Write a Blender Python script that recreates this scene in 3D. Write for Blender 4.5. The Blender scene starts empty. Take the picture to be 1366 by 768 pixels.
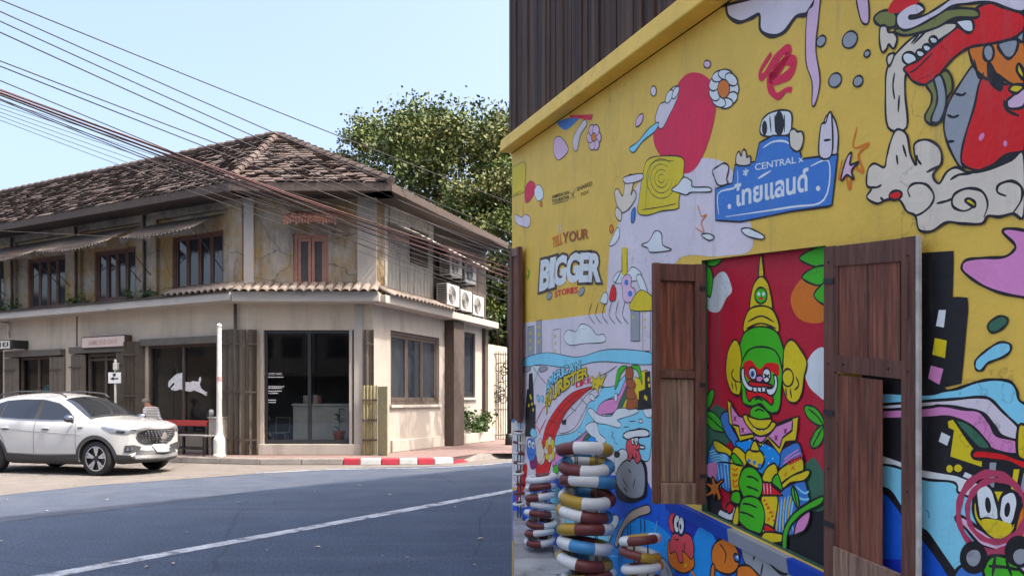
import bpy, bmesh, math, random
import numpy as np
from mathutils import Vector, Matrix, geometry
from mathutils.bvhtree import BVHTree

random.seed(7)
scene = bpy.context.scene
COL = scene.collection

# ------------------------------------------------------------------ camera
H = 1.45                 # eye height above the road
F = 1100.0               # focal length in photo pixels (photo 1366 wide)
HY = 534.0               # photo row of the horizon
cam_d = bpy.data.cameras.new('camera')
cam_d.sensor_fit = 'HORIZONTAL'
cam_d.sensor_width = 36.0
cam_d.lens = 36.0 * F / 1366.0
cam_d.shift_y = (HY - 384.0) / 1366.0
cam_d.clip_start = 0.05
cam_d.clip_end = 5000
cam = bpy.data.objects.new('camera', cam_d)
COL.objects.link(cam)
cam.location = (0, 0, H)
cam.rotation_euler = (math.radians(90), 0, 0)
scene.camera = cam

# ------------------------------------------------------------------ sky, sun, exposure
SUN_EL = math.radians(60)
SUN_AZ = Vector((0.94, -0.34)).normalized()          # horizontal direction towards the sun
world = bpy.data.worlds.new('World')
scene.world = world
world.use_nodes = True
wn = world.node_tree.nodes
sky = wn.new('ShaderNodeTexSky')
sky.sky_type = 'NISHITA'
sky.sun_disc = False
sky.sun_elevation = SUN_EL
sky.sun_rotation = math.atan2(SUN_AZ.x, SUN_AZ.y)
sky.air_density = 1.0
sky.dust_density = 8.0
sky.ozone_density = 1.2
wn['Background'].inputs[1].default_value = 0.15
world.node_tree.links.new(sky.outputs[0], wn['Background'].inputs[0])
sun_d = bpy.data.lights.new('sun', 'SUN')
sun_d.energy = 2.0
sun_d.angle = math.radians(0.53)
sun_d.color = (1.0, 0.95, 0.87)
sun = bpy.data.objects.new('sun', sun_d)
COL.objects.link(sun)
sd = Vector((SUN_AZ.x * math.cos(SUN_EL), SUN_AZ.y * math.cos(SUN_EL), math.sin(SUN_EL)))
sun.rotation_euler = sd.to_track_quat('Z', 'Y').to_euler()
sun.location = (20, -8, 40)
vs = scene.view_settings
vs.view_transform = 'Standard'
vs.look = 'None'
vs.exposure = 1.7
vs.gamma = 1.0
vs.use_curve_mapping = False

# ------------------------------------------------------------------ helpers: pixels of the photo -> points of the place
def P(x, y, Y):
    """point at depth Y behind photo pixel (x, y)"""
    return Vector(((x - 683.0) / F * Y, Y, H + (HY - y) / F * Y))

def G(x, y, z=0.0):
    """ground point (height z) behind photo pixel (x, y)"""
    Y = F * (H - z) / (y - HY)
    return Vector(((x - 683.0) / F * Y, Y, z))

# ------------------------------------------------------------------ helpers: materials
def lin(r, g, b):
    f = lambda c: (c / 255) / 12.92 if c / 255 <= 0.04045 else (((c / 255) + 0.055) / 1.055) ** 2.4
    return (f(r), f(g), f(b))

def mat(name, color, rough=0.7, var=0.15, scale=6.0, bump=0.0, bump_scale=40.0, metal=0.0, spec=0.4,
        stain=None, stain_scale=1.2, stain_lo=0.52, stain_hi=0.7, stretch=(1, 1, 1), coat=0.0, detail=8.0, streak=None, grain=None, cracks=None):
    m = bpy.data.materials.new(name)
    m.use_nodes = True
    nt = m.node_tree
    N, L = nt.nodes, nt.links
    b = N['Principled BSDF']
    b.inputs['Roughness'].default_value = rough
    b.inputs['Metallic'].default_value = metal
    b.inputs['Specular IOR Level'].default_value = spec
    if coat:
        b.inputs['Coat Weight'].default_value = coat
        b.inputs['Coat Roughness'].default_value = 0.04
    tc = N.new('ShaderNodeTexCoord')
    mp = N.new('ShaderNodeMapping')
    mp.inputs['Scale'].default_value = stretch
    L.new(tc.outputs['Object'], mp.inputs['Vector'])
    c = (*color[:3], 1)
    if var or stain:
        n1 = N.new('ShaderNodeTexNoise')
        n1.inputs['Scale'].default_value = scale
        n1.inputs['Detail'].default_value = detail
        n1.inputs['Roughness'].default_value = 0.65
        L.new(mp.outputs[0], n1.inputs['Vector'])
        rmp = N.new('ShaderNodeMapRange')
        rmp.inputs['From Min'].default_value = 0.3
        rmp.inputs['From Max'].default_value = 0.7
        rmp.inputs['To Min'].default_value = 1 - var
        rmp.inputs['To Max'].default_value = 1 + var
        L.new(n1.outputs['Fac'], rmp.inputs['Value'])
        mx = N.new('ShaderNodeVectorMath')
        mx.operation = 'SCALE'
        mx.inputs[0].default_value = color[:3]
        L.new(rmp.outputs[0], mx.inputs['Scale'])
        out = mx.outputs[0]
        if stain:
            n2 = N.new('ShaderNodeTexNoise')
            n2.inputs['Scale'].default_value = stain_scale
            n2.inputs['Detail'].default_value = 10
            n2.inputs['Roughness'].default_value = 0.7
            L.new(mp.outputs[0], n2.inputs['Vector'])
            r2 = N.new('ShaderNodeMapRange')
            r2.inputs['From Min'].default_value = stain_lo
            r2.inputs['From Max'].default_value = stain_hi
            L.new(n2.outputs['Fac'], r2.inputs['Value'])
            m2 = N.new('ShaderNodeMix')
            m2.data_type = 'RGBA'
            L.new(r2.outputs[0], m2.inputs['Factor'])
            L.new(out, m2.inputs['A'])
            m2.inputs['B'].default_value = (*stain[:3], 1)
            out = m2.outputs['Result']
        if streak:
            mp3 = N.new('ShaderNodeMapping')
            mp3.inputs['Scale'].default_value = streak[2]
            mp3.inputs['Rotation'].default_value = (0, 0, streak[3] if len(streak) > 3 else 0)
            L.new(tc.outputs['Object'], mp3.inputs['Vector'])
            n4 = N.new('ShaderNodeTexNoise')
            n4.inputs['Scale'].default_value = streak[1]
            n4.inputs['Detail'].default_value = 12
            n4.inputs['Roughness'].default_value = 0.72
            L.new(mp3.outputs[0], n4.inputs['Vector'])
            r4 = N.new('ShaderNodeMapRange')
            r4.inputs['From Min'].default_value = 0.52
            r4.inputs['From Max'].default_value = 0.72
            r4.inputs['To Max'].default_value = 0.85
            L.new(n4.outputs['Fac'], r4.inputs['Value'])
            m4 = N.new('ShaderNodeMix')
            m4.data_type = 'RGBA'
            L.new(r4.outputs[0], m4.inputs['Factor'])
            L.new(out, m4.inputs['A'])
            m4.inputs['B'].default_value = (*streak[0], 1)
            out = m4.outputs['Result']
        if grain:
            n5 = N.new('ShaderNodeTexNoise')
            n5.inputs['Scale'].default_value = grain[0]
            n5.inputs['Detail'].default_value = 3
            L.new(tc.outputs['Object'], n5.inputs['Vector'])
            r5 = N.new('ShaderNodeMapRange')
            r5.inputs['From Min'].default_value = 0.3
            r5.inputs['From Max'].default_value = 0.7
            r5.inputs['To Min'].default_value = 1 - grain[1]
            r5.inputs['To Max'].default_value = 1 + grain[1]
            L.new(n5.outputs['Fac'], r5.inputs['Value'])
            s5 = N.new('ShaderNodeVectorMath')
            s5.operation = 'SCALE'
            L.new(out, s5.inputs[0])
            L.new(r5.outputs[0], s5.inputs['Scale'])
            out = s5.outputs[0]
        if cracks:
            vo = N.new('ShaderNodeTexVoronoi')
            vo.feature = 'DISTANCE_TO_EDGE'
            vo.inputs['Scale'].default_value = cracks[0]
            nw = N.new('ShaderNodeTexNoise')
            nw.inputs['Scale'].default_value = cracks[0] * 3
            nw.inputs['Detail'].default_value = 6
            L.new(tc.outputs['Object'], nw.inputs['Vector'])
            av = N.new('ShaderNodeVectorMath')
            av.operation = 'MULTIPLY_ADD'
            L.new(nw.outputs['Color'], av.inputs[0])
            av.inputs[1].default_value = (cracks[2],) * 3
            L.new(tc.outputs['Object'], av.inputs[2])
            L.new(av.outputs[0], vo.inputs['Vector'])
            r6 = N.new('ShaderNodeMapRange')
            r6.inputs['From Max'].default_value = cracks[1]
            r6.inputs['To Min'].default_value = cracks[3]
            r6.inputs['To Max'].default_value = 1.0
            L.new(vo.outputs['Distance'], r6.inputs['Value'])
            s6 = N.new('ShaderNodeVectorMath')
            s6.operation = 'SCALE'
            L.new(out, s6.inputs[0])
            L.new(r6.outputs[0], s6.inputs['Scale'])
            out = s6.outputs[0]
        L.new(out, b.inputs['Base Color'])
    else:
        b.inputs['Base Color'].default_value = c
    if bump:
        n3 = N.new('ShaderNodeTexNoise')
        n3.inputs['Scale'].default_value = bump_scale
        n3.inputs['Detail'].default_value = 6
        L.new(mp.outputs[0], n3.inputs['Vector'])
        bp = N.new('ShaderNodeBump')
        bp.inputs['Strength'].default_value = bump
        bp.inputs['Distance'].default_value = 0.02
        L.new(n3.outputs['Fac'], bp.inputs['Height'])
        L.new(bp.outputs[0], b.inputs['Normal'])
    return m

def paint_mat(name, rough=0.55, wear=0.12):
    """paint whose colour comes from the colour attribute of the painted shapes"""
    m = bpy.data.materials.new(name)
    m.use_nodes = True
    N, L = m.node_tree.nodes, m.node_tree.links
    b = N['Principled BSDF']
    b.inputs['Roughness'].default_value = rough
    b.inputs['Specular IOR Level'].default_value = 0.3
    a = N.new('ShaderNodeAttribute')
    a.attribute_name = 'Col'
    tc = N.new('ShaderNodeTexCoord')
    n1 = N.new('ShaderNodeTexNoise')
    n1.inputs['Scale'].default_value = 3.0
    n1.inputs['Detail'].default_value = 12
    n1.inputs['Roughness'].default_value = 0.7
    L.new(tc.outputs['Object'], n1.inputs['Vector'])
    r = N.new('ShaderNodeMapRange')
    r.inputs['From Min'].default_value = 0.25
    r.inputs['From Max'].default_value = 0.75
    r.inputs['To Min'].default_value = 1 - wear
    r.inputs['To Max'].default_value = 1 + wear
    L.new(n1.outputs['Fac'], r.inputs['Value'])
    s = N.new('ShaderNodeVectorMath')
    s.operation = 'SCALE'
    L.new(a.outputs['Color'], s.inputs[0])
    L.new(r.outputs[0], s.inputs['Scale'])
    n2 = N.new('ShaderNodeTexNoise')
    n2.inputs['Scale'].default_value = 1.6
    n2.inputs['Detail'].default_value = 14
    n2.inputs['Roughness'].default_value = 0.75
    mp2 = N.new('ShaderNodeMapping')
    mp2.inputs['Scale'].default_value = (6, 6, 0.9)
    L.new(tc.outputs['Object'], mp2.inputs['Vector'])
    L.new(mp2.outputs[0], n2.inputs['Vector'])
    r2 = N.new('ShaderNodeMapRange')
    r2.inputs['From Min'].default_value = 0.56
    r2.inputs['From Max'].default_value = 0.8
    r2.inputs['To Max'].default_value = 0.45
    L.new(n2.outputs['Fac'], r2.inputs['Value'])
    mx = N.new('ShaderNodeMix')
    mx.data_type = 'RGBA'
    L.new(r2.outputs[0], mx.inputs['Factor'])
    L.new(s.outputs[0], mx.inputs['A'])
    mx.inputs['B'].default_value = (0.20, 0.18, 0.15, 1)
    L.new(mx.outputs['Result'], b.inputs['Base Color'])
    n3 = N.new('ShaderNodeTexNoise')
    n3.inputs['Scale'].default_value = 60
    n3.inputs['Detail'].default_value = 4
    L.new(tc.outputs['Object'], n3.inputs['Vector'])
    n4 = N.new('ShaderNodeTexNoise')
    n4.inputs['Scale'].default_value = 7
    n4.inputs['Detail'].default_value = 5
    L.new(tc.outputs['Object'], n4.inputs['Vector'])
    ad = N.new('ShaderNodeMath')
    ad.operation = 'MULTIPLY_ADD'
    L.new(n4.outputs['Fac'], ad.inputs[0])
    ad.inputs[1].default_value = 2.2
    L.new(n3.outputs['Fac'], ad.inputs[2])
    # brush strokes: faint streaks across
    mp5 = N.new('ShaderNodeMapping')
    mp5.inputs['Scale'].default_value = (5, 5, 90)
    L.new(tc.outputs['Object'], mp5.inputs['Vector'])
    n6 = N.new('ShaderNodeTexNoise')
    n6.inputs['Scale'].default_value = 1.0
    n6.inputs['Detail'].default_value = 4
    L.new(mp5.outputs[0], n6.inputs['Vector'])
    ad2 = N.new('ShaderNodeMath')
    ad2.operation = 'MULTIPLY_ADD'
    L.new(n6.outputs['Fac'], ad2.inputs[0])
    ad2.inputs[1].default_value = 0.12
    L.new(ad.outputs[0], ad2.inputs[2])
    bp = N.new('ShaderNodeBump')
    bp.inputs['Strength'].default_value = 0.32
    bp.inputs['Distance'].default_value = 0.006
    L.new(ad2.outputs[0], bp.inputs['Height'])
    L.new(bp.outputs[0], b.inputs['Normal'])
    # hairline cracks in the plaster
    vo = N.new('ShaderNodeTexVoronoi')
    vo.feature = 'DISTANCE_TO_EDGE'
    vo.inputs['Scale'].default_value = 0.55
    av = N.new('ShaderNodeVectorMath')
    av.operation = 'MULTIPLY_ADD'
    L.new(n4.outputs['Color'], av.inputs[0])
    av.inputs[1].default_value = (0.5, 0.5, 0.5)
    L.new(tc.outputs['Object'], av.inputs[2])
    L.new(av.outputs[0], vo.inputs['Vector'])
    rc = N.new('ShaderNodeMapRange')
    rc.inputs['From Max'].default_value = 0.0035
    rc.inputs['To Min'].default_value = 0.72
    L.new(vo.outputs['Distance'], rc.inputs['Value'])
    sc6 = N.new('ShaderNodeVectorMath')
    sc6.operation = 'SCALE'
    L.new(mx.outputs['Result'], sc6.inputs[0])
    L.new(rc.outputs[0], sc6.inputs['Scale'])
    L.new(sc6.outputs[0], b.inputs['Base Color'])
    return m

def glass_mat(name, tint=(0.52, 0.56, 0.58), gloss=0.06, rough=0.02):
    """window pane: mostly see-through, with a mirror-like reflection that grows at grazing angles"""
    m = bpy.data.materials.new(name)
    m.use_nodes = True
    N, L = m.node_tree.nodes, m.node_tree.links
    N.remove(N['Principled BSDF'])
    t = N.new('ShaderNodeBsdfTransparent')
    t.inputs[0].default_value = (*tint, 1)
    g = N.new('ShaderNodeBsdfGlossy')
    g.inputs['Roughness'].default_value = rough
    fw_ = N.new('ShaderNodeLayerWeight')
    fw_.inputs['Blend'].default_value = 0.5
    lw = N.new('ShaderNodeMath')
    lw.operation = 'POWER'
    lw.inputs[1].default_value = 5.0
    L.new(fw_.outputs['Facing'], lw.inputs[0])
    ad = N.new('ShaderNodeMath')
    ad.operation = 'ADD'
    ad.inputs[1].default_value = gloss
    ad.use_clamp = True
    L.new(lw.outputs[0], ad.inputs[0])
    mx = N.new('ShaderNodeMixShader')
    L.new(ad.outputs[0], mx.inputs[0])
    L.new(t.outputs[0], mx.inputs[1])
    L.new(g.outputs[0], mx.inputs[2])
    L.new(mx.outputs[0], N['Material Output'].inputs['Surface'])
    return m

# ------------------------------------------------------------------ helpers: objects
def wloc(o):
    v = Vector((0, 0, 0))
    while o is not None:
        v += o.location
        o = o.parent
    return v

def tag(o, label=None, cat=None, group=None, kind=None):
    if label: o['label'] = label
    if cat: o['category'] = cat
    if group: o['group'] = group
    if kind: o['kind'] = kind
    return o

def empty(name, loc, label=None, cat=None, group=None, rz=0.0):
    o = bpy.data.objects.new(name, None)
    COL.objects.link(o)
    o.location = loc
    o.rotation_euler = (0, 0, rz)
    return tag(o, label, cat, group)

class MB:
    """collects shapes, build() links them as one mesh object"""
    def __init__(self):
        self.v, self.f, self.m, self.c = [], [], [], []
    def add(self, vs_, fs_, mi=0, col=None):
        o = len(self.v)
        self.v.extend([tuple(p) for p in vs_])
        self.f.extend([tuple(i + o for i in f) for f in fs_])
        self.m.extend([mi] * len(fs_))
        self.c.extend([col or (1, 1, 1)] * len(vs_))
        return self
    def hexa(self, p, mi=0):
        """8 points: bottom ring 0-3, top ring 4-7"""
        return self.add(p, [(3, 2, 1, 0), (4, 5, 6, 7), (0, 1, 5, 4), (1, 2, 6, 5), (2, 3, 7, 6), (3, 0, 4, 7)], mi)
    def box(self, a, b, mi=0, T=None):
        x0, y0, z0 = a
        x1, y1, z1 = b
        p = [(x0, y0, z0), (x1, y0, z0), (x1, y1, z0), (x0, y1, z0), (x0, y0, z1), (x1, y0, z1), (x1, y1, z1), (x0, y1, z1)]
        if T: p = [T(*q) for q in p]
        return self.hexa(p, mi)
    def tube(self, path, r, n=8, mi=0, caps=True):
        path = [Vector(p) for p in path]
        rs = r if isinstance(r, (list, tuple)) else [r] * len(path)
        vs_, fs_ = [], []
        up = Vector((0.13, 0.27, 1)).normalized()
        for i, p in enumerate(path):
            d = (path[min(i + 1, len(path) - 1)] - path[max(i - 1, 0)]).normalized()
            a = d.cross(up)
            if a.length < 0.05: a = d.cross(Vector((1, 0, 0)))
            a.normalize()
            b_ = d.cross(a)
            for k in range(n):
                t = 2 * math.pi * k / n
                vs_.append(p + (a * math.cos(t) + b_ * math.sin(t)) * rs[i])
        for i in range(len(path) - 1):
            for k in range(n):
                fs_.append((i * n + k, i * n + (k + 1) % n, (i + 1) * n + (k + 1) % n, (i + 1) * n + k))
        if caps:
            fs_.append(tuple(range(n)))
            fs_.append(tuple((len(path) - 1) * n + k for k in range(n - 1, -1, -1)))
        return self.add(vs_, fs_, mi)
    def lathe(self, prof, c=(0, 0, 0), n=20, mi=0, axis='Z', caps=True):
        vs_, fs_ = [], []
        for r, z in prof:
            for k in range(n):
                t = 2 * math.pi * k / n
                if axis == 'Z': q = (c[0] + r * math.cos(t), c[1] + r * math.sin(t), c[2] + z)
                else: q = (c[0] + r * math.cos(t), c[1] + z, c[2] + r * math.sin(t))
                vs_.append(q)
        for i in range(len(prof) - 1):
            for k in range(n):
                fs_.append((i * n + k, i * n + (k + 1) % n, (i + 1) * n + (k + 1) % n, (i + 1) * n + k))
        if caps:
            fs_.append(tuple(range(n - 1, -1, -1)))
            fs_.append(tuple((len(prof) - 1) * n + k for k in range(n)))
        return self.add(vs_, fs_, mi)
    def ball(self, c, r, n=10, mi=0):
        rx, ry, rz = r if isinstance(r, (tuple, list)) else (r, r, r)
        vs_, fs_ = [], []
        m_ = n // 2 + 1
        for i in range(m_ + 1):
            ph = math.pi * i / m_
            for k in range(n):
                t = 2 * math.pi * k / n
                vs_.append((c[0] + rx * math.sin(ph) * math.cos(t), c[1] + ry * math.sin(ph) * math.sin(t), c[2] + rz * math.cos(ph)))
        for i in range(m_):
            for k in range(n):
                fs_.append((i * n + k, (i + 1) * n + k, (i + 1) * n + (k + 1) % n, i * n + (k + 1) % n))
        return self.add(vs_, fs_, mi)
    def grid(self, pts, mi=0):
        """pts[i][j] rows of points -> quads"""
        nu, nv = len(pts), len(pts[0])
        return self.add([p for row in pts for p in row],
                        [(i * nv + j, (i + 1) * nv + j, (i + 1) * nv + j + 1, i * nv + j + 1) for i in range(nu - 1) for j in range(nv - 1)], mi)
    def build(self, name, mats, parent=None, smooth=False, bevel=0.0, local=False, colors=False, solid=0.0, recalc=True):
        me = bpy.data.meshes.new(name)
        o = bpy.data.objects.new(name, me)
        COL.objects.link(o)
        off = Vector((0, 0, 0))
        if parent is not None:
            o.parent = parent
            if not local: off = wloc(parent)
        me.from_pydata([(p[0] - off.x, p[1] - off.y, p[2] - off.z) for p in self.v], [], self.f)
        if not isinstance(mats, (list, tuple)): mats = [mats]
        for m_ in mats: me.materials.append(m_)
        if any(self.m): me.polygons.foreach_set('material_index', self.m)
        if colors:
            ca = me.color_attributes.new('Col', 'FLOAT_COLOR', 'POINT')
            ca.data.foreach_set('color', [q for c in self.c for q in (*c, 1.0)])
        if recalc:
            bm = bmesh.new()
            bm.from_mesh(me)
            bmesh.ops.recalc_face_normals(bm, faces=bm.faces)
            bm.to_mesh(me)
            bm.free()
        if smooth:
            me.polygons.foreach_set('use_smooth', [True] * len(me.polygons))
        me.update()
        if solid:
            sm = o.modifiers.new('thickness', 'SOLIDIFY')
            sm.thickness = solid
        if bevel:
            bv = o.modifiers.new('bevel', 'BEVEL')
            bv.width = bevel
            bv.segments = 2
            bv.limit_method = 'ANGLE'
        return o

def link_copy(o, name=None, parent=None):
    c = o.copy()
    COL.objects.link(c)
    c.parent = parent
    return c

ORD = ['first', 'second', 'third', 'fourth', 'fifth', 'sixth', 'seventh', 'eighth', 'ninth', 'tenth', 'eleventh', 'twelfth', 'thirteenth', 'fourteenth', 'fifteenth', 'sixteenth']

class Facade:
    """vertical plane through a ground line; s runs along it, n out of it, z up"""
    def __init__(self, a, b, z0=0.0):
        self.a = Vector((a[0], a[1]))
        d = Vector((b[0] - a[0], b[1] - a[1]))
        self.len = d.length
        self.d = d.normalized()
        n = Vector((self.d.y, -self.d.x))
        if n.dot(-self.a) < 0: n = -n          # n looks towards the camera
        self.n = n
    def T(self, s, n, z):
        q = self.a + self.d * s + self.n * n
        return Vector((q.x, q.y, z))
    def px(self, x, y, n=0.0):
        """(s, z) of the photo pixel on the plane n in front of the facade"""
        u = (x - 683.0) / F
        q = self.a + self.n * n
        # u*Y = q.x + d.x*s ; Y = q.y + d.y*s
        s = (u * q.y - q.x) / (self.d.x - u * self.d.y)
        Y = q.y + self.d.y * s
        return s, H + (HY - y) / F * Y
    def sx(self, x, n=0.0):
        return self.px(x, HY, n)[0]
    def box(self, mb, s0, s1, n0, n1, z0, z1, mi=0):
        return mb.box((min(s0, s1), n0, z0), (max(s0, s1), n1, z1), mi, self.T)
    def pbox(self, mb, x0, y0, x1, y1, n0, n1, mi=0):
        """box from photo corners (x0, y0) top left and (x1, y1) bottom right, judged on the plane n0"""
        s0, z1 = self.px(x0, y0, n0)
        s1, z0 = self.px(x1, y1, n0)
        return self.box(mb, s0, s1, n0, n1, z0, z1, mi)

# ------------------------------------------------------------------ helpers: lettering
_text_cache = {}
def text_shape(s, offset=0.0):
    """flat mesh of a line of lettering: verts (x, y), faces; height of capitals about 0.7"""
    key = (s, offset)
    if key not in _text_cache:
        cu = bpy.data.curves.new('lettering', 'FONT')
        cu.body = s
        cu.offset = offset
        cu.resolution_u = 3
        cu.fill_mode = 'BOTH'
        ob = bpy.data.objects.new('lettering', cu)
        COL.objects.link(ob)
        dg = bpy.context.evaluated_depsgraph_get()
        me = bpy.data.meshes.new_from_object(ob.evaluated_get(dg))
        vs_ = [(v.co.x, v.co.y) for v in me.vertices]
        fs_ = [tuple(p.vertices) for p in me.polygons]
        bpy.data.objects.remove(ob)
        bpy.data.curves.remove(cu)
        bpy.data.meshes.remove(me)
        _text_cache[key] = (vs_, fs_)
    return _text_cache[key]

def text_fit(s, fn, offset=0.0, pad=0.0):
    """lettering stretched so that its box is (0..1, 0..1), points through fn(u, v)"""
    vs_, fs_ = text_shape(s, offset)
    if not vs_: return [], []
    b = text_shape(s, 0.0)[0]
    x0, x1 = min(p[0] for p in b), max(p[0] for p in b)
    y0, y1 = min(p[1] for p in b), max(p[1] for p in b)
    return [fn((p[0] - x0) / max(x1 - x0, 1e-6), (p[1] - y0) / max(y1 - y0, 1e-6)) for p in vs_], fs_

# ------------------------------------------------------------------ materials of the street
M = {}
M['asphalt'] = mat('asphalt', (0.040, 0.060, 0.100), 0.85, 0.22, 1.3, 0.6, 90, grain=(38, .5), cracks=(.22, .005, .35, .68), streak=((.072, .090, .126), .5, (.25, 3.2, 1), -1.04), stain=(0.042, 0.062, 0.102), stain_scale=0.35, stain_lo=0.45, stain_hi=0.7, stretch=(1, 1, 1))
M['pale_asphalt'] = mat('pale_asphalt', (0.060, 0.074, 0.106), 0.9, 0.2, 2.0, 0.5, 120, grain=(55, .3), streak=((.10, .108, .13), .6, (.3, 2.6, 1), -.5), stain=(0.085, 0.094, 0.118), stain_scale=0.8)
M['concrete'] = mat('concrete_apron', (0.158, 0.139, 0.124), 0.9, 0.16, 2.2, 0.4, 90, grain=(45, .2), cracks=(.35, .012, .3, .6), stain=(0.13, 0.115, 0.105), stain_scale=0.7, stain_lo=0.5, stain_hi=0.72)
M['line_paint'] = mat('road_line_paint', (0.38, 0.41, 0.45), 0.7, 0.25, 5.0, 0.2, 90, stain=(0.07, 0.085, 0.12), stain_scale=4.0, stain_lo=0.48, stain_hi=0.62, grain=(50, .3))
M['sidewalk'] = mat('sidewalk_tiles', (0.19, 0.125, 0.112), 0.85, 0.2, 3.0, 0.3, 60, stain=(0.16, 0.135, 0.125), stain_scale=0.9)
M['kerb'] = mat('kerb_concrete', (0.20, 0.178, 0.16), 0.9, 0.2, 5.0, 0.4, 70, stain=(0.16, 0.14, 0.12), stain_scale=2.5)
M['kerb_red'] = mat('kerb_red', (0.33, 0.02, 0.038), 0.7, 0.2, 6.0, 0.3, 60, stain=(0.24, 0.10, 0.09), stain_scale=5, stain_lo=.58, stain_hi=.75)
M['kerb_white'] = mat('kerb_white', (0.42, 0.42, 0.41), 0.7, 0.15, 6.0, 0.3, 60, stain=(0.33, 0.30, 0.28), stain_scale=5, stain_lo=.58, stain_hi=.75)
M['plaster'] = mat('aged_plaster', (0.31, 0.265, 0.21), 0.92, 0.25, 2.5, 0.5, 30, streak=((.060, .050, .040), 1.0, (2.0, 2.0, .5)), cracks=(.9, .012, .3, .4), stain=(0.30, 0.195, 0.075), stain_scale=0.9, stain_lo=0.43, stain_hi=0.58)
M['plaster_low'] = mat('beige_plaster', (0.52, 0.43, 0.325), 0.9, 0.10, 1.6, 0.2, 50, stain=(0.34, 0.30, 0.25), stain_scale=0.6, stain_lo=0.54, stain_hi=0.8, streak=((.34, .275, .20), .7, (2.2, 2.2, .3)))
M['white_wall'] = mat('white_plaster', (0.39, 0.345, 0.295), 0.9, 0.08, 2.0, 0.15, 50, stain=(0.29, 0.26, 0.23), stain_scale=1.0, stain_lo=0.55, stain_hi=0.8, streak=((.24, .21, .18), .9, (2.2, 2.2, .3)))
M['cornice'] = mat('cornice_paint', (0.42, 0.38, 0.33), 0.85, 0.10, 3.0, 0.2, 40, stain=(0.16, 0.13, 0.10), stain_scale=1.6, stain_lo=0.6, stain_hi=0.75, stretch=(1, 1, 3))
M['dark_wood'] = mat('dark_timber', (0.085, 0.062, 0.050), 0.8, 0.3, 5.0, 0.3, 40, stretch=(3, 3, 1))
M['grey_wood'] = mat('weathered_boards', (0.42, 0.39, 0.34), 0.9, 0.3, 5.0, 0.3, 40, stretch=(6, 6, 0.7), stain=(0.14, 0.12, 0.10), stain_scale=1.0)
M['sash'] = mat('red_brown_sash', (0.13, 0.062, 0.046), 0.6, 0.25, 6.0, 0.2, 40)
M['bronze'] = mat('bronze_gate', (0.135, 0.112, 0.088), 0.5, 0.15, 6.0, 0.1, 40, metal=0.3)
M['bamboo'] = mat('bamboo_yellow', (0.32, 0.275, 0.145), 0.6, 0.25, 8.0, 0.2, 30, stretch=(4, 4, 0.8))
M['black_metal'] = mat('black_metal', (0.02, 0.02, 0.022), 0.45, 0.1, 8.0)
M['roof_tile'] = mat('roof_tiles', (0.078, 0.054, 0.045), 0.9, 0.6, 4.0, 0.3, 30, stain=(0.135, 0.112, 0.098), stain_scale=1.5, stain_lo=0.5, stain_hi=0.7)
M['ledge_tile'] = mat('ledge_tiles', (0.23, 0.185, 0.155), 0.9, 0.35, 3.0, 0.3, 30, stain=(0.08, 0.07, 0.06), stain_scale=2)
M['rust_sheet'] = mat('corrugated_awning', (0.075, 0.060, 0.050), 0.8, 0.35, 2.0, 0.2, 30, stain=(0.15, 0.075, 0.045), stain_scale=1.5, stain_lo=0.55, stain_hi=0.7)
M['red_sheet'] = mat('red_awning_sheet', (0.30, 0.12, 0.085), 0.8, 0.3, 2.0, 0.2, 30)
M['upper_glass'] = mat('upper_window_glass', (0.03, 0.035, 0.042), 0.06, 0.0, spec=0.9)
M['shop_glass'] = glass_mat('shop_glass')
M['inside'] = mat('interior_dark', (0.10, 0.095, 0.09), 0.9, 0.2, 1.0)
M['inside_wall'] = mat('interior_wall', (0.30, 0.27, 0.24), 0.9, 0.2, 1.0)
M['counter'] = mat('pale_counter', (0.62, 0.58, 0.50), 0.7, 0.12, 3.0)
M['terracotta'] = mat('terracotta', (0.50, 0.10, 0.035), 0.8, 0.15, 6.0)
M['leaf'] = mat('leaf_green', (0.045, 0.085, 0.022), 0.6, 0.5, 4.0, spec=0.3)
M['bark'] = mat('bark', (0.10, 0.075, 0.055), 0.95, 0.35, 6.0, 0.5, 20, stretch=(3, 3, 0.6))
M['wire'] = mat('cable_sheath', (0.045, 0.035, 0.035), 0.6, 0.1)
M['wire_red'] = mat('cable_reddish', (0.11, 0.042, 0.035), 0.6, 0.1)
M['post_white'] = mat('post_whitewash', (0.62, 0.59, 0.54), 0.8, 0.15, 5.0, 0.3, 30, stain=(0.28, 0.23, 0.19), stain_scale=4, stain_lo=.55, stain_hi=.75, stretch=(1, 1, .4))
M['ac_white'] = mat('ac_casing', (0.56, 0.53, 0.48), 0.6, 0.12, 4.0, stain=(0.30, 0.26, 0.22), stain_scale=3)
M['sign_face'] = mat('sign_face', (0.62, 0.47, 0.40), 0.6, 0.06, 3.0)
M['sign_text'] = mat('sign_lettering', (0.40, 0.24, 0.20), 0.6, 0.05)
M['white_print'] = mat('white_print', (0.75, 0.74, 0.72), 0.7, 0.05)
M['red_paint'] = mat('red_paint', (0.42, 0.045, 0.035), 0.6, 0.15, 4.0)
PAINT = paint_mat('mural_paint')
SW = 0.15   # height of the sidewalk

# ------------------------------------------------------------------ ground, road, apron, kerb, sidewalk
def sheet(name, pts, z, m, kind='structure', parent=None):
    vs_ = [(p[0], p[1], z) for p in pts]
    mb = MB()
    tri = geometry.tessellate_polygon([[Vector(v) for v in vs_]])
    mb.add(vs_, [tuple(t) for t in tri])
    o = mb.build(name, m, parent)
    for p in o.data.polygons:
        if p.normal.z < 0: p.flip()
    if kind: o['kind'] = kind
    return o

mb = MB()
mb.add([(-600, -300, 0), (600, -300, 0), (600, 900, 0), (-600, 900, 0)], [(0, 1, 2, 3)])
tag(mb.build('road', M['asphalt']), kind='structure')
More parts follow.
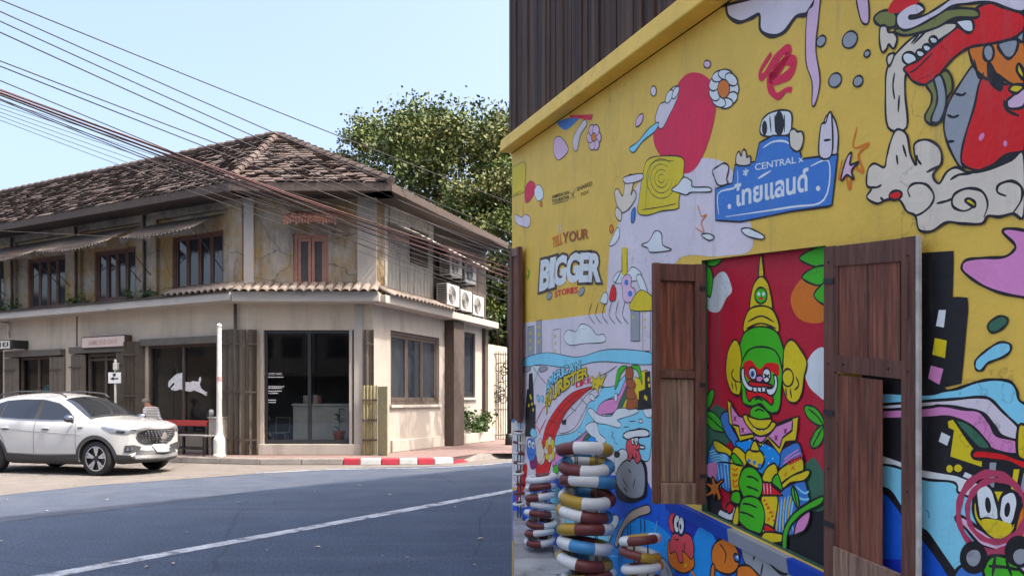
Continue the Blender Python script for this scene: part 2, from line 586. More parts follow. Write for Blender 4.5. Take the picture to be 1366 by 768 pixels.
# paler asphalt strip beside the apron
def gl(px): return [G(*q) for q in px]
sheet('road_shoulder', gl([(-260, 690), (-120, 676), (0, 661), (120, 648), (342, 632), (470, 624.5), (560, 622.5), (640, 620.5), (683, 616), (683, 618), (600, 629), (480, 639), (342, 655), (180, 676), (0, 696), (-260, 732)]), 0.004, M['pale_asphalt'])
apron = gl([(-260, 690), (-120, 676), (0, 661), (120, 648), (342, 632), (470, 624.5), (560, 622.5), (640, 620.5), (683, 616), (700, 596), (620, 596), (330, 596), (-260, 580)])
sheet('concrete_apron', apron, 0.008, M['concrete'])

# white line along the road
def road_line(name, a, b, w, m, z):
    a, b = Vector(a[:2]), Vector(b[:2])
    d = (b - a).normalized()
    n = Vector((-d.y, d.x)) * w / 2
    mb_ = MB()
    k = 40
    rng = random.Random(3)
    rows = []
    for i in range(k + 1):
        q = a + (b - a) * (i / k)
        j1, j2 = 1 + rng.uniform(-.06, .06), 1 + rng.uniform(-.06, .06)
        rows.append([(q.x + n.x * j1, q.y + n.y * j1, z), (q.x - n.x * j2, q.y - n.y * j2, z)])
    mb_.grid(rows)
    o = mb_.build(name, m)
    for p in o.data.polygons:
        if p.normal.z < 0: p.flip()
    return tag(o, kind='structure')
ln_a, ln_b = G(62, 768), G(683, 654)
ln_d = (ln_b - ln_a)
road_line('road_marking', ln_a - ln_d * 0.8, ln_b + ln_d * 2.2, 0.20, M['line_paint'], 0.004)
# thin gutter line by the kerb
mb = MB()
gp = [G(x, y, 0.012) for x, y in [(250, 640), (342, 630.5), (450, 625.2), (540, 624.2), (600, 622.2), (650, 619.2), (683, 615.5)]]
mb.grid([[p + Vector((0, -0.06, 0)), p + Vector((0, 0.06, 0))] for p in gp[1:]])
tag(mb.build('gutter_marking', M['line_paint']), kind='structure')

# kerb: row of blocks, the red and white ones at the corner
kerb_root = empty('kerb', G(440, 620))
kerb_root['kind'] = 'structure'
def kerb_pts():
    """front edge of the kerb on the ground, left to right, curving away at the right"""
    pts = [G(x, 620.3) for x in (-260, 150, 240, 345, 457)]
    pts[0] = G(-260, 600)
    pts[1] = G(150, 613.0)
    pts[2] = G(240, 617.5)
    pts += [G(480, 620.5), G(508, 620.4), G(532, 620.2), (G(557, 620.0)), G(580, 619.6), G(606, 618.6), G(626, 616.0)]
    return pts
kp = kerb_pts()
def kerb_block(a, b, m, name='kerb_block', h0=SW, h1=SW):
    d = Vector((b.x - a.x, b.y - a.y, 0)).normalized()
    n = Vector((-d.y, d.x, 0)) * 0.24
    g = d * 0.006
    a2, b2 = a + g, b - g
    zz = Vector((0, 0, 1))
    sl = n * 0.12
    mb_ = MB()
    mb_.hexa([a2, b2, b2 + n, a2 + n, a2 + zz * h0 + sl, b2 + zz * h1 + sl, b2 + n + zz * h1, a2 + n + zz * h0])
    return mb_.build(name, m, kerb_root, bevel=0.025)
L0 = kp[0]
for i in range(len(kp) - 1):
    a, b = kp[i], kp[i + 1]
    if i < 4:
        n = max(1, round((b - a).length / 1.0))
        for k in range(n):
            kerb_block(a + (b - a) * (k / n), a + (b - a) * ((k + 1) / n), M['kerb'])
    else:
        kerb_block(a, b, [M['kerb_red'], M['kerb_white']][(i - 4) % 2], h1=0.03 if i == len(kp) - 2 else SW)

# sidewalk behind the kerb, and the ramp of the side lane at the right
back = [Vector((p.x, p.y + 0.24, 0)) for p in kp[:-1]]
sw_far = [G(626, 606, SW), G(640, 604, SW), G(700, 604, SW), G(700, 570, SW), G(500, 575, SW), G(-260, 572, SW)]
sheet('sidewalk', [(p.x, p.y) for p in back] + [(p.x, p.y) for p in sw_far], SW - 0.004, M['sidewalk'])
mb = MB()
e1 = [G(606, 618.2), G(627, 615.6), G(655, 612.5), G(700, 610.0)]
e2 = [G(606, 610.2, SW), G(640, 604, SW), G(660, 603.5, SW), G(700, 603.5, SW)]
mb.grid([[a + Vector((0, 0, .006)), b] for a, b in zip(e1, e2)])
tag(mb.build('lane_ramp', M['kerb']), kind='structure')

# dry leaves lying on the road
mb = MB()
rng = random.Random(5)
for i in range(24):
    x, y = rng.uniform(0, 680), rng.uniform(640, 760)
    g = G(x, y, 0.012)
    sz = rng.uniform(.02, .05)
    a = rng.uniform(0, 6.28)
    ca, sa = math.cos(a) * sz, math.sin(a) * sz
    mb.add([g + Vector((ca, sa, .004)), g + Vector((-sa * .5, ca * .5, .012)), g + Vector((-ca, -sa, .003)), g + Vector((sa * .5, -ca * .5, .010))], [(0, 1, 2, 3)])
tag(mb.build('leaf_litter', mat('dry_leaf', (.40, .33, .22), .8, .3)), 'tiny dry leaves scattered over the road', 'leaf litter', kind='stuff')

# ------------------------------------------------------------------ the corner shophouse
cor = G(330, 606, SW)
FL = Facade(cor, G(-260, 534 + 72 * 1040 / 1630, SW))
FC = Facade(cor, G(498, 606, SW))
FR = Facade(G(498, 606, SW), G(648, 587.6, SW))
house = empty('corner_shophouse', (cor.x, cor.y, SW), 'old two-storey corner shophouse with tiled hip roof and weathered plaster', 'shophouse')
ZC = 3.98      # top of the ground floor
ZE = 6.62      # eave

def wall(F_, s0, s1, z0, z1, holes, m, name='wall', depth=0.22, parent=house):
    """wall sheet with real openings and reveals; holes are (s0, s1, z0, z1)"""
    mb_ = MB()
    hs = [(min(a, b), max(a, b), c, d) for a, b, c, d in holes]
    ss = sorted({s0, s1, *[h[0] for h in hs], *[h[1] for h in hs]})
    zs = sorted({z0, z1, *[h[2] for h in hs], *[h[3] for h in hs]})
    ss = [s for s in ss if s0 <= s <= s1]
    zs = [z for z in zs if z0 <= z <= z1]
    for i in range(len(ss) - 1):
        for j in range(len(zs) - 1):
            sm, zm = (ss[i] + ss[i + 1]) / 2, (zs[j] + zs[j + 1]) / 2
            if any(h[0] < sm < h[1] and h[2] < zm < h[3] for h in hs): continue
            mb_.add([F_.T(ss[i], 0, zs[j]), F_.T(ss[i + 1], 0, zs[j]), F_.T(ss[i + 1], 0, zs[j + 1]), F_.T(ss[i], 0, zs[j + 1])], [(0, 1, 2, 3)])
            mb_.add([F_.T(ss[i], -depth, zs[j]), F_.T(ss[i + 1], -depth, zs[j]), F_.T(ss[i + 1], -depth, zs[j + 1]), F_.T(ss[i], -depth, zs[j + 1])], [(0, 1, 2, 3)])
    for a, b, c, d in hs:
        c2, d2 = max(c, z0), min(d, z1)
        for (p, q) in (((a, c2), (b, c2)), ((b, c2), (b, d2)), ((b, d2), (a, d2)), ((a, d2), (a, c2))):
            mb_.add([F_.T(p[0], 0, p[1]), F_.T(q[0], 0, q[1]), F_.T(q[0], -depth, q[1]), F_.T(p[0], -depth, p[1])], [(0, 1, 2, 3)])
    return mb_.build(name, m, parent)

def hole(F_, x0, y0, x1, y1, zbot=None):
    a, zt = F_.px(x0, y0)
    b, zb = F_.px(x1, y1)
    return (min(a, b), max(a, b), zb if zbot is None else zbot, zt)

def window(F_, h, cols, frame_m, glass_m, rows=1, fw=0.06, n=-0.10, name='window', parent=house, sill=True):
    """casement window: outer frame, each leaf, each pane"""
    s0, s1, z0, z1 = h
    mb_ = MB()
    F_.box(mb_, s0, s0 + fw, n - .05, n + .05, z0, z1)
    F_.box(mb_, s1 - fw, s1, n - .05, n + .05, z0, z1)
    F_.box(mb_, s0 + fw, s1 - fw, n - .05, n + .05, z1 - fw, z1)
    F_.box(mb_, s0 + fw, s1 - fw, n - .05, n + .05, z0, z0 + fw)
    w = mb_.build(name, frame_m, parent)
    for c in range(cols):
        a = s0 + fw + (s1 - s0 - 2 * fw) * c / cols + .008
        b = s0 + fw + (s1 - s0 - 2 * fw) * (c + 1) / cols - .008
        l = MB()
        lw = fw * .8
        za, zb = z0 + fw + .005, z1 - fw - .005
        F_.box(l, a, a + lw, n - .02, n + .03, za, zb)
        F_.box(l, b - lw, b, n - .02, n + .03, za, zb)
        F_.box(l, a + lw, b - lw, n - .02, n + .03, zb - lw, zb)
        F_.box(l, a + lw, b - lw, n - .02, n + .03, za, za + lw * 1.3)
        for r in range(1, rows):
            zr = za + (zb - za) * r / rows
            F_.box(l, a + lw, b - lw, n - .015, n + .02, zr - .02, zr + .02)
        l.build('casement', frame_m, w)
        g = MB()
        tl = random.uniform(-.012, .012)
        tv = random.uniform(-.008, .008)
        g.add([F_.T(a + lw, n - tl - tv, za + lw), F_.T(b - lw, n + tl - tv, za + lw), F_.T(b - lw, n + tl + tv, zb - lw), F_.T(a + lw, n - tl + tv, zb - lw)], [(0, 1, 2, 3)])
        g.build('pane', glass_m, w)
    if sill:
        sb = MB()
        F_.box(sb, s0 - .06, s1 + .06, 0.002, .07, z0 - .07, z0 - .005)
        sb.build('sill', M['cornice'], w)
    return w

# --- left wing, ground floor
b0 = hole(FL, -75, 470, 4, 600, SW)
b1 = hole(FL, 16, 476, 84, 600, SW)
b2 = hole(FL, 102, 471, 175, 600, SW)
b3 = hole(FL, 197, 461, 291, 600, SW + .05)
wall(FL, 0, FL.len, SW, ZC, [b0, b1, b2, b3], M['plaster_low'], 'ground_floor_wall')
# --- left wing, upper floor
w1 = hole(FL, -46, 350, 5, 413)
w2 = hole(FL, 37, 346, 87, 410)
w3 = hole(FL, 126, 336, 181, 399)
w4 = hole(FL, 230, 316, 298, 389)
w0 = hole(FL, -130, 366, -80, 424)
wall(FL, 0, FL.len, ZC, ZE, [w0, w1, w2, w3, w4], M['plaster'], 'upper_floor_wall')
for h_ in (w0, w1, w2, w3, w4):
    window(FL, h_, 4, M['sash'], M['upper_glass'])
# pilasters and downpipes between the upper windows
for x in (-20, 18, 104, 205, 318):
    mb = MB()
    s = FL.sx(x)
    FL.box(mb, s - .22, s + .22, 0.003, .10, ZC + .14, ZE - .5)
    mb.build('pilaster', M['plaster'], house, bevel=.01)
for x in (22.5, 108, 199):
    mb = MB()
    s = FL.sx(x)
    mb.tube([FL.T(s, .15, ZC + .16), FL.T(s + .02, .15, ZE - .35)], .035)
    mb.build('downpipe', M['dark_wood'], house, smooth=True)
# frieze boards and rough brick band under the eave
mb = MB()
FL.box(mb, 0, FL.len, 0.003, .09, ZE - .50, ZE - .02)
mb.build('frieze', mat('crumbling_frieze', (.27, .22, .17), .95, .35, 5, .6, 20, stain=(.10, .08, .065), stain_scale=1.5), house)

# cornice: pale slab with dark weathered top, running round the corner
def band(name, n0, n1, z0, z1, m, pieces=((FL, None), (FC, None), (FR, None))):
    for F_, _ in pieces:
        mb_ = MB()
        F_.box(mb_, -n1 * .45 if F_ is not FL else -.0, F_.len + (n1 * .45 if F_ is FC else 0), n0, n1, z0, z1)
        mb_.build(name, m, house, bevel=.01)
band('cornice', 0.003, .55, ZC - .17, ZC + .02, M['cornice'], ((FL, None),))
band('cornice', 0.003, .48, ZC - .20, ZC - .01, M['cornice'], ((FC, None),))
band('cornice', 0.003, .45, ZC - .22, ZC - .03, M['cornice'], ((FR, None),))
mb = MB()
rows = []
for i in range(90):
    s = FL.len * i / 89
    rows.append([FL.T(s, .60 + random.uniform(-.015, .015), ZC + .035), FL.T(s, .32, ZC + .11 + random.uniform(-.02, .03)), FL.T(s, .004, ZC + .17 + random.uniform(-.01, .04))])
mb.grid(rows)
mb.build('ledge_capping', M['rust_sheet'], house, solid=.02)
# scrap and weeds on the ledge
for x in (12, 28, 105, 120, 182, 205):
    mb = MB()
    s = FL.sx(x)
    rng = random.Random(x)
    for k in range(60):
        c = FL.T(s + rng.gauss(0, .14), .22 + rng.gauss(0, .07), ZC + .16 + abs(rng.gauss(0, .12)))
        q = [Vector((rng.uniform(-1, 1), rng.uniform(-1, 1), rng.uniform(-1, 1))) * .06 for _ in range(3)]
        mb.add([c + v for v in q], [(0, 1, 2)])
    tag(mb.build('ledge_weeds', M['leaf'], house), kind='stuff')

# tile ledge: half-round tiles along the corner and the right wing
ledge = empty('tile_ledge', (0, 0, 0)); ledge.parent = house
ledge.location = (0, 0, 0)
me_tile = None
def tile_piece(F_, s, z_out, n_out, w=.105):
    mb_ = MB()
    rows_ = []
    for k in range(7):
        t = math.pi * k / 6
        a = w * math.cos(t)
        b = w * .75 * math.sin(t)
        rows_.append([F_.T(s + a, n_out, z_out + b), F_.T(s + a * .92, .03, z_out + .26 + b)])
    mb_.grid(rows_)
    return mb_.build('ledge_tile', M['ledge_tile'], ledge, smooth=True, solid=.014)
s_ = 0.0
while s_ < 2.2:
    tile_piece(FL, s_ + .1, ZC + .04, .64); s_ += .215
s_ = -.1
while s_ < FC.len + .3:
    tile_piece(FC, s_, ZC - .03 + .03, .62); s_ += .215
s_ = .1
while s_ < 3.6:
    tile_piece(FR, s_, ZC - .05, .60); s_ += .215
mb = MB()
FC.box(mb, -.2, FC.len + .2, 0.003, .50, ZC - .01, ZC + .03)
FR.box(mb, 0.05, 3.7, 0.003, .48, ZC - .03, ZC - .005)
mb.build('ledge_bed', M['cornice'], house)

# corrugated awnings over the upper windows, with their iron stays
def awning(F_, x0, x1, ztop, zbot, proj, m, droop=.0, slant=0.0, stay=True):
    s0, s1 = sorted((F_.sx(x0), F_.sx(x1)))
    mb_ = MB()
    n = int((s1 - s0) / .035)
    rows_ = []
    for i in range(n + 1):
        s = s0 + (s1 - s0) * i / n
        wv = .018 * math.sin(i * math.pi / 2)
        sag = droop * math.sin(math.pi * i / n) + random.uniform(-.008, .008)
        rows_.append([F_.T(s, .02, ztop + wv), F_.T(s, proj * .5, (ztop + zbot) / 2 + wv - sag * .5 + .03), F_.T(s, proj, zbot + wv - sag)])
    mb_.grid(rows_)
    o = mb_.build('awning', m, house, solid=.006)
    e = MB()
    # ragged hanging edge
    for i in range(0, n, 2):
        s = s0 + (s1 - s0) * i / n
        d = random.uniform(.08, .16)
        e.add([F_.T(s, proj - .01, zbot + .0), F_.T(s + .05, proj - .01, zbot), F_.T(s + .045, proj - .012, zbot - d), F_.T(s + .005, proj - .012, zbot - d)], [(0, 1, 2, 3)])
    tag(e.build('awning_fringe', m, o), kind='stuff')
    if stay:
        for s in (s0 + .05, s1 - .05):
            t = MB()
            t.tube([F_.T(s, proj - .02, zbot), F_.T(s - .02, .02, zbot - .9)], .012, 6)
            t.build('stay_rod', M['black_metal'], o)
    return o
za = FL.px(40, 337, 1.0)[1]
awning(FL, -60, -1, za + .46, za - .05, .95, M['rust_sheet'], .08)
awning(FL, 8, 88, za + .56, za - .02, 1.05, M['rust_sheet'], .10)
awning(FL, 96, 190, za + .58, za + .0, 1.05, M['rust_sheet'], .10)
awning(FL, 203, 300, za + .55, za + .05, .95, M['rust_sheet'], .06)

# --- left wing shop fronts
def gate(F_, x0, x1, ytop, n0=.02, n1=.14, z0=SW + .01, n_fold=None, m=None, name='folding_gate', parent=house):
    """folded metal gate: narrow leaves zig-zagging"""
    s0, s1 = sorted((F_.sx(x0), F_.sx(x1)))
    z1 = F_.px((x0 + x1) / 2, ytop)[1]
    k = n_fold or max(3, int((s1 - s0) / .09))
    root = None
    for i in range(k):
        a, b = s0 + (s1 - s0) * i / k, s0 + (s1 - s0) * (i + 1) / k
        mb_ = MB()
        na, nb = (n0, n1) if i % 2 == 0 else (n1, n0)
        p = [F_.T(a + .004, na, z0), F_.T(b - .004, nb, z0), F_.T(b - .004, nb + .02, z0), F_.T(a + .004, na + .02, z0)]
        mb_.hexa(p + [q + Vector((0, 0, z1 - z0)) for q in p])
        if root is None:
            root = mb_.build(name, m or M['bronze'], parent)
        else:
            mb_.build('gate_leaf', m or M['bronze'], root)
    for zz in (z0 + .35, (z0 + z1) / 2, z1 - .35):
        t = MB()
        F_.box(t, s0, s1, n1 + .022, n1 + .034, zz - .02, zz + .02)
        t.build('gate_rail', M['dark_wood'], root)
    return root
def shopframe(F_, h, m, cols, fw=.07, n=-.09, glass=M['shop_glass'], trans=None, name='shop_window'):
    s0, s1, z0, z1 = h
    mb_ = MB()
    F_.box(mb_, s0, s0 + fw, n - .05, n + .05, z0, z1)
    F_.box(mb_, s1 - fw, s1, n - .05, n + .05, z0, z1)
    F_.box(mb_, s0 + fw, s1 - fw, n - .05, n + .05, z1 - fw, z1)
    F_.box(mb_, s0 + fw, s1 - fw, n - .05, n + .05, z0, z0 + fw * 1.4)
    for c in range(1, cols):
        s = s0 + (s1 - s0) * c / cols
        F_.box(mb_, s - fw / 2, s + fw / 2, n - .04, n + .045, z0 + fw * 1.4, z1 - fw)
    if trans:
        F_.box(mb_, s0 + fw, s1 - fw, n - .03, n + .04, trans - .03, trans + .03)
    w = mb_.build(name, m, house)
    for c in range(cols):
        a, b = s0 + (s1 - s0) * c / cols + fw / 2, s0 + (s1 - s0) * (c + 1) / cols - fw / 2
        g = MB()
        g.add([F_.T(a, n, z0 + fw), F_.T(b, n, z0 + fw), F_.T(b, n, z1 - fw), F_.T(a, n, z1 - fw)], [(0, 1, 2, 3)])
        g.build('pane', glass, w)
    return w
# heads (bronze lintel boxes)
for h_, zz in ((b1, 0), (b2, 0), (b3, 0)):
    mb = MB()
    FL.box(mb, h_[0] - .12, h_[1] + .12, .003, .16, h_[3] - .02, h_[3] + .16)
    mb.build('shutter_box', M['bronze'], house, bevel=.008)
gate(FL, 13, 27, 478); gate(FL, 73, 88, 476)
shopframe(FL, (FL.sx(74), FL.sx(26), SW, b1[3] - .03), M['dark_wood'], 2)
gate(FL, 99, 116, 473); gate(FL, 162, 177, 469)
shopframe(FL, (FL.sx(163), FL.sx(116), SW, b2[3] - .03), M['dark_wood'], 2, fw=.09, trans=b2[3] - .2)
gate(FL, 176, 194, 456, .03, .24, n_fold=7)
shopframe(FL, (b3[0], b3[1], b3[2] + .35, b3[3]), M['dark_wood'], 2, fw=.08)
mb = MB(); FL.box(mb, b3[0], b3[1], -.12, -.02, b3[2], b3[2] + .35); mb.build('window_base', M['plaster_low'], house)
shopframe(FL, b0, M['dark_wood'], 3)
gate(FL, 297, 316, 440, .03, .16)
gate(FL, 321, 330, 440, .03, .16)
mb = MB(); mb.tube([FL.T(FL.sx(318), .10, SW), FL.T(FL.sx(318), .10, ZC - .2)], .04); mb.build('downpipe', M['bronze'], house, smooth=True)
# joint line in the plaster, conduit
mb = MB(); FL.box(mb, FL.sx(103.4), FL.sx(102.4), .003, .02, b2[3] + .2, ZC - .18); mb.build('wall_joint', M['dark_wood'], house)
mb = MB(); mb.tube([FL.T(FL.sx(3), .05, ZC - .2), FL.T(FL.sx(14), .06, ZC - .25), FL.T(FL.sx(14), .06, b0[3] + .3), FL.T(FL.sx(20), .06, b0[3] + .25)], .03); mb.build('conduit', M['ac_white'], house)

# --- chamfered corner, ground floor
c1 = hole(FC, 352, 440, 472, 592)
wall(FC, 0, FC.len, SW, ZC, [c1], M['plaster_low'], 'corner_wall')
shopframe(FC, c1, M['black_metal'], 2, fw=.075)
mb = MB()
FC.box(mb, FC.sx(347.5), FC.sx(352), .003, .04, c1[2], c1[3]); FC.box(mb, FC.sx(466), FC.sx(470), -.05, .02, c1[2], c1[3])
mb.build('door_trim', M['white_wall'], house)
mb = MB(); FC.box(mb, FC.sx(346), FC.sx(484), .003, .10, SW, c1[2]); mb.build('plinth', M['white_wall'], house, bevel=.01)
mb = MB(); FC.box(mb, FC.sx(473), FC.sx(484), .003, .05, c1[2] + .003, ZC - .25); mb.build('corner_pier', M['white_wall'], house)
gate(FC, 330.5, 346, 440, .03, .16)
# bronze gate behind the bamboo leaf
gate(FC, 485, 500, 440, .02, .10)
bg = gate(FC, 484.5, 505, 514, .13, .16, m=M['bamboo'], name='bamboo_gate', n_fold=9)
# lettering on the corner glass
mb = MB()
def glass_text(mb_, s, x0, y0, x1, y1, F_=FC, n=-.08):
    a, zt = F_.px(x0, y0, n); b, zb = F_.px(x1, y1, n)
    if b < a: a, b = b, a
    vs2, fs2 = text_fit(s, lambda u, v: F_.T(a + (b - a) * u, n, zb + (zt - zb) * v))
    mb_.add(vs2, fs2)
glass_text(mb, 'GOOD TASTE', 358, 497, 376, 499.8)
rng = random.Random(6)
for x0, x1, y in ((358, 378, 502.2), (358, 379, 514.8), (358, 376, 517.0), (358, 376, 520.8), (358, 371, 523.6), (358, 368, 532.8), (358, 368, 535.8)):
    x = x0                                    # rows of print too small to read
    while x < x1:
        w_ = rng.uniform(.8, 2.6)
        FC.pbox(mb, x, y, min(x + w_, x1), y + 1.1, -.081, -.079)
        x += w_ + .6
tag(mb.build('window_lettering', M['white_print'], house), kind='stuff')

# --- chamfered corner, upper floor
cw = hole(FC, 391, 312, 438, 386)
wall(FC, 0, FC.len, ZC, ZE, [cw], M['plaster'], 'upper_corner_wall')
window(FC, cw, 2, mat('pale_red_sash', (.33, .16, .11), .7, .2), mat('louvre_dark', (.06, .055, .055), .6, .2), fw=.09)
za2 = FC.px(415, 291, .5)[1]
awning(FC, 386, 456, za2 + .28, za2, .55, M['red_sheet'], 0, stay=False)
for x in (333, 484, 496):
    mb = MB(); s = FC.sx(x)
    FC.box(mb, s - .12, s + .12, .003, .09, ZC + .14, ZE - .1)
    mb.build('pilaster', M['white_wall'], house, bevel=.01)

# --- right wing, ground floor
r1 = hole(FR, 521, 440, 586, 539)
r2 = hole(FR, 609, 440, 634, 530)
wall(FR, 0, FR.len, SW, ZC, [r1, r2], M['white_wall'], 'side_wall')
window(FR, r1, 3, M['dark_wood'], M['upper_glass'], fw=.09)
window(FR, r2, 2, M['black_metal'], M['upper_glass'], fw=.08)
mb = MB(); FR.box(mb, FR.sx(521), FR.sx(590), .003, .06, SW, SW + .30); mb.build('plinth', M['white_wall'], house, bevel=.01)
mb = MB(); FR.box(mb, FR.sx(593), FR.sx(607), .003, .30, SW, ZC - .25); mb.build('timber_pillar', M['dark_wood'], house, bevel=.01)
mb = MB(); FR.box(mb, FR.sx(643), FR.sx(647), .003, .12, SW, ZC - .25); mb.build('timber_post', M['dark_wood'], house, bevel=.01)
# bamboo gate leaf standing open, towards the street
leaf_a, leaf_b = FC.T(FC.sx(505), .16, SW), FC.T(FC.sx(520), .42, SW)
d = (leaf_b - leaf_a); dn = Vector((-d.y, d.x, 0)).normalized() * .03
k = 8
for i in range(k):
    a, b = leaf_a + d * (i / k + .004), leaf_a + d * ((i + 1) / k - .004)
    mb = MB()
    zt = FC.px(512, 515, .25)[1] - SW
    mb.hexa([a, b, b + dn, a + dn] + [q + Vector((0, 0, zt)) for q in (a, b, b + dn, a + dn)])
    mb.build('bamboo_slat', M['bamboo'], bg, bevel=.006)

# --- right wing, upper floor: weathered boards
wall(FR, 0, .55, ZC, ZE, [], M['plaster'], 'upper_side_wall')
s_ = .56
while s_ < FR.len:
    mb = MB()
    FR.box(mb, s_, min(s_ + .19, FR.len), -.03, random.uniform(0, .012), ZC - .02, ZE - .25)
    mb.build('wall_board', M['grey_wood'] if s_ < 3.2 else M['dark_wood'], house)
    s_ += .20
rw = (1.9, 2.9, ZC + 1.1, ZC + 2.0)
mb = MB(); FR.box(mb, rw[0], rw[1], .014, .05, rw[2], rw[3]); mb.build('loft_hatch', M['dark_wood'], house)
# lean-to sheet roof on the side
mb = MB()
a0, a1 = FR.T(.7, .03, 5.9), FR.T(5.6, .03, 5.75)
b0_, b1_ = FR.T(.7, .85, 5.55), FR.T(5.6, .85, 5.35)
mb.grid([[a0 + (a1 - a0) * (i / 60) + Vector((0, 0, .015 * math.sin(i * 1.57))), b0_ + (b1_ - b0_) * (i / 60) + Vector((0, 0, .015 * math.sin(i * 1.57)))] for i in range(61)])
mb.build('lean_to_roof', M['grey_wood'], house, solid=.012)

# --- inside: floor, ceilings, back partitions, so the glass has something behind it
cl0 = FL.T(FL.len, -.24, 0); ca = FC.T(0, -.24, 0); cb = FC.T(FC.len, -.24, 0); cr = FR.T(FR.len, -.24, 0)
bk_l = FL.T(FL.len, -5.0, 0); bk_c = Vector((ca.x - .6, ca.y + 5.2, 0)); bk_r = Vector((cr.x - 3.2, cr.y + .4, 0))
foot = [cl0, ca, cb, cr, bk_r, bk_c, bk_l]
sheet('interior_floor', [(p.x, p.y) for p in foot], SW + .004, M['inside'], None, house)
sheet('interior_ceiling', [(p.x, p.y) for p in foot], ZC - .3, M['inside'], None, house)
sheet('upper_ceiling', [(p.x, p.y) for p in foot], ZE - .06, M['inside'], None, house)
mb = MB()
for a, b in ((cr, bk_r), (bk_r, bk_c), (bk_c, bk_l), (bk_l, cl0)):
    mb.add([(a.x, a.y, SW), (b.x, b.y, SW), (b.x, b.y, ZE), (a.x, a.y, ZE)], [(0, 1, 2, 3)])
mb.build('back_wall', M['inside_wall'], house)
for x in (92, 190):
    mb = MB(); FL.box(mb, FL.sx(x) - .06, FL.sx(x) + .06, -4.8, -.23, SW + .006, ZC - .31); mb.build('partition', M['inside_wall'], house)

# --- roof
def isect(F1, n1, F2, n2):
    a, b = F1.T(0, n1, 0), F2.T(0, n2, 0)
    d1, d2 = F1.d, F2.d
    det = d1.x * -d2.y + d2.x * d1.y
    rx, ry = b.x - a.x, b.y - a.y
    t = (rx * -d2.y + d2.x * ry) / det
    return Vector((a.x + d1.x * t, a.y + d1.y * t, 0))
OV = .75
Z = lambda v, z: Vector((v.x, v.y, z))
e1_, e2_ = Z(isect(FL, OV, FC, OV), ZE - .12), Z(isect(FC, OV, FR, OV), ZE - .12)
eL, eR = Z(FL.T(FL.len, OV, 0), ZE - .12), Z(FR.T(FR.len, OV, 0), ZE - .12)
apex = P(370, 181, 23.9)
rl = Vector((apex.x + FL.d.x * (FL.len + 1), apex.y + FL.d.y * (FL.len + 1), apex.z))
rr = Vector((apex.x + FR.d.x * 3.0, apex.y + FR.d.y * 3.0, apex.z))
mb = MB()
def slab(pts, t=.06):
    p = [Vector(q) for q in pts]
    mb.add(p, [tuple(range(len(p)))])
    mb.add([q - Vector((0, 0, t)) for q in p], [tuple(range(len(p)))])
slab([eL, e1_, apex, rl]); slab([e1_, e2_, apex]); slab([e2_, eR, rr, apex])
backs = [Vector((rl.x - FL.n.x * 3.6, rl.y - FL.n.y * 3.6, ZE - .1)), Vector((apex.x - 1.5, apex.y + 4.2, ZE - .1)), Vector((rr.x - 2.5, rr.y + 2.0, ZE - .1))]
slab([rl, apex, backs[1], backs[0]]); slab([apex, rr, backs[2], backs[1]]); slab([rr, eR, backs[2]])
roof = mb.build('roof', M['roof_tile'], house)
mb = MB()
for a, b, F_ in ((eL, e1_, FL), (e1_, e2_, FC), (e2_, eR, FR)):
    n = Vector((F_.n.x, F_.n.y, 0)) * .03
    lo, hi = Vector((0, 0, -.20)), Vector((0, 0, -.01))
    mb.hexa([a + lo, b + lo, b + lo + n, a + lo + n, a + hi, b + hi, b + hi + n, a + hi + n])
mb.build('fascia', M['dark_wood'], roof)
mb = MB()
for a, b, F_ in ((eL, e1_, FL), (e1_, e2_, FC), (e2_, eR, FR)):
    w_ = Vector((F_.n.x, F_.n.y, 0)) * -OV
    mb.add([a + Vector((0, 0, -.19)), b + Vector((0, 0, -.19)), b + w_ + Vector((0, 0, -.19)), a + w_ + Vector((0, 0, -.19))], [(0, 1, 2, 3)])
mb.build('soffit', M['dark_wood'], roof)

def roof_tiles(o, ex, ey, poly, name, tw=.26, th=.24):
    """rows of overlapping flat tiles on a roof plane: o origin, ex along the eave, ey up the slope"""
    ex, ey = ex.normalized(), ey.normalized()
    nz = ex.cross(ey).normalized()
    if nz.z < 0: nz = -nz
    q = [((p - o).dot(ex), (p - o).dot(ey)) for p in poly]
    x0, x1 = min(a[0] for a in q), max(a[0] for a in q)
    y1 = max(a[1] for a in q)
    def inside(x, y):
        c = False
        for i in range(len(q)):
            (xa, ya), (xb, yb) = q[i], q[i - 1]
            if (ya > y) != (yb > y) and x < (xb - xa) * (y - ya) / (yb - ya) + xa: c = not c
        return c
    mb_ = MB()
    rng_ = random.Random(4)
    r = 0
    y = 0.0
    while y < y1:
        x = x0 + (tw / 2 if r % 2 else 0)
        while x < x1:
            if inside(x + tw / 2, y + th * .5) and rng_.random() > .012:
                j = rng_.uniform(-.012, .012)
                lift = rng_.uniform(.022, .075)
                a = o + ex * (x + .008 + j) + ey * (y - .03 + j) + nz * lift
                b = o + ex * (x + tw - .008 + j) + ey * (y - .03 + rng_.uniform(-.01, .01)) + nz * lift
                c = o + ex * (x + tw - .008) + ey * (y + th) + nz * .006
                d_ = o + ex * (x + .008) + ey * (y + th) + nz * .006
                dn_ = nz * -.03
                mb_.add([a, b, c, d_, a + dn_, b + dn_], [(0, 1, 2, 3), (4, 5, 1, 0)])
            x += tw
        y += th
        r += 1
    return tag(mb_.build(name, M['roof_tile'], roof, recalc=False), kind='stuff')
roof_tiles(e1_, eL - e1_, (apex - e1_) - (eL - e1_).normalized() * (apex - e1_).dot((eL - e1_).normalized()), [e1_, eL, rl, apex], 'roof_tiling')
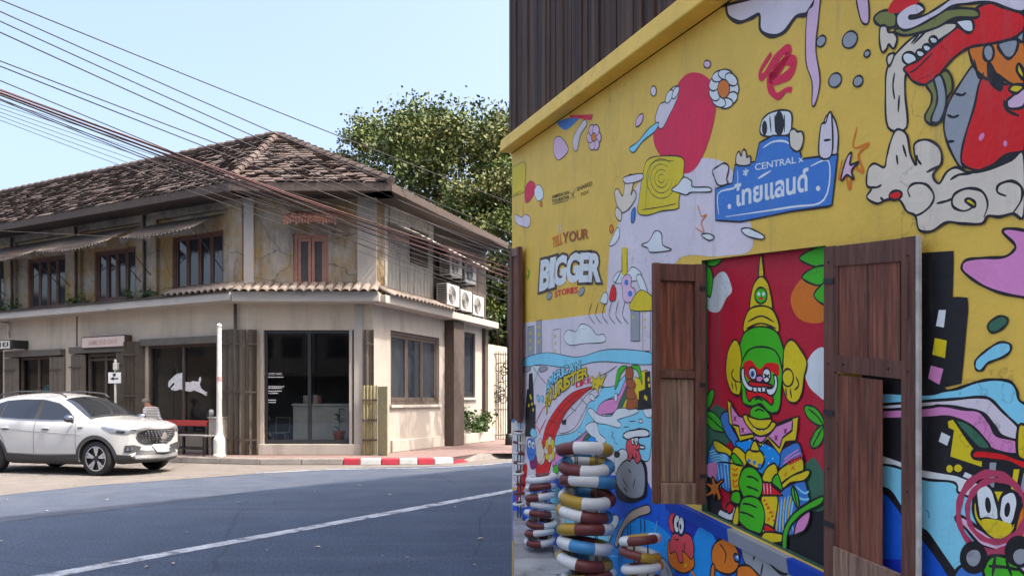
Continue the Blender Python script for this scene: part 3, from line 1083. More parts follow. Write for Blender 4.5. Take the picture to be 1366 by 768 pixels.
roof_tiles(e1_, e2_ - e1_, (apex - e1_) - (e2_ - e1_).normalized() * (apex - e1_).dot((e2_ - e1_).normalized()), [e1_, e2_, apex], 'roof_tiling')
# ridge and hip capping
for a, b in ((apex, rl), (apex, e1_), (apex, e2_)):
    n = int((b - a).length / .4)
    mb = MB()
    for i in range(n):
        p, q = a + (b - a) * (i / n), a + (b - a) * ((i + 1.08) / n)
        mb.tube([p + Vector((0, 0, .02)), q + Vector((0, 0, .05))], [.10, .115], 8)
    tag(mb.build('ridge_tiling', M['roof_tile'], roof), kind='stuff')

# ------------------------------------------------------------------ things at the shophouse
# fix: faint lettering of the corner window is kept to what can be read
# box sign above the door
def box_sign(x0, y0, x1, y1, n0, n1, text, label):
    s0, zt = FL.px(x0, y0, n1); s1, zb = FL.px(x1, y1, n1)
    a, b = min(s0, s1), max(s0, s1)
    base = FL.T((a + b) / 2, n0, zb)
    t = empty('shop_sign', base, label, 'sign')
    mb_ = MB(); FL.box(mb_, a, b, n0, n1, zb, zt); mb_.build('sign_box', M['dark_wood'], t, bevel=.006)
    mb_ = MB(); FL.box(mb_, a + .03, b - .03, n1 + .003, n1 + .010, zb + .03, zt - .03); mb_.build('sign_panel', M['sign_face'], t)
    mb_ = MB()
    h_ = zt - zb
    # s grows to the left in the picture, so lettering runs from b to a
    vs2, fs2 = text_fit(text, lambda u, v: FL.T(b - (b - a) * (.17 + .66 * u), n1 + .014, zb + h_ * (.30 + .36 * v)), .01)
    mb_.add(vs2, fs2); mb_.build('lettering', M['sign_text'], t)
    return t
box_sign(109, 449.5, 167, 462.5, .02, .22, 'SAME OLD DAYS', 'long pale pink box sign above the shop door')
s, z = FL.px(-14, 458, .9)
t = empty('hanging_sign', FL.T(FL.sx(6), .02, z), 'small bracket sign jutting out at the left edge above a doorway', 'sign')
mb = MB(); FL.box(mb, FL.sx(13, .5), FL.sx(-30, .5), .40, .48, z - .15, z + .13); mb.build('sign_board', M['dark_wood'], t, bevel=.006)
mb = MB(); FL.box(mb, FL.sx(12.3, .5), FL.sx(-29, .5), .483, .492, z - .12, z + .10); mb.build('sign_panel', mat('cream_sign', (.62, .56, .46), .6, .05), t)
mb = MB(); a, b = FL.sx(10.5, .5), FL.sx(-16, .5)
vs2, fs2 = text_fit('\u0e22\u0e19\u0e22', lambda u, v: FL.T(b + (a - b) * u, .496, z - .07 + .13 * v), .015)
mb.add(vs2, fs2); mb.build('lettering', M['black_metal'], t)
mb = MB(); FL.box(mb, FL.sx(17.5, .45), FL.sx(13.2, .45), .003, .46, z - .12, z - .07); FL.box(mb, FL.sx(17.5, .45), FL.sx(16.6, .45), .003, .46, z - .069, z + .12); mb.build('bracket', M['black_metal'], t)

# white leaping dog on the shop window, print on the glass
dg_ = [(188, 205), (192, 180), (215, 160), (245, 130), (268, 115), (300, 112), (312, 102), (330, 108), (332, 130), (318, 140), (330, 160), (322, 180), (345, 188), (372, 190), (398, 178), (425, 182), (445, 185), (452, 150), (465, 142), (470, 170), (458, 205), (468, 240), (495, 262), (522, 275), (520, 285), (505, 285), (525, 302), (505, 302), (478, 285), (440, 270), (410, 258), (375, 270), (330, 262), (290, 250), (250, 262), (215, 255), (208, 240), (230, 220), (245, 205), (235, 190), (212, 215), (198, 235), (190, 232)]
dpx = [(195 + x / 6.4, 480 + y / 6.4) for x, y in dg_]
mb = MB()
pts = [FL.px(x, y, -.075) for x, y in dpx]
v3 = [FL.T(s, -.075, z) for s, z in pts]
tri = geometry.tessellate_polygon([[Vector((s, z, 0)) for s, z in pts]])
mb.add(v3, [tuple(q) for q in tri])
tag(mb.build('dog_decal', mat('dog_print', (.72, .68, .64), .7, .3, 14, stain=(.45, .18, .16), stain_scale=5, stain_lo=.62, stain_hi=.68)), 'white leaping dog printed on the large shop window', 'decal')

# street sign with arrow on a thin pole
c = FL.T(FL.sx(154, .8), .8, SW)
t = empty('arrow_sign', c, 'small white arrow sign on a thin pole before the shop door', 'sign')
mb = MB(); mb.tube([c, c + Vector((0, 0, 2.35))], .03); mb.build('pole', M['ac_white'], t, smooth=True)
zt = P(154, 496.5, c.y).z; zb = P(154, 511, c.y).z
w = .16
mb = MB(); mb.box((c.x - w, c.y - .05, zb), (c.x + w, c.y - .033, zt)); mb.build('sign_plate', M['white_print'], t, bevel=.004)
mb = MB()
zc = (zb + zt) / 2 - .02
mb.add([(c.x - .11, c.y - .055, zc), (c.x - .02, c.y - .055, zc + .05), (c.x - .02, c.y - .055, zc + .018), (c.x + .10, c.y - .055, zc + .018), (c.x + .10, c.y - .055, zc - .018), (c.x - .02, c.y - .055, zc - .018), (c.x - .02, c.y - .055, zc - .05)], [(0, 1, 2, 3, 4, 5, 6)])
mb.box((c.x - .04, c.y - .056, zt - .10), (c.x + .03, c.y - .053, zt - .03))
mb.build('arrow', M['black_metal'], t)
mb = MB(); mb.box((c.x - .02, c.y - .10, zt + .06), (c.x + .09, c.y + .02, zt + .24)); mb.build('meter_box', M['ac_white'], t, bevel=.01)

# lamp post on the kerb
c = G(292.5, 609, SW)
t = empty('round_post', c, 'whitewashed round post with a thick base standing on the kerb', 'post')
mb = MB()
mb.lathe([(.145, 0), (.145, .05), (.130, .07), (.130, .38), (.122, .42), (.085, .50), (.075, .56), (.062, .9), (.055, 2.2), (.050, 3.0)], c, 20)
mb.build('shaft', M['post_white'], t, smooth=False, bevel=.01)
mb = MB(); mb.lathe([(.058, 0), (.062, .04), (.03, .08)], c + Vector((0, 0, 3.0)), 16); mb.build('cap', M['ac_white'], t)
mb = MB(); mb.lathe([(.064, 0), (.064, .10)], c + Vector((0, 0, 1.75)), 16); mb.build('sticker_band', mat('sticker', (.42, .25, .22), .6, .3, 20), t)

# red counter in front of the shop window, crate end, grey bench
def slat_table(name, label, cat, s0, s1, n0, n1, z, m, leg_m, apron_h=.0, leg=.05):
    base = FL.T((s0 + s1) / 2, (n0 + n1) / 2, SW)
    t_ = empty(name, base, label, cat)
    k_ = 3
    for i in range(k_):
        a_, b_ = n0 + (n1 - n0) * i / k_ + .005, n0 + (n1 - n0) * (i + 1) / k_ - .005
        mb_ = MB(); FL.box(mb_, s0, s1, a_, b_, z - .035, z); mb_.build('top_board', m, t_, bevel=.004)
    if apron_h:
        mb_ = MB(); FL.box(mb_, s0, s1, n1 + .002, n1 + .022, z - apron_h, z - .005); mb_.build('apron', m, t_)
    for s_1 in (s0 + .02, s1 - .02 - leg):
        for n_1 in (n0 + .01, n1 - .01 - leg):
            mb_ = MB(); FL.box(mb_, s_1, s_1 + leg, n_1, n_1 + leg, SW, z - .037); mb_.build('leg', leg_m, t_)
    for zz in (SW + .14,):
        mb_ = MB(); FL.box(mb_, s0 + .02 + leg, s1 - .02 - leg, n1 - .04, n1 - .015, zz, zz + .04); mb_.build('stretcher', leg_m, t_)
    return t_
sA, sB = FL.sx(277, .4), FL.sx(216, .4)
slat_table('window_counter', 'long red counter under the window with the leaping dog', 'counter', sA, sB, .10, .42, FL.px(250, 560.5, .42)[1], M['red_paint'], M['dark_wood'], .13)
sA, sB = FL.sx(278.5, .75), FL.sx(236, .75)
slat_table('bench', 'low grey wooden bench in front of the red counter', 'bench', sA, sB, .55, .88, FL.px(258, 580, .88)[1], mat('grey_bench', (.22, .21, .20), .8, .2), M['black_metal'])
s0, z1 = FL.px(278.5, 557.5, .5); s1, _ = FL.px(288.5, 604, .5)
base = FL.T((s0 + s1) / 2, .3, SW)
t = empty('crate_stand', base, 'narrow pale wooden stand between the red counter and the round post', 'stand')
for k in range(3):
    a, b = min(s0, s1), max(s0, s1)
    mb = MB(); FL.box(mb, a + (b - a) * k / 3 + .003, a + (b - a) * (k + 1) / 3 - .003, .10, .50, SW, z1); mb.build('board', mat('pale_crate', (.33, .29, .24), .8, .2), t)
mb = MB(); FL.box(mb, a - .02, b + .02, .08, .52, z1 + .002, z1 + .03); mb.build('top_board', M['grey_wood'], t)
c = FL.T(FL.sx(282, .3), .3, z1 + .03)
mb = MB(); mb.lathe([(.05, 0), (.06, .10), (.055, .16), (.03, .18)], c, 14)
tag(mb.build('jar', mat('grey_jar', (.35, .35, .34), .4, .1), smooth=True), 'small grey jar on the narrow wooden stand', 'jar')

# person bent over the counter, striped shirt
def person():
    s = FL.sx(209, .45)
    base = FL.T(s, .62, SW)
    t_ = empty('person', base, 'person in a striped shirt bent forward beside the red counter', 'person')
    ex, ey = Vector((FL.d.x, FL.d.y, 0)) * -1, Vector((FL.n.x, FL.n.y, 0))     # ex: to the right in the picture
    def q(a, n, z): return base + ex * a + ey * n + Vector((0, 0, z))
    me = bpy.data.meshes.new('body')
    J = {'pel': (.0, 0, .66), 'waist': (-.02, 0, .80), 'chest': (.00, .02, 1.02), 'neck': (-.06, .03, 1.15), 'head0': (-.10, .03, 1.20), 'head1': (-.15, .04, 1.23),
         'shL': (.02, .19, 1.08), 'elL': (.10, .22, .84), 'haL': (.30, .14, .82), 'shR': (.02, -.17, 1.08), 'elR': (.12, -.16, .84), 'haR': (.32, -.06, .82),
         'hpL': (.03, .10, .64), 'knL': (.44, .12, .62), 'anL': (.44, .14, .10), 'toL': (.58, .15, .05),
         'hpR': (.03, -.10, .64), 'knR': (.44, -.10, .62), 'anR': (.42, -.10, .10), 'toR': (.56, -.10, .05)}
    R = {'pel': .15, 'waist': .135, 'chest': .155, 'neck': .055, 'head0': .085, 'head1': .075, 'shL': .062, 'elL': .046, 'haL': .035, 'shR': .062, 'elR': .046, 'haR': .035,
         'hpL': .095, 'knL': .062, 'anL': .045, 'toL': .038, 'hpR': .095, 'knR': .062, 'anR': .045, 'toR': .038}
    names = list(J)
    E_ = [('pel', 'waist'), ('waist', 'chest'), ('chest', 'neck'), ('neck', 'head0'), ('head0', 'head1'), ('chest', 'shL'), ('shL', 'elL'), ('elL', 'haL'), ('chest', 'shR'), ('shR', 'elR'), ('elR', 'haR'),
          ('pel', 'hpL'), ('hpL', 'knL'), ('knL', 'anL'), ('anL', 'toL'), ('pel', 'hpR'), ('hpR', 'knR'), ('knR', 'anR'), ('anR', 'toR')]
    me.from_pydata([q(*J[n]) - base for n in names], [(names.index(a), names.index(b)) for a, b in E_], [])
    o = bpy.data.objects.new('body', me); COL.objects.link(o); o.parent = t_
    o.modifiers.new('skin', 'SKIN')
    sk = me.skin_vertices[0].data
    for i, n in enumerate(names):
        sk[i].radius = (R[n], R[n])
        sk[i].use_root = (n == 'pel')
    ss = o.modifiers.new('smooth', 'SUBSURF'); ss.levels = 2; ss.render_levels = 2
    # material by height / region: striped shirt, grey trousers, skin
    m_ = bpy.data.materials.new('person_clothes'); m_.use_nodes = True
    N, L = m_.node_tree.nodes, m_.node_tree.links
    b = N['Principled BSDF']; b.inputs['Roughness'].default_value = .85
    tc = N.new('ShaderNodeTexCoord'); sp = N.new('ShaderNodeSeparateXYZ'); L.new(tc.outputs['Object'], sp.inputs[0])
    wv = N.new('ShaderNodeMath'); wv.operation = 'MULTIPLY'; wv.inputs[1].default_value = 26; L.new(sp.outputs['Z'], wv.inputs[0])
    fr = N.new('ShaderNodeMath'); fr.operation = 'FRACT'; L.new(wv.outputs[0], fr.inputs[0])
    gt = N.new('ShaderNodeMath'); gt.operation = 'GREATER_THAN'; gt.inputs[1].default_value = .62; L.new(fr.outputs[0], gt.inputs[0])
    m1 = N.new('ShaderNodeMix'); m1.data_type = 'RGBA'; L.new(gt.outputs[0], m1.inputs['Factor']); m1.inputs['A'].default_value = (.66, .65, .64, 1); m1.inputs['B'].default_value = (.06, .065, .10, 1)
    g2 = N.new('ShaderNodeMath'); g2.operation = 'GREATER_THAN'; g2.inputs[1].default_value = .74; L.new(sp.outputs['Z'], g2.inputs[0])
    m2 = N.new('ShaderNodeMix'); m2.data_type = 'RGBA'; L.new(g2.outputs[0], m2.inputs['Factor']); m2.inputs['A'].default_value = (.19, .20, .22, 1); L.new(m1.outputs['Result'], m2.inputs['B'])
    g3 = N.new('ShaderNodeMath'); g3.operation = 'GREATER_THAN'; g3.inputs[1].default_value = 1.145; L.new(sp.outputs['Z'], g3.inputs[0])
    m3 = N.new('ShaderNodeMix'); m3.data_type = 'RGBA'; L.new(g3.outputs[0], m3.inputs['Factor']); L.new(m2.outputs['Result'], m3.inputs['A']); m3.inputs['B'].default_value = (.30, .15, .095, 1)
    L.new(m3.outputs['Result'], b.inputs['Base Color'])
    me.materials.append(m_)
    hair = MB()
    hc = q(-.145, .035, 1.285)
    hair.ball(hc, (.10, .10, .075), 14)
    hair.build('hair', mat('grey_hair', (.20, .17, .14), .9, .3, 20), t_, smooth=True)
    # stool he sits on
    st = empty('stool', q(0, 0, 0), 'plain stool under the person in the striped shirt', 'stool')
    mb_ = MB(); mb_.lathe([(.17, .47), (.17, .51)], q(0, 0, 0), 18); mb_.build('seat', M['dark_wood'], st)
    for a in range(4):
        t1 = a * math.pi / 2 + .4
        mb_ = MB(); mb_.tube([q(.11 * math.cos(t1), .11 * math.sin(t1), .469), q(.16 * math.cos(t1), .16 * math.sin(t1), 0)], .015, 6); mb_.build('leg', M['dark_wood'], st)
person()

# things inside the corner shop: counter, chair, boxes, potted plant by the glass
s0, z1 = FC.px(391, 538, -.9); s1, _ = FC.px(474, 592, -.9)
c = FC.T((s0 + s1) / 2, -1.2, SW)
t = empty('shop_counter', c, 'pale serving counter behind the corner shop glass', 'counter')
mb = MB(); FC.box(mb, s0, s1 + .6, -1.5, -.9, SW + .01, z1 - .06); mb.build('front', M['counter'], t)
mb = MB(); FC.box(mb, s0 - .03, s1 + .6, -1.53, -.87, z1 - .058, z1); mb.build('counter_top', M['counter'], t, bevel=.006)
for i, (x, wd, ht, col, lab) in enumerate(((405, .16, .20, (.55, .48, .38), 'cream box on the pale counter inside the corner shop'), (418, .12, .22, (.55, .45, .30), 'tan upright box on the pale shop counter'), (424, .08, .20, (.42, .10, .08), 'red tin on the pale shop counter'))):
    s = FC.sx(x, -1.1)
    mb = MB(); FC.box(mb, s, s + wd, -1.2, -1.06, z1 + .002, z1 + ht)
    mb.box((0, 0, 0), (.0001, .0001, .0001), 0, lambda a, b, cc: FC.T(s, -1.1, z1 + .01))
    tag(mb.build('box' if i < 2 else 'tin', mat('carton%d' % i, col, .7, .1), bevel=.008), lab, 'box' if i < 2 else 'tin')
s = FC.sx(452, -.35)
c = FC.T(s, -.38, c1[2] + .01)
mb = MB(); FC.box(mb, FC.sx(352), FC.sx(472), -.80, -.23, SW + .01, c1[2] + .005); mb.build('window_stage', M['counter'], house)
t = empty('potted_plant', c, 'leafy plant in an orange clay pot behind the corner shop glass', 'plant')
mb = MB(); mb.lathe([(.10, 0), (.135, .24), (.15, .25), (.15, .29), (.12, .29)], c, 18); mb.build('pot', M['terracotta'], t, smooth=False)
mb = MB(); mb.tube([c + Vector((0, 0, .27)), c + Vector((.01, 0, .6)), c + Vector((0, .01, .85))], .012, 6); mb.build('stem', M['bark'], t)
rng = random.Random(12)
def big_leaf(base, d, ln, w, droop, t_, m):
    mb_ = MB(); rows_ = []
    side = d.cross(Vector((0, 0, 1))).normalized()
    for i in range(6):
        u = i / 5
        p = base + d * ln * u + Vector((0, 0, -droop * u * u))
        ww = w * math.sin(math.pi * min(1, u * .92 + .06))
        rows_.append([p - side * ww + Vector((0, 0, ww * .3)), p, p + side * ww + Vector((0, 0, ww * .3))])
    mb_.grid(rows_)
    return mb_.build('leaf', m, t_, smooth=True)
for k in range(15):
    a = rng.uniform(0, 6.28); hgt = rng.uniform(.3, .85)
    d = Vector((math.cos(a), math.sin(a) * .35, rng.uniform(.3, 1.0))).normalized()
    big_leaf(c + Vector((0, 0, hgt)), d, rng.uniform(.14, .24), .045, .08, t, M['leaf'])
# chair inside
c = FC.T(FC.sx(364, -.6), -1.3, SW + .01)
t = empty('cafe_chair', c, 'pale thin-legged chair inside the corner shop', 'chair')
pale = mat('pale_tube', (.6, .58, .55), .4, .05)
for (a, b) in ((-.18, -.18), (.18, -.18), (.18, .18), (-.18, .18)):
    mb = MB(); mb.tube([c + Vector((a, b, 0)), c + Vector((a * .8, b * .8, .45))], .014, 6); mb.build('leg', pale, t)
mb = MB(); mb.box((c.x - .19, c.y - .19, c.z + .452), (c.x + .19, c.y + .19, c.z + .48)); mb.build('seat', pale, t, bevel=.01)
mb = MB(); mb.tube([c + Vector((-.17, .17, .48)), c + Vector((-.18, .22, .85)), c + Vector((.18, .22, .85)), c + Vector((.17, .17, .48))], .014, 6); mb.build('backrest', pale, t)

# window shop things behind the first window: teal cloth on a stand
c = FL.T(FL.sx(66, -.45), -.45, SW + .01)
t = empty('dress_form', c, 'teal garment on a stand behind the shop window at the left', 'garment')
mb = MB(); mb.tube([c, c + Vector((0, 0, 1.35))], .02); mb.lathe([(.16, 0), (.16, .02)], c, 14); mb.build('stand', M['black_metal'], t)
mb = MB(); mb.lathe([(.26, .85), (.20, 1.15), (.13, 1.45), (.16, 1.68), (.05, 1.78)], c, 16); mb.build('garment', mat('teal_cloth', (.05, .30, .27), .8, .2), t, smooth=True)

# air conditioners on the side wall
def ac_unit(s, z, n0, label):
    base = FR.T(s, n0, z)
    t_ = empty('air_conditioner', base, label, 'air conditioner', 'outdoor units on the side wall')
    w_, d_, h_ = .82, .34, .60
    mb_ = MB(); FR.box(mb_, s, s + w_, n0, n0 + d_, z, z + h_); mb_.build('casing', M['ac_white'], t_, bevel=.015)
    mb_ = MB()
    for k in range(9):
        zz = z + .05 + k * .06
        FR.box(mb_, s - .012, s - .004, n0 + .04, n0 + d_ - .04, zz, zz + .03)
    mb_.build('side_grille', M['black_metal'], t_)
    mb_ = MB()
    cx_, cz_ = s + .30, z + h_ / 2
    for r_ in (.05, .11, .17, .23):
        mb_.tube([FR.T(cx_ + r_ * math.cos(a * .393), n0 + d_ + .012, cz_ + r_ * math.sin(a * .393)) for a in range(17)], .008, 5)
    mb_.build('fan_guard', M['black_metal'], t_)
    mb_ = MB(); FR.box(mb_, s + .05, s + .10, 0, n0 + d_, z - .05, z - .003); FR.box(mb_, s + w_ - .1, s + w_ - .05, 0, n0 + d_, z - .05, z - .003); mb_.build('bracket', M['black_metal'], t_)
for s_i, z_i, n_i, lb in ((FR.sx(590, .3), 4.10, .12, 'nearest air conditioner unit of the lower row by the tile ledge'), (FR.sx(608, .3), 4.05, .12, 'middle air conditioner of the lower row on the side wall'), (FR.sx(625, .3), 4.0, .12, 'farthest air conditioner in the lower row'),
                          (FR.sx(594, .3), 4.95, .12, 'nearer air conditioner unit of the upper row under the lean-to roof'), (FR.sx(614, .3), 4.9, .12, 'farther air conditioner of the upper row under the lean-to roof')):
    ac_unit(s_i, z_i, n_i, lb)

# planter with shrubs, iron gate, black post at the lane
def leaf_cloud(mb_, centers, n, size, rng_, spread):
    for _ in range(n):
        c_ = rng_.choice(centers)
        p = Vector((c_[0] + rng_.gauss(0, spread[0]), c_[1] + rng_.gauss(0, spread[1]), c_[2] + rng_.gauss(0, spread[2])))
        a = Vector((rng_.uniform(-1, 1), rng_.uniform(-1, 1), rng_.uniform(-.5, .9))).normalized()
        b = a.cross(Vector((rng_.uniform(-1, 1), rng_.uniform(-1, 1), rng_.uniform(-1, 1)))).normalized()
        L_ = size * rng_.uniform(.6, 1.3)
        mb_.add([p, p + a * L_ * .5 + b * L_ * .28, p + a * L_, p + a * L_ * .5 - b * L_ * .28], [(0, 1, 2, 3)])
c0, c1_ = G(609, 593, SW), G(660, 588, SW)
t = empty('planter', (c0 + c1_) / 2, 'low stone planter at the foot of the side wall', 'planter')
mb = MB()
dv = (c1_ - c0).normalized(); nv = Vector((dv.y, -dv.x, 0)) * -.5
mb.hexa([c0, c1_, c1_ + nv, c0 + nv] + [q + Vector((0, 0, .30)) for q in (c0, c1_, c1_ + nv, c0 + nv)])
mb.build('trough', M['white_wall'], t, bevel=.02)
rng = random.Random(8)
for i in range(4):
    c = c0 + (c1_ - c0) * ((i + .5) / 4) + nv * .5 + Vector((0, 0, .30))
    sh = empty('shrub', c, ['bushy dark shrub at the left end of the stone planter', 'second shrub from the left in the stone planter', 'third shrub from the left in the stone planter', 'shrub at the right end of the stone planter by the iron gate'][i], 'shrub', 'shrubs in the planter')
    mb = MB(); leaf_cloud(mb, [(c.x + rng.uniform(-.2, .2), c.y + rng.uniform(-.15, .15), c.z + rng.uniform(.15, .55)) for _ in range(6)], 420, .13, rng, (.12, .12, .10)); tag(mb.build('foliage', M['leaf'], sh, recalc=False), kind='stuff')
    mb = MB()
    for k in range(3): mb.tube([c, c + Vector((rng.uniform(-.15, .15), rng.uniform(-.1, .1), .45))], .012, 5)
    mb.build('stem', M['bark'], sh)
ga, gb = P(652, 534, 27.4), P(690, 534, 28.2)
t = empty('iron_gate', (ga.x, ga.y, SW), 'black wrought iron gate with scrollwork at the lane', 'gate')
zt = P(665, 488, 27.6).z + .5
for i in range(13):
    q = ga + (gb - ga) * (i / 12)
    mb = MB(); mb.tube([(q.x, q.y, SW), (q.x, q.y, zt)], .014, 6); mb.build('bar', M['black_metal'], t)
for zz in (SW + .15, zt - .1, SW + 1.0):
    mb = MB()
    mb.tube([(ga.x, ga.y, zz), (gb.x, gb.y, zz)], .02, 6)
    mb.build('rail', M['black_metal'], t)
rng = random.Random(2)
for i in range(12):
    q = ga + (gb - ga) * rng.uniform(.15, .7); zz = rng.uniform(SW + 1.1, zt - .4)
    mb = MB(); sg = rng.choice((-1, 1))
    mb.tube([(q.x + sg * r_ * .012 * math.cos(r_ * .5), q.y - .03, zz + r_ * .012 * math.sin(r_ * .5)) for r_ in range(4, 18)], .016, 5)
    mb.build('scroll', M['black_metal'], t)
mb = MB(); FR.box(mb, FR.len + .3, FR.len + 3.5, -.3, -.06, SW, 3.3); tag(mb.build('garden_wall', M['plaster_low']), 'plain plastered garden wall behind the iron gate', 'wall')
q = G(679.5, 593, SW)
mb = MB(); mb.tube([q, q + Vector((0, 0, 4.8))], .07, 12); mb.lathe([(.13, 0), (.12, .3), (.08, .34)], q, 12)
tag(mb.build('lane_pole', M['black_metal'], smooth=True), 'dark slim pole at the mouth of the lane', 'pole')

# ------------------------------------------------------------------ trees behind and beside the house
LEAF_MATS = []
for nm, col in (('tree_leaf_a', (.085, .115, .024)), ('tree_leaf_b', (.12, .12, .03)), ('tree_leaf_c', (.045, .07, .02))):
    m_ = mat(nm, col, .55, .45, .8, spec=.35)
    b = m_.node_tree.nodes['Principled BSDF']
    LEAF_MATS.append(m_)
def tree(name, label, base, trunk_h, crown, n_leaf, seed, leaf=.15, clumps=70, group='trees round the corner house', fill=.55):
    """crown: (centre, radii). limbs run from the trunk to clump centres; leaves gather round the clumps"""
    rng_ = random.Random(seed)
    base = Vector(base); cc, rad = Vector(crown[0]), crown[1]
    t_ = empty(name, base, label, 'tree', group)
    top = Vector((base.x * .6 + cc.x * .4, base.y * .6 + cc.y * .4, base.z + trunk_h))
    mb_ = MB()
    mid = (base + top) / 2 + Vector((rng_.uniform(-.15, .15), rng_.uniform(-.1, .1), 0))
    mb_.tube([base, mid, top, cc], [.22, .17, .13, .05], 10)
    cl = []
    while len(cl) < clumps:
        v = Vector((rng_.uniform(-1, 1), rng_.uniform(-1, 1), rng_.uniform(-1, 1)))
        if fill < v.length < 1.0:
            v = v * (1 + .18 * math.sin(5 * v.x + seed) * math.cos(4 * v.z))
            cl.append(cc + Vector((v.x * rad[0], v.y * rad[1], v.z * rad[2])))
    for p in cl[::3]:
        a = top + (cc - top) * rng_.uniform(0, .7)
        m1_ = a + (p - a) * .5 + Vector((0, 0, rng_.uniform(-.1, .3)))
        mb_.tube([a, m1_, p], [.05, .03, .012], 5)
    mb_.build('trunk', M['bark'], t_, smooth=True)
    n = n_leaf
    r_ = np.random.default_rng(seed)
    idx = r_.integers(0, len(cl), n)
    C_ = np.array([list(p) for p in cl])
    spread = r_.uniform(.25, .6, len(cl)) * min(rad) / 2.4
    off = np.clip(r_.normal(size=(n, 3)), -1.7, 1.7) * spread[idx][:, None] * np.array([1, 1, .6])
    p0 = C_[idx] + off
    a = r_.normal(size=(n, 3)); a[:, 2] -= .35; a /= np.linalg.norm(a, axis=1)[:, None]
    b = np.cross(a, r_.normal(size=(n, 3))); b /= np.linalg.norm(b, axis=1)[:, None]
    L_ = (leaf * r_.uniform(.6, 1.35, n))[:, None]
    V = np.stack([p0, p0 + a * L_ * .5 + b * L_ * .3, p0 + a * L_, p0 + a * L_ * .5 - b * L_ * .3], 1).reshape(-1, 3) - np.array(list(base))
    me = bpy.data.meshes.new('crown')
    me.vertices.add(4 * n); me.vertices.foreach_set('co', V.ravel())
    me.loops.add(4 * n); me.loops.foreach_set('vertex_index', np.arange(4 * n))
    me.polygons.add(n); me.polygons.foreach_set('loop_start', np.arange(0, 4 * n, 4)); me.polygons.foreach_set('loop_total', np.full(n, 4))
    for m_ in LEAF_MATS: me.materials.append(m_)
    cm = r_.choice(3, len(cl), p=[.5, .28, .22])
    mi = cm[idx]; flip = r_.random(n) < .25; mi[flip] = r_.integers(0, 3, flip.sum())
    me.polygons.foreach_set('material_index', mi.astype(np.int32))
    me.update(); me.validate()
    o = bpy.data.objects.new('crown', me); COL.objects.link(o); o.parent = t_
    o['kind'] = 'stuff'
    return t_
tree('broadleaf_tree', 'tall leafy tree rising behind the hip roof', (-2.2, 33, 0), 4.5, (P(606, 242, 33), (3.5, 3.0, 3.0)), 40000, 1, .17, 110)
tree('broadleaf_tree', 'sparse tree top peeping over the roof beside the taller tree', (-6.6, 37, 0), 5.5, (P(500, 215, 37), (1.7, 1.8, 2.1)), 8000, 2, .17, 36)
tree('broadleaf_tree', 'full leafy tree at the lane next to the air conditioners', (0.3, 31, 0), 3.2, (P(664, 330, 31), (2.0, 2.4, 3.3)), 30000, 3, .15, 90)
tree('broadleaf_tree', 'low bright green tree hanging over the garden wall', (-0.4, 29.8, 0), 1.8, (P(668, 430, 29.8), (1.2, 1.3, 1.3)), 10000, 4, .14, 40)
tree('street_tree', 'street tree leaning over the sidewalk opposite the side wall', (2.9, 20.6, 0), 6.0, (Vector((2.1, 21.3, 8.4)), (1.9, 1.8, 1.2)), 1050, 5, .27, 26, fill=.3)

# ------------------------------------------------------------------ overhead cables, strung from the left foreground to the lane
WIRES = [((-20, -12), (725, 287), 'wire', .011), ((-20, 2), (725, 330), 'wire', .011), ((-20, 14), (725, 349), 'wire', .011), ((-20, 28), (725, 361), 'wire', .012),
         ((-20, 70), (725, 352), 'wire', .011), ((-20, 76), (725, 366), 'wire', .011), ((-20, 94), (725, 398), 'wire', .010), ((-20, 107), (725, 372), 'wire_red', .017),
         ((-20, 109), (725, 380), 'wire_red', .020), ((-20, 112), (725, 386), 'wire_red', .020), ((-20, 114), (725, 393), 'wire', .016), ((-20, 118), (725, 407), 'wire', .010), ((-20, 122), (725, 420), 'wire', .010)]
for i, (a, b, m_, r_) in enumerate(WIRES):
    A, B = P(a[0], a[1], 13.0 + .05 * i), P(b[0], b[1], 23.5 + .05 * i)
    if m_ == 'wire_red': r_ *= 1.0
    mb = MB(); k = 28
    sag = .14 + .03 * (i % 4)
    A2 = A - (B - A) * .25
    mb.tube([A2 + (B - A2) * (j / k) - Vector((0, 0, sag * (1 - (2 * j / k - 1) ** 2) * .5)) for j in range(k + 1)], r_, 5)
    nm = ORD[i]
    tag(mb.build('overhead_cable', M[m_], smooth=True), '%s overhead cable from the top crossing the sky above the shophouse' % nm if i < 7 else '%s cable from the top, in the %s bundle over the roof' % (nm, 'reddish' if m_ == 'wire_red' else 'dark'), 'cable', 'overhead cables')
for i in range(6):
    A, B = P(-20, 150 + 9 * i, 15.5 + .1 * i), P(725, 352 + 13 * i, 22.6 + .05 * i)
    A = P(-30, 124 + 5 * i, 14.0 + .1 * i)
    mb = MB(); mb.tube([A + (B - A) * (j / 20) - Vector((0, 0, .10 * (1 - (j / 10 - 1) ** 2))) for j in range(21)], .006, 5)
    tag(mb.build('service_cable', M['wire'], smooth=True), '%s service cable from the left, slung low across the corner wall' % ORD[i], 'cable', 'service cables on the corner')
# small line from the left along the awnings
A, B = P(-20, 307, 21.5), P(200, 318, 19.8)
mb = MB(); mb.tube([A + (B - A) * (j / 10) for j in range(11)], .005, 5)
tag(mb.build('overhead_cable', M['bronze']), 'thin pale cable running along the awnings', 'cable')
# utility pole out of frame at the left that carries the cables

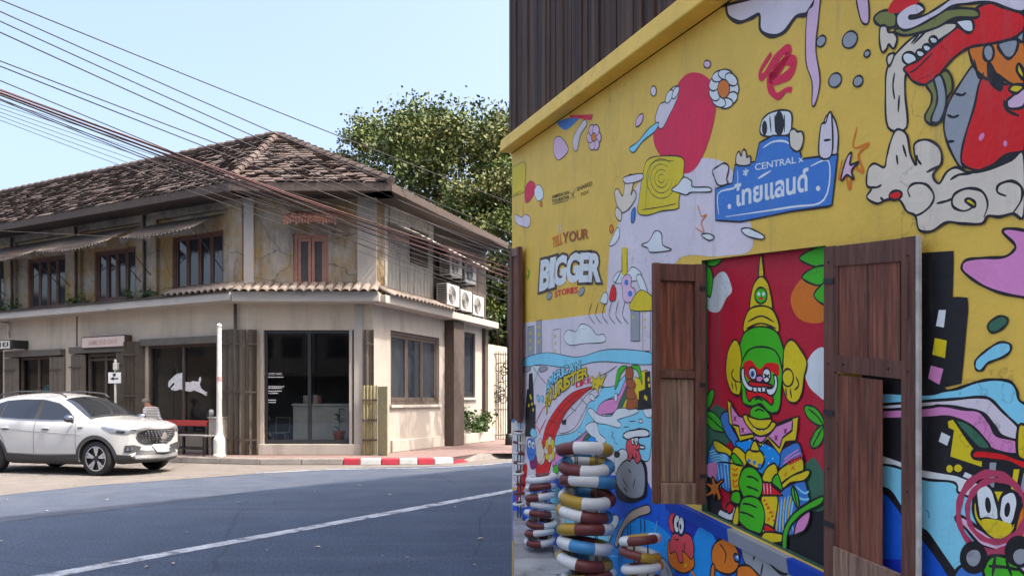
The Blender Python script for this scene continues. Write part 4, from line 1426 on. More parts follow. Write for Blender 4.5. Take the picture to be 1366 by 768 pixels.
# ------------------------------------------------------------------ white car
def build_car():
    W = {}
    W['paint'] = mat('white_car_paint', (.45, .45, .44), .26, .05, 2.0, spec=.5, coat=.8)
    W['clad'] = mat('car_cladding', (.045, .045, .048), .6, .1, 8.0)
    W['glass'] = mat('car_glass', (.018, .020, .024), .03, 0, spec=1.0)
    W['chrome'] = mat('car_chrome', (.75, .75, .77), .15, 0, metal=1.0)
    W['tyre'] = mat('tyre_rubber', (.018, .018, .019), .85, .1, 20)
    W['rim_dark'] = mat('rim_black', (.02, .02, .022), .3, 0)
    W['rim'] = mat('rim_silver', (.66, .66, .68), .25, 0, metal=.9)
    W['lamp'] = mat('headlight_glass', (.16, .17, .19), .08, .2, 25, spec=.9)
    W['line'] = mat('panel_gap', (.10, .10, .105), .7, 0)
    car = empty('parked_car', (-7.73, 16.60, 0.008), 'white compact sport utility car parked before the shophouse', 'car')
    # the car's x axis is its heading
    car.rotation_euler = (0, 0, -0.281)
    SC = 0.99
    # stations: x, half width, sill z, shoulder z, (y, z) of the top edge, centre z
    st = [(.84, .73, .30, .90, .56, .975, 1.0), (.66, .82, .26, .945, .65, 1.02, 1.045), (.38, .875, .23, .975, .70, 1.055, 1.085), (.05, .895, .22, .985, .735, 1.075, 1.11), (-.22, .90, .21, .995, .745, 1.095, 1.135),
          (-.42, .90, .21, .995, .72, 1.16, 1.225), (-.80, .90, .21, 1.01, .655, 1.40, 1.475), (-1.15, .90, .21, 1.02, .615, 1.515, 1.585), (-1.6, .90, .21, 1.035, .60, 1.56, 1.635), (-2.15, .90, .21, 1.05, .60, 1.55, 1.63),
          (-2.65, .895, .22, 1.07, .595, 1.505, 1.59), (-3.0, .88, .24, 1.085, .60, 1.40, 1.50), (-3.25, .85, .28, 1.08, .66, 1.18, 1.24), (-3.40, .80, .34, 1.02, .66, 1.06, 1.09)]
    def section(x, w, zb, zs, yt, zt, zc):
        h = zs - zb
        return [(x, .0, zb - .03), (x, .6 * w, zb - .03), (x, .93 * w, zb), (x, .985 * w, zb + .20 * h), (x, 1.0 * w, zb + .48 * h), (x, .99 * w, zb + .78 * h), (x, .965 * w, zs - .035), (x, .925 * w, zs + .012),
                (x, yt + .035, zt - .06), (x, yt - .03, zt), (x, yt * .6, zt + (zc - zt) * .65), (x, 0, zc)]
    rows = []
    for s_ in st:
        half = section(*s_)
        x, w = s_[0], s_[1]
        # nose and tail curve in plan
        def bend(p):
            k = max(0, (x - .0) / .8)
            b = .26 * k ** 2 * (abs(p[1]) / .8) ** 2.2
            return (p[0] - b, p[1], p[2])
        full = [bend((p[0], -p[1], p[2])) for p in half] + [bend(p) for p in half[-2:0:-1]]
        rows.append(full)
    n = len(rows[0])
    def cap(row, bulge, zc, steps):
        out = []
        for sc_, bx in steps:
            out.append([(p[0] + bulge * bx, p[1] * sc_, zc + (p[2] - zc) * sc_) for p in row])
        return out
    # front: bumper nose and fascia
    front = cap(rows[0], 1, .60, [(.975, .035), (.88, .055), (.6, .045), (.3, .065)])
    for r_ in front:
        for i, p in enumerate(r_):
            # straighten plan curve towards the middle
            r_[i] = (p[0] if True else 0, p[1], p[2])
    rear = cap(rows[-1], -1, .68, [(.96, .03), (.8, .05), (.4, .05)])
    allr = list(reversed(front)) + rows + rear
    mb_ = MB()
    vs_, fs_ = [], []
    for r_ in allr: vs_.extend(r_)
    for i in range(len(allr) - 1):
        for j in range(n):
            fs_.append((i * n + j, i * n + (j + 1) % n, (i + 1) * n + (j + 1) % n, (i + 1) * n + j))
    fs_.append(tuple(range(n - 1, -1, -1)))
    fs_.append(tuple((len(allr) - 1) * n + j for j in range(n)))
    mb_.add([(a * SC, b * SC, c * SC) for a, b, c in vs_], fs_)
    body = mb_.build('body', [W['paint'], W['clad']], car, local=True, smooth=True)
    ss = body.modifiers.new('sub', 'SUBSURF'); ss.levels = 2; ss.render_levels = 2
    # wheel arches
    cutters = []
    for wx in (0, -2.585):
        c_ = MB(); c_.lathe([(.385 * SC, -1.2), (.385 * SC, 1.2)], (wx * SC, 0, .335 * SC), 40, axis='Y')
        co = c_.build('cut', W['clad'], None)
        bo = body.modifiers.new('arch', 'BOOLEAN'); bo.operation = 'DIFFERENCE'; bo.object = co; bo.solver = 'EXACT'
        co.parent = car
        cutters.append(co)
    bpy.context.view_layer.update()
    dg = bpy.context.evaluated_depsgraph_get()
    ev = body.evaluated_get(dg)
    me = bpy.data.meshes.new_from_object(ev)
    body.modifiers.clear()
    body.data = me
    me.materials.clear(); me.materials.append(W['paint']); me.materials.append(W['clad'])
    for p in me.polygons:
        c_ = p.center
        inside = any((c_.x - wx * SC) ** 2 + (c_.z - .335 * SC) ** 2 < (.392 * SC) ** 2 for wx in (0, -2.585)) and abs(c_.y) < .86 * SC
        p.material_index = 1 if (inside or c_.z < .275 * SC or (c_.x > .36 and c_.z < .385 * SC)) else 0
        p.use_smooth = not inside
    for co in cutters: bpy.data.objects.remove(co)
    bv = BVHTree.FromPolygons([v.co.copy() for v in me.vertices], [tuple(p.vertices) for p in me.polygons])
    def drop(p, d, off, far=1.5):
        p, d = Vector(p) * SC, Vector(d).normalized()
        hit, nor, _, _ = bv.ray_cast(p - d * far, d)
        if hit is None: return p
        if nor.dot(d) > 0: nor = -nor
        return hit + nor * off
    def curve(pts, n_):
        """even resampling of a polyline"""
        pts = [Vector(p) for p in pts]
        L = [0]
        for a, b in zip(pts, pts[1:]): L.append(L[-1] + (b - a).length)
        out = []
        for i in range(n_):
            t = L[-1] * i / (n_ - 1)
            k = max(0, min(len(pts) - 2, next((j for j in range(len(L) - 1) if L[j + 1] >= t - 1e-9), len(pts) - 2)))
            u = (t - L[k]) / max(1e-9, L[k + 1] - L[k])
            out.append(pts[k].lerp(pts[k + 1], u))
        return out
    def patch(name, top, bot, d, m, off=.006, nu=18, nv=7, parent=car, solid=0, smooth=True):
        T_, B_ = curve(top, nu), curve(bot, nu)
        mb2 = MB()
        mb2.grid([[drop(T_[i].lerp(B_[i], j / (nv - 1)), d, off) for j in range(nv)] for i in range(nu)])
        return mb2.build(name, m, parent, local=True, smooth=smooth, solid=solid)
    def strip(name, pts, d, w, m, off=.008, parent=car, nseg=24):
        C_ = [drop(p, d, off) for p in curve(pts, nseg)]
        mb2 = MB(); mb2.tube(C_, w, 5)
        return mb2.build(name, m, parent, local=True, smooth=True)
    for sgn in (-1, 1):
        d = (0, -sgn, 0)
        Y_ = sgn * .5
        S = lambda x, z: (x, Y_, z)
        # side glass: one dark band, pillars split it into panes
        glass_top = [S(-.56, 1.10), S(-.78, 1.27), S(-1.05, 1.405), S(-1.45, 1.475), S(-1.95, 1.485), S(-2.4, 1.455), S(-2.72, 1.36), S(-2.93, 1.24)]
        glass_bot = [S(-.56, 1.075), S(-1.05, 1.066), S(-1.45, 1.074), S(-1.95, 1.088), S(-2.4, 1.11), S(-2.7, 1.15), S(-2.93, 1.225)]
        def cut(pts, x):
            for a, b in zip(pts, pts[1:]):
                if b[0] <= x <= a[0]:
                    u = (x - a[0]) / (b[0] - a[0]); return S(x, a[2] + (b[2] - a[2]) * u)
        def between(pts, xa, xb):
            return [cut(pts, xa)] + [p for p in pts if xb < p[0] < xa] + [cut(pts, xb)]
        patch('window_seal', glass_top, glass_bot, d, W['clad'], .004)
        for xa, xb in ((-.62, -1.42), (-1.54, -2.36), (-2.42, -2.88)):
            tp = [(p[0], p[1], p[2] - .015) for p in between(glass_top, xa, xb)]
            bt = [(p[0], p[1], p[2] + .012) for p in between(glass_bot, xa, xb)]
            patch('side_window', tp, bt, d, W['glass'], .009)
        strip('window_trim', glass_bot[:-1], d, .008, W['chrome'], .008)
        # door gaps, handles
        for pts in ([S(-.50, 1.02), S(-.46, .85), S(-.44, .45)], [S(-1.47, 1.05), S(-1.47, .80), S(-1.47, .42)], [S(-2.42, 1.08), S(-2.40, .9), S(-2.22, .66), S(-2.17, .44)], [S(-.46, .42), S(-1.4, .40), S(-2.16, .42)]):
            strip('door_gap', pts, d, .005, W['line'], .001)
        for x in (-1.28, -2.28):
            h_ = strip('door_handle', [S(x, .905), S(x + .08, .912), S(x + .19, .912)], d, .014, W['paint'], .022, nseg=8)
            strip('handle_recess', [S(x + .02, .885), S(x + .17, .89)], d, .010, W['line'], .003, h_, 6)
        strip('body_crease', [S(-.35, .80), S(-1.2, .84), S(-2.2, .90), S(-2.9, .98)], d, .004, W['paint'], .002)
        strip('fender_badge', [S(-.30, .93), S(-.42, .93)], d, .010, W['clad'], .006, nseg=4)
        # cladding: arches and sill
        for wx in (0, -2.585):
            arc_o = [S(wx + .455 * math.cos(a), .335 + .455 * math.sin(a)) for a in [math.radians(t_) for t_ in range(-14, 195, 11)]]
            arc_i = [S(wx + .388 * math.cos(a), .335 + .388 * math.sin(a)) for a in [math.radians(t_) for t_ in range(-14, 195, 11)]]
            patch('wheel_arch', arc_o, arc_i, d, W['clad'], .012, 30, 3)
        patch('sill_cladding', [S(-.42, .41), S(-1.3, .385), S(-2.16, .41)], [S(-.42, .215), S(-1.3, .212), S(-2.16, .215)], d, W['clad'], .012, 20, 4)
        patch('rear_cladding', [S(-3.0, .47), S(-3.3, .52)], [S(-2.98, .27), S(-3.2, .32)], d, W['clad'], .010, 6, 4)
        patch('front_cladding', [S(.40, .42), S(.66, .40)], [S(.40, .24), S(.60, .26)], d, W['clad'], .010, 8, 4)
        # mirror
        mx, my, mz = -.52 * SC, sgn * .985 * SC, 1.075 * SC
        mi = MB(); mi.ball((mx, my, mz + .03), (.105, .085, .072), 14)
        mo = mi.build('mirror', W['clad'], car, local=True, smooth=True)
        mi = MB(); mi.ball((mx + .012, my + sgn * .004, mz + .045), (.105, .086, .062), 14); mi.build('mirror_cap', mat('mirror_chrome', (.35, .38, .45), .15, 0, metal=1.0), mo, local=True, smooth=True)
        mi = MB(); mi.tube([(mx, my, mz), (mx - .02, sgn * .86 * SC, 1.03 * SC)], .022, 6); mi.build('mirror_arm', W['clad'], mo, local=True)
        # headlight (seen from the front corner)
        dl = Vector((-.55, -sgn * .83, -.05))
        Hh = lambda x, y, z: (x, sgn * y, z)
        hl = patch('headlight', [Hh(.14, .86, .945), Hh(.36, .82, .91), Hh(.58, .70, .885), Hh(.70, .60, .88)], [Hh(.145, .87, .935), Hh(.37, .86, .835), Hh(.58, .75, .80), Hh(.72, .62, .84)], dl, W['lamp'], .010, 14, 6)
        patch('lamp_projector', [Hh(.43, .79, .880), Hh(.56, .72, .865)], [Hh(.44, .81, .84), Hh(.57, .74, .825)], dl, W['glass'], .017, 8, 4, hl)
        patch('lamp_brow', [Hh(.13, .86, .962), Hh(.36, .81, .928), Hh(.58, .69, .903), Hh(.71, .59, .898)], [Hh(.14, .86, .948), Hh(.36, .82, .913), Hh(.58, .70, .888), Hh(.71, .60, .883)], dl, W['chrome'], .012, 14, 3, hl)
        fl_ = patch('fog_lamp', [Hh(.57, .74, .585), Hh(.66, .62, .60), Hh(.74, .52, .555)], [Hh(.56, .76, .46), Hh(.66, .66, .445), Hh(.73, .56, .49)], dl, W['clad'], .012, 10, 5)
        patch('fog_lens', [Hh(.60, .715, .545), Hh(.66, .655, .55)], [Hh(.60, .725, .49), Hh(.66, .665, .487)], dl, W['chrome'], .02, 6, 4, fl_)
        # roof rail
        rl_ = MB(); rl_.tube([Vector((x * SC, sgn * .57 * SC, z * SC)) for x, z in ((-.98, 1.52), (-1.1, 1.60), (-1.6, 1.645), (-2.2, 1.635), (-2.6, 1.585), (-2.72, 1.53))], .018, 6)
        rl_.build('roof_rail', W['clad'], car, local=True, smooth=True)
        # tail lamp
        patch('tail_lamp', [S(-3.05, .99), S(-3.3, .97)], [S(-3.05, .84), S(-3.3, .86)], d, mat('tail_red' if sgn < 0 else 'tail_red_far', (.3, .01, .01), .1), .01, 6, 4)
    # windscreen and rear window
    dw = Vector((-.75, 0, -.66))
    patch('windscreen', [(-1.02, y, 1.53) for y in (-.56, -.3, 0, .3, .56)], [(-.30, y, 1.10 - .02 * abs(y)) for y in (-.70, -.35, 0, .35, .70)], (0, 0, -1), W['glass'], .008, 18, 10)
    wp = [(-.26, y, 1.12) for y in (-.60, -.2, .05)]
    strip('wiper', wp, (0, 0, -1), .010, W['clad'], .02, nseg=10)
    patch('cowl', [(-.30, y, 1.1) for y in (-.72, 0, .72)], [(-.215, y, 1.08) for y in (-.72, 0, .72)], (0, 0, -1), W['clad'], .006, 16, 3)
    patch('rear_window', [(-2.95, y, 1.5) for y in (-.5, 0, .5)], [(-3.2, y, 1.25) for y in (-.55, 0, .55)], (0, 0, -1), W['glass'], .008, 12, 5)
    # grille, emblem, plate, lower intake
    df = (-1, 0, 0)
    Fp = lambda y, z: (.9, y, z)
    gr = patch('grille', [Fp(-.56, .76), Fp(-.49, .86), Fp(-.36, .895), Fp(.36, .895), Fp(.49, .86), Fp(.56, .76)], [Fp(-.56, .75), Fp(-.46, .64), Fp(-.30, .59), Fp(.30, .59), Fp(.46, .64), Fp(.56, .75)], df, W['clad'], .012, 24, 8)
    gm = MB()
    for r_ in range(7):
        for c_ in range(17):
            y = -.48 + c_ * .06 + (.03 if r_ % 2 else 0); z = .63 + r_ * .039
            hw = .54 - abs(z - .755) * 1.3
            if abs(y) > hw or (abs(y) < .08 and abs(z - .77) < .09): continue
            q = drop(Fp(y, z), df, .022)
            gm.add([q + Vector((0, -.020, 0)), q + Vector((.004, 0, .010)), q + Vector((0, .020, 0)), q + Vector((.004, 0, -.010))], [(0, 1, 2, 3)])
    tag(gm.build('grille_mesh', W['chrome'], gr, local=True), kind='stuff')
    em = patch('emblem', [Fp(-.07, .80), Fp(-.04, .835), Fp(.04, .835), Fp(.07, .80)], [Fp(-.07, .735), Fp(-.04, .70), Fp(.04, .70), Fp(.07, .735)], df, W['chrome'], .020, 8, 4, gr)
    pl = patch('number_plate', [Fp(-.17, .57), Fp(.17, .57)], [Fp(-.17, .43), Fp(.17, .43)], df, mat('plate_white', (.42, .42, .42), .5, .05), .035, 8, 4)
    patch('lower_intake', [Fp(-.52, .50), Fp(-.3, .475), Fp(.3, .475), Fp(.52, .50)], [Fp(-.60, .40), Fp(-.3, .385), Fp(.3, .385), Fp(.60, .40)], df, W['clad'], .010, 20, 4)
    patch('skid_plate', [Fp(-.62, .39), Fp(0, .375), Fp(.62, .39)], [Fp(-.60, .32), Fp(0, .30), Fp(.60, .32)], df, mat('skid_grey', (.16, .16, .165), .5, .05), .012, 20, 3)
    patch('lower_lip', [Fp(-.66, .335), Fp(0, .315), Fp(.66, .335)], [Fp(-.62, .27), Fp(0, .255), Fp(.62, .27)], df, W['clad'], .014, 20, 3)
    strip('bonnet_gap', [(.70, -.55, .96), (.775, -.3, .98), (.80, 0, .98), (.775, .3, .98), (.70, .55, .96)], (-.5, 0, -.86), .004, W['line'], .001)
    # wheels
    def wheel(x, sgn, first=None):
        cx_, cy_, cz_ = x * SC, sgn * .775 * SC, .335 * SC
        R_ = .335 * SC
        w_ = MB()
        prof = [(.235, -.09), (.30, -.10), (.327, -.085), (.335, -.05), (.335, .05), (.327, .085), (.30, .10), (.235, .09)]
        w_.lathe([(a * SC, b) for a, b in prof + prof[:1]], (cx_, cy_, cz_), 40, axis='Y', caps=False)
        o = w_.build('wheel', W['tyre'], car, local=True, smooth=True)
        r_ = MB()
        fy = cy_ + sgn * .055
        r_.lathe([(.236 * SC, 0), (.236 * SC, sgn * .03), (.222 * SC, sgn * .03), (.21 * SC, -sgn * .02), (.05, -sgn * .02), (.01, -sgn * .02)], (cx_, fy, cz_), 36, axis='Y', caps=False)
        rim = r_.build('rim', W['rim_dark'], o, local=True)
        e_ = MB(); e_.lathe([(.222 * SC, 0), (.240 * SC, 0), (.240 * SC, sgn * .008), (.222 * SC, sgn * .008)], (cx_, fy + sgn * .028, cz_), 36, axis='Y', caps=False); e_.build('rim_edge', W['rim'], o, local=True)
        for k in range(5):
            a = 2 * math.pi * k / 5 + .31
            for da, wd in ((-.16, .026), (.16, .026)):
                s_ = MB()
                i_, o_ = .055, .226 * SC
                ca, sa = math.cos(a + da * .35), math.sin(a + da * .35)
                cb, sb = math.cos(a + da), math.sin(a + da)
                p1 = Vector((cx_ + i_ * ca, fy + sgn * .022, cz_ + i_ * sa)); p2 = Vector((cx_ + o_ * cb, fy + sgn * .030, cz_ + o_ * sb))
                tn = Vector((-(p2 - p1).z, 0, (p2 - p1).x)).normalized()
                dp = Vector((0, -sgn * .02, 0))
                s_.hexa([p1 - tn * .014 + dp, p1 + tn * .014 + dp, p1 + tn * .014, p1 - tn * .014, p2 - tn * wd + dp, p2 + tn * wd + dp, p2 + tn * wd, p2 - tn * wd])
                s_.build('spoke', W['rim'], o, local=True)
        h_ = MB(); h_.lathe([(.055, 0), (.055, sgn * .03), (.03, sgn * .036)], (cx_, fy, cz_), 16, axis='Y'); h_.build('hub', W['rim_dark'], o, local=True)
    for x in (0, -2.585):
        for sgn in (-1, 1): wheel(x, sgn)
    # floor pan so no light shows through
    u_ = MB(); u_.box((-2.2 * SC, -.7, .20), (-.42 * SC, .7, .24)); u_.build('underbody', W['clad'], car, local=True)
    return car
build_car()

# ------------------------------------------------------------------ the painted building on the right, on its sloping forecourt
RISE = 120.0 / F                    # the forecourt climbs away from the viewer
EYE = 1.5                           # eye height above the forecourt plane at the viewer
Y0 = F * EYE / 262.0                # depth of the building's street corner
def ramp_z(Y): return H - EYE + RISE * Y
class MuralWall:
    """s along the wall from the street corner, w up from the forecourt (parallel to the slope), n out of the wall"""
    O = Vector((0.0, Y0, ramp_z(Y0)))
    d2 = Vector((300.0, -F)).normalized()
    a = Vector((d2.x, d2.y, d2.y * RISE))
    N = Vector((d2.y, -d2.x, 0)).normalized()
    def T(self, s, n, w): return self.O + self.a * s + self.N * n + Vector((0, 0, w))
    def px(self, x, y, n=0.0):
        r = Vector(((x - 683.0) / F, 1.0, (HY - y) / F))
        o = Vector((0, 0, H))
        p0 = self.O + self.N * n
        t = (p0 - o).dot(self.N) / r.dot(self.N)
        q = o + r * t - p0
        s = q.x * self.d2.x + q.y * self.d2.y
        return s, q.z - self.a.z * s
MW = MuralWall()
if MW.N.dot(-MW.O) < 0: MuralWall.N = -MuralWall.N
A_, B_ = MW.T(0, 0, 0), MW.T(5.4, 0, 0)
mural = empty('mural_building', A_, 'tall building with a yellow cartoon mural wall, open shutters and dark boarded upper floor', 'building')
Y_WALL = tuple(a * b for a, b in zip(lin(244, 200, 84), (1.02, .98, .9)))

# window opening: between the shutters
so0, wt0 = MW.px(936, 346); so1, wt1 = MW.px(1102, 329)
_, wb0 = MW.px(940, 683); _, wb1 = MW.px(1100, 760)
W_TOP, W_BOT = (wt0 + wt1) / 2, (wb0 + wb1) / 2
# second, smaller opening near the street corner
sq0, qt = MW.px(684, 333); sq1, _ = MW.px(694, 330); qb = MW.px(690, 560)[1]
BEAM0 = MW.px(683, 205)[1]
BEAM1 = MW.px(683, 190)[1]
S_END = 5.4

def mural_sheet():
    hs = [(so0, so1, W_BOT, W_TOP)]
    mb_ = MB()
    ss = sorted({0.0, S_END, so0, so1}); ws = sorted({-.6, BEAM0, W_BOT, W_TOP})
    dp = .06
    for i in range(len(ss) - 1):
        for j in range(len(ws) - 1):
            sm, wm = (ss[i] + ss[i + 1]) / 2, (ws[j] + ws[j + 1]) / 2
            if so0 < sm < so1 and W_BOT < wm < W_TOP: continue
            mb_.add([MW.T(ss[i], 0, ws[j]), MW.T(ss[i + 1], 0, ws[j]), MW.T(ss[i + 1], 0, ws[j + 1]), MW.T(ss[i], 0, ws[j + 1])], [(0, 1, 2, 3)], 0, Y_WALL)
    for p, q in (((so0, W_BOT), (so1, W_BOT)), ((so1, W_BOT), (so1, W_TOP)), ((so1, W_TOP), (so0, W_TOP)), ((so0, W_TOP), (so0, W_BOT))):
        mb_.add([MW.T(p[0], 0, p[1]), MW.T(q[0], 0, q[1]), MW.T(q[0], -dp, q[1]), MW.T(p[0], -dp, p[1])], [(0, 1, 2, 3)], 0, (.06, .13, .085))
    return mb_.build('mural_wall', PAINT, mural, colors=True)
mural_wall = mural_sheet()
# unseen body behind; height and road side shaped to shade the road
TOPZ = 13.6
Dp = Vector((7.3, 15.6, 0)); Cp = Vector((9.5, 2.5, 0))
mb = MB()
pl_m = mat('grey_render', (.33, .31, .28), .9, .15, 1.0, .3, 30, stain=(.2, .18, .16), stain_scale=.5)
def vquad(a, b, z0a, z0b, z1):
    mb.add([(a.x, a.y, z0a), (b.x, b.y, z0b), (b.x, b.y, z1), (a.x, a.y, z1)], [(0, 1, 2, 3)])
ia = MW.T(0, -.06, 0)
vquad(A_, Dp, -.1, -.1, TOPZ); vquad(Dp, Cp, -.1, -.1, TOPZ); vquad(Cp, B_, -.1, -.1, TOPZ)
wz = lambda s, w: MW.T(s, 0, w).z
mb.add([MW.T(0, -.02, BEAM1), MW.T(S_END, -.02, BEAM1), Vector((B_.x, B_.y, TOPZ)), Vector((A_.x, A_.y, TOPZ))], [(0, 1, 2, 3)])
mb.add([(A_.x, A_.y, TOPZ), (Dp.x, Dp.y, TOPZ), (Cp.x, Cp.y, TOPZ), (B_.x, B_.y, TOPZ)], [(0, 1, 2, 3)])
mb.build('outer_wall', pl_m, mural)
# plain windows on the road side, seen only from elsewhere
Fside = Facade((A_.x, A_.y), (Dp.x, Dp.y)); Fside.n = Vector((-Dp.y + A_.y, Dp.x - A_.x)).normalized()
for lev in range(3):
    for k in range(3):
        mb = MB(); s = 2.2 + k * 3.1; z0 = 3.6 + lev * 3.2
        mb.box((s, .01, z0), (s + 1.2, .06, z0 + 1.4), 0, Fside.T); w_ = mb.build('window', M['dark_wood'], mural)
        mb = MB(); mb.box((s + .08, .062, z0 + .08), (s + 1.12, .07, z0 + 1.32), 0, Fside.T); mb.build('pane', M['upper_glass'], w_)

# yellow beam and the dark boards above it
mb = MB()
for i in range(1):
    p = [MW.T(0, .002, BEAM0), MW.T(S_END, .002, BEAM0), MW.T(S_END, .10, BEAM0), MW.T(0, .10, BEAM0)]
    q = [MW.T(0, .002, BEAM1), MW.T(S_END, .002, BEAM1), MW.T(S_END, .09, BEAM1 + .01), MW.T(0, .09, BEAM1 + .01)]
    mb.hexa(p + q)
for i in range(len(mb.c)): mb.c[i] = Y_WALL
beam = mb.build('beam', PAINT, mural, colors=True, bevel=.008)
board_ms = [mat('board_dark%d' % i, c, .85, .4, 4.0, .4, 30, stretch=(8, 8, .5), stain=st, stain_scale=1.5, stain_lo=.55, stain_hi=.75) for i, (c, st) in enumerate((((.085, .046, .031), (.16, .11, .08)), ((.105, .060, .040), (.19, .14, .11)), ((.06, .036, .026), (.13, .085, .065))))]
rng = random.Random(21)
s_ = 0.0
while s_ < 3.3:
    wd = rng.uniform(.055, .085)
    lo = BEAM1 + .02 + rng.uniform(-.005, .02)
    hi = lo + 1.75
    n_ = rng.uniform(.012, .03)
    mb = MB()
    p = [MW.T(s_ + .003, -.015, lo), MW.T(s_ + wd - .004, -.015, lo), MW.T(s_ + wd - .004, n_, lo), MW.T(s_ + .003, n_, lo)]
    q = [MW.T(s_ + .003, -.015, hi), MW.T(s_ + wd - .004, -.015, hi), MW.T(s_ + wd - .004, n_, hi), MW.T(s_ + .003, n_, hi)]
    mb.hexa(p + q)
    mb.build('wall_board', rng.choice(board_ms), mural)
    s_ += wd
# painted panel inside the window opening
PN = -.028
def panel():
    mb_ = MB()
    mb_.add([MW.T(so0, PN, W_BOT), MW.T(so1, PN, W_BOT), MW.T(so1, PN, W_TOP), MW.T(so0, PN, W_TOP)], [(0, 1, 2, 3)], 0, lin(205, 28, 52))
    return mb_.build('painted_panel', PAINT, mural, colors=True)
window_panel = panel()
# sill below it
mb = MB()
for (s0_, s1_, c) in ((so0 - .30, so0 + (so1 - so0) * .30, lin(22, 70, 175)), (so0 + (so1 - so0) * .30 + .002, so0 + (so1 - so0) * .78, lin(150, 152, 160)), (so0 + (so1 - so0) * .78 + .002, so1 + .05, lin(22, 70, 175))):
    i0 = len(mb.v)
    mb.hexa([MW.T(s0_, -.05, W_BOT - .062), MW.T(s1_, -.05, W_BOT - .062), MW.T(s1_, .018, W_BOT - .062), MW.T(s0_, .018, W_BOT - .062), MW.T(s0_, -.05, W_BOT - .002), MW.T(s1_, -.05, W_BOT - .002), MW.T(s1_, .026, W_BOT - .010), MW.T(s0_, .026, W_BOT - .010)])
    for i in range(i0, len(mb.v)): mb.c[i] = c
mb.build('window_sill', PAINT, mural, colors=True)

# ---- shutters
W_RED = mat('shutter_wood', (.30, .088, .042), .55, .55, 5.0, .5, 30, stretch=(16, 16, .7), stain=(.09, .028, .016), stain_scale=3.0, stain_lo=.40, stain_hi=.66, streak=((.36, .17, .10), 4.0, (14, 14, 1.0)))
W_DARK = mat('shutter_frame_wood', (.15, .056, .034), .6, .5, 5.0, .5, 30, stretch=(12, 12, .7), streak=((.24, .13, .09), 4.0, (10, 10, 1.0)))
W_PALE = mat('shutter_bare_wood', (.34, .20, .13), .7, .45, 5.0, .5, 30, stretch=(16, 16, .7), stain=(.13, .07, .045), stain_scale=3.0, stain_lo=.45, stain_hi=.65)
W_CHIP = mat('chipped_white', (.52, .48, .42), .8, .3, 12.0, .3, 40)
class Leaf:
    """shutter leaf: local u across, w up, t out of its face; hung on a vertical line"""
    def __init__(self, p0, p1, w0, w1):
        # p0, p1: (s, n) of the two edges; w0, w1 bottom and top
        self.p0, self.p1, self.w0, self.w1 = p0, p1, w0, w1
        self.len = math.dist(p0, p1)
        self.e = ((p1[0] - p0[0]) / self.len, (p1[1] - p0[1]) / self.len)
        self.o = (-self.e[1], self.e[0])
    def T(self, u, t, v):
        s = self.p0[0] + self.e[0] * u + self.o[0] * t
        n = self.p0[1] + self.e[1] * u + self.o[1] * t
        return MW.T(s, n, self.w0 + v)
    def box(self, mb_, u0, u1, t0, t1, v0, v1):
        return mb_.box((u0, t0, v0), (u1, t1, v1), 0, self.T)
def s_at(x, n): return MW.px(x, HY, n)[0]
def w_at(x, y, n): return MW.px(x, y, n)[1]
# right shutter: folded back against the wall, lower right panel missing
n_r = .03
lr = Leaf((s_at(1103, n_r), n_r), (s_at(1229, n_r), n_r), w_at(1165, 800, n_r), w_at(1165, 322, n_r))
hgt = lr.w1 - lr.w0
rs = mb0 = MB()
fr = .045 * 1.0
wl = lr.len
u_l = wl * (46 / 126); 
def um(x): return s_at(x, n_r) - s_at(1103, n_r)
def vm(y, x=1165): return w_at(x, y, n_r) - lr.w0
TS = .36
lr.box(mb0, 0, um(1117), 0, .035 * TS, 0, hgt)
shut_r = mb0.build('shutter', W_DARK, mural, bevel=.003)
for nm, (u0, u1, t0, t1, v0, v1), m_ in (
        ('stile', (um(1207), um(1226), 0, .035, 0, hgt), W_DARK),
        ('top_rail', (um(1117), um(1207), .002, .033, vm(352), hgt - .002), W_DARK),
        ('middle_rail', (um(1117), um(1207), .002, .033, vm(501), vm(478)), W_DARK),
        ('bottom_rail', (um(1117), um(1207), .002, .045, .012, vm(748)), W_PALE),
        ('upper_board', (um(1122), um(1160), .006, .020, vm(480), vm(350)), W_RED),
        ('upper_board', (um(1160.5), um(1203), .006, .018, vm(480), vm(350)), W_RED),
        ('lower_board', (um(1120), um(1148), .006, .020, vm(750), vm(505)), W_RED),
        ('lower_board', (um(1148.5), um(1179), .006, .018, vm(750), vm(505)), W_RED),
        ('bead', (um(1117), um(1121.5), .004, .030, vm(748), vm(503)), W_DARK),
        ('bead', (um(1117), um(1121.5), .004, .030, vm(478), vm(352)), W_DARK),
        ('chipped_edge', (um(1226.2), um(1230), .0, .034, 0, hgt), W_CHIP),
        ('bolt', (um(1214), um(1217), .036, .046, vm(425), vm(352)), W_DARK)):
    mb = MB(); lr.box(mb, u0, u1, t0 * TS, t1 * TS, v0, v1); mb.build(nm, m_, shut_r, bevel=.0015)
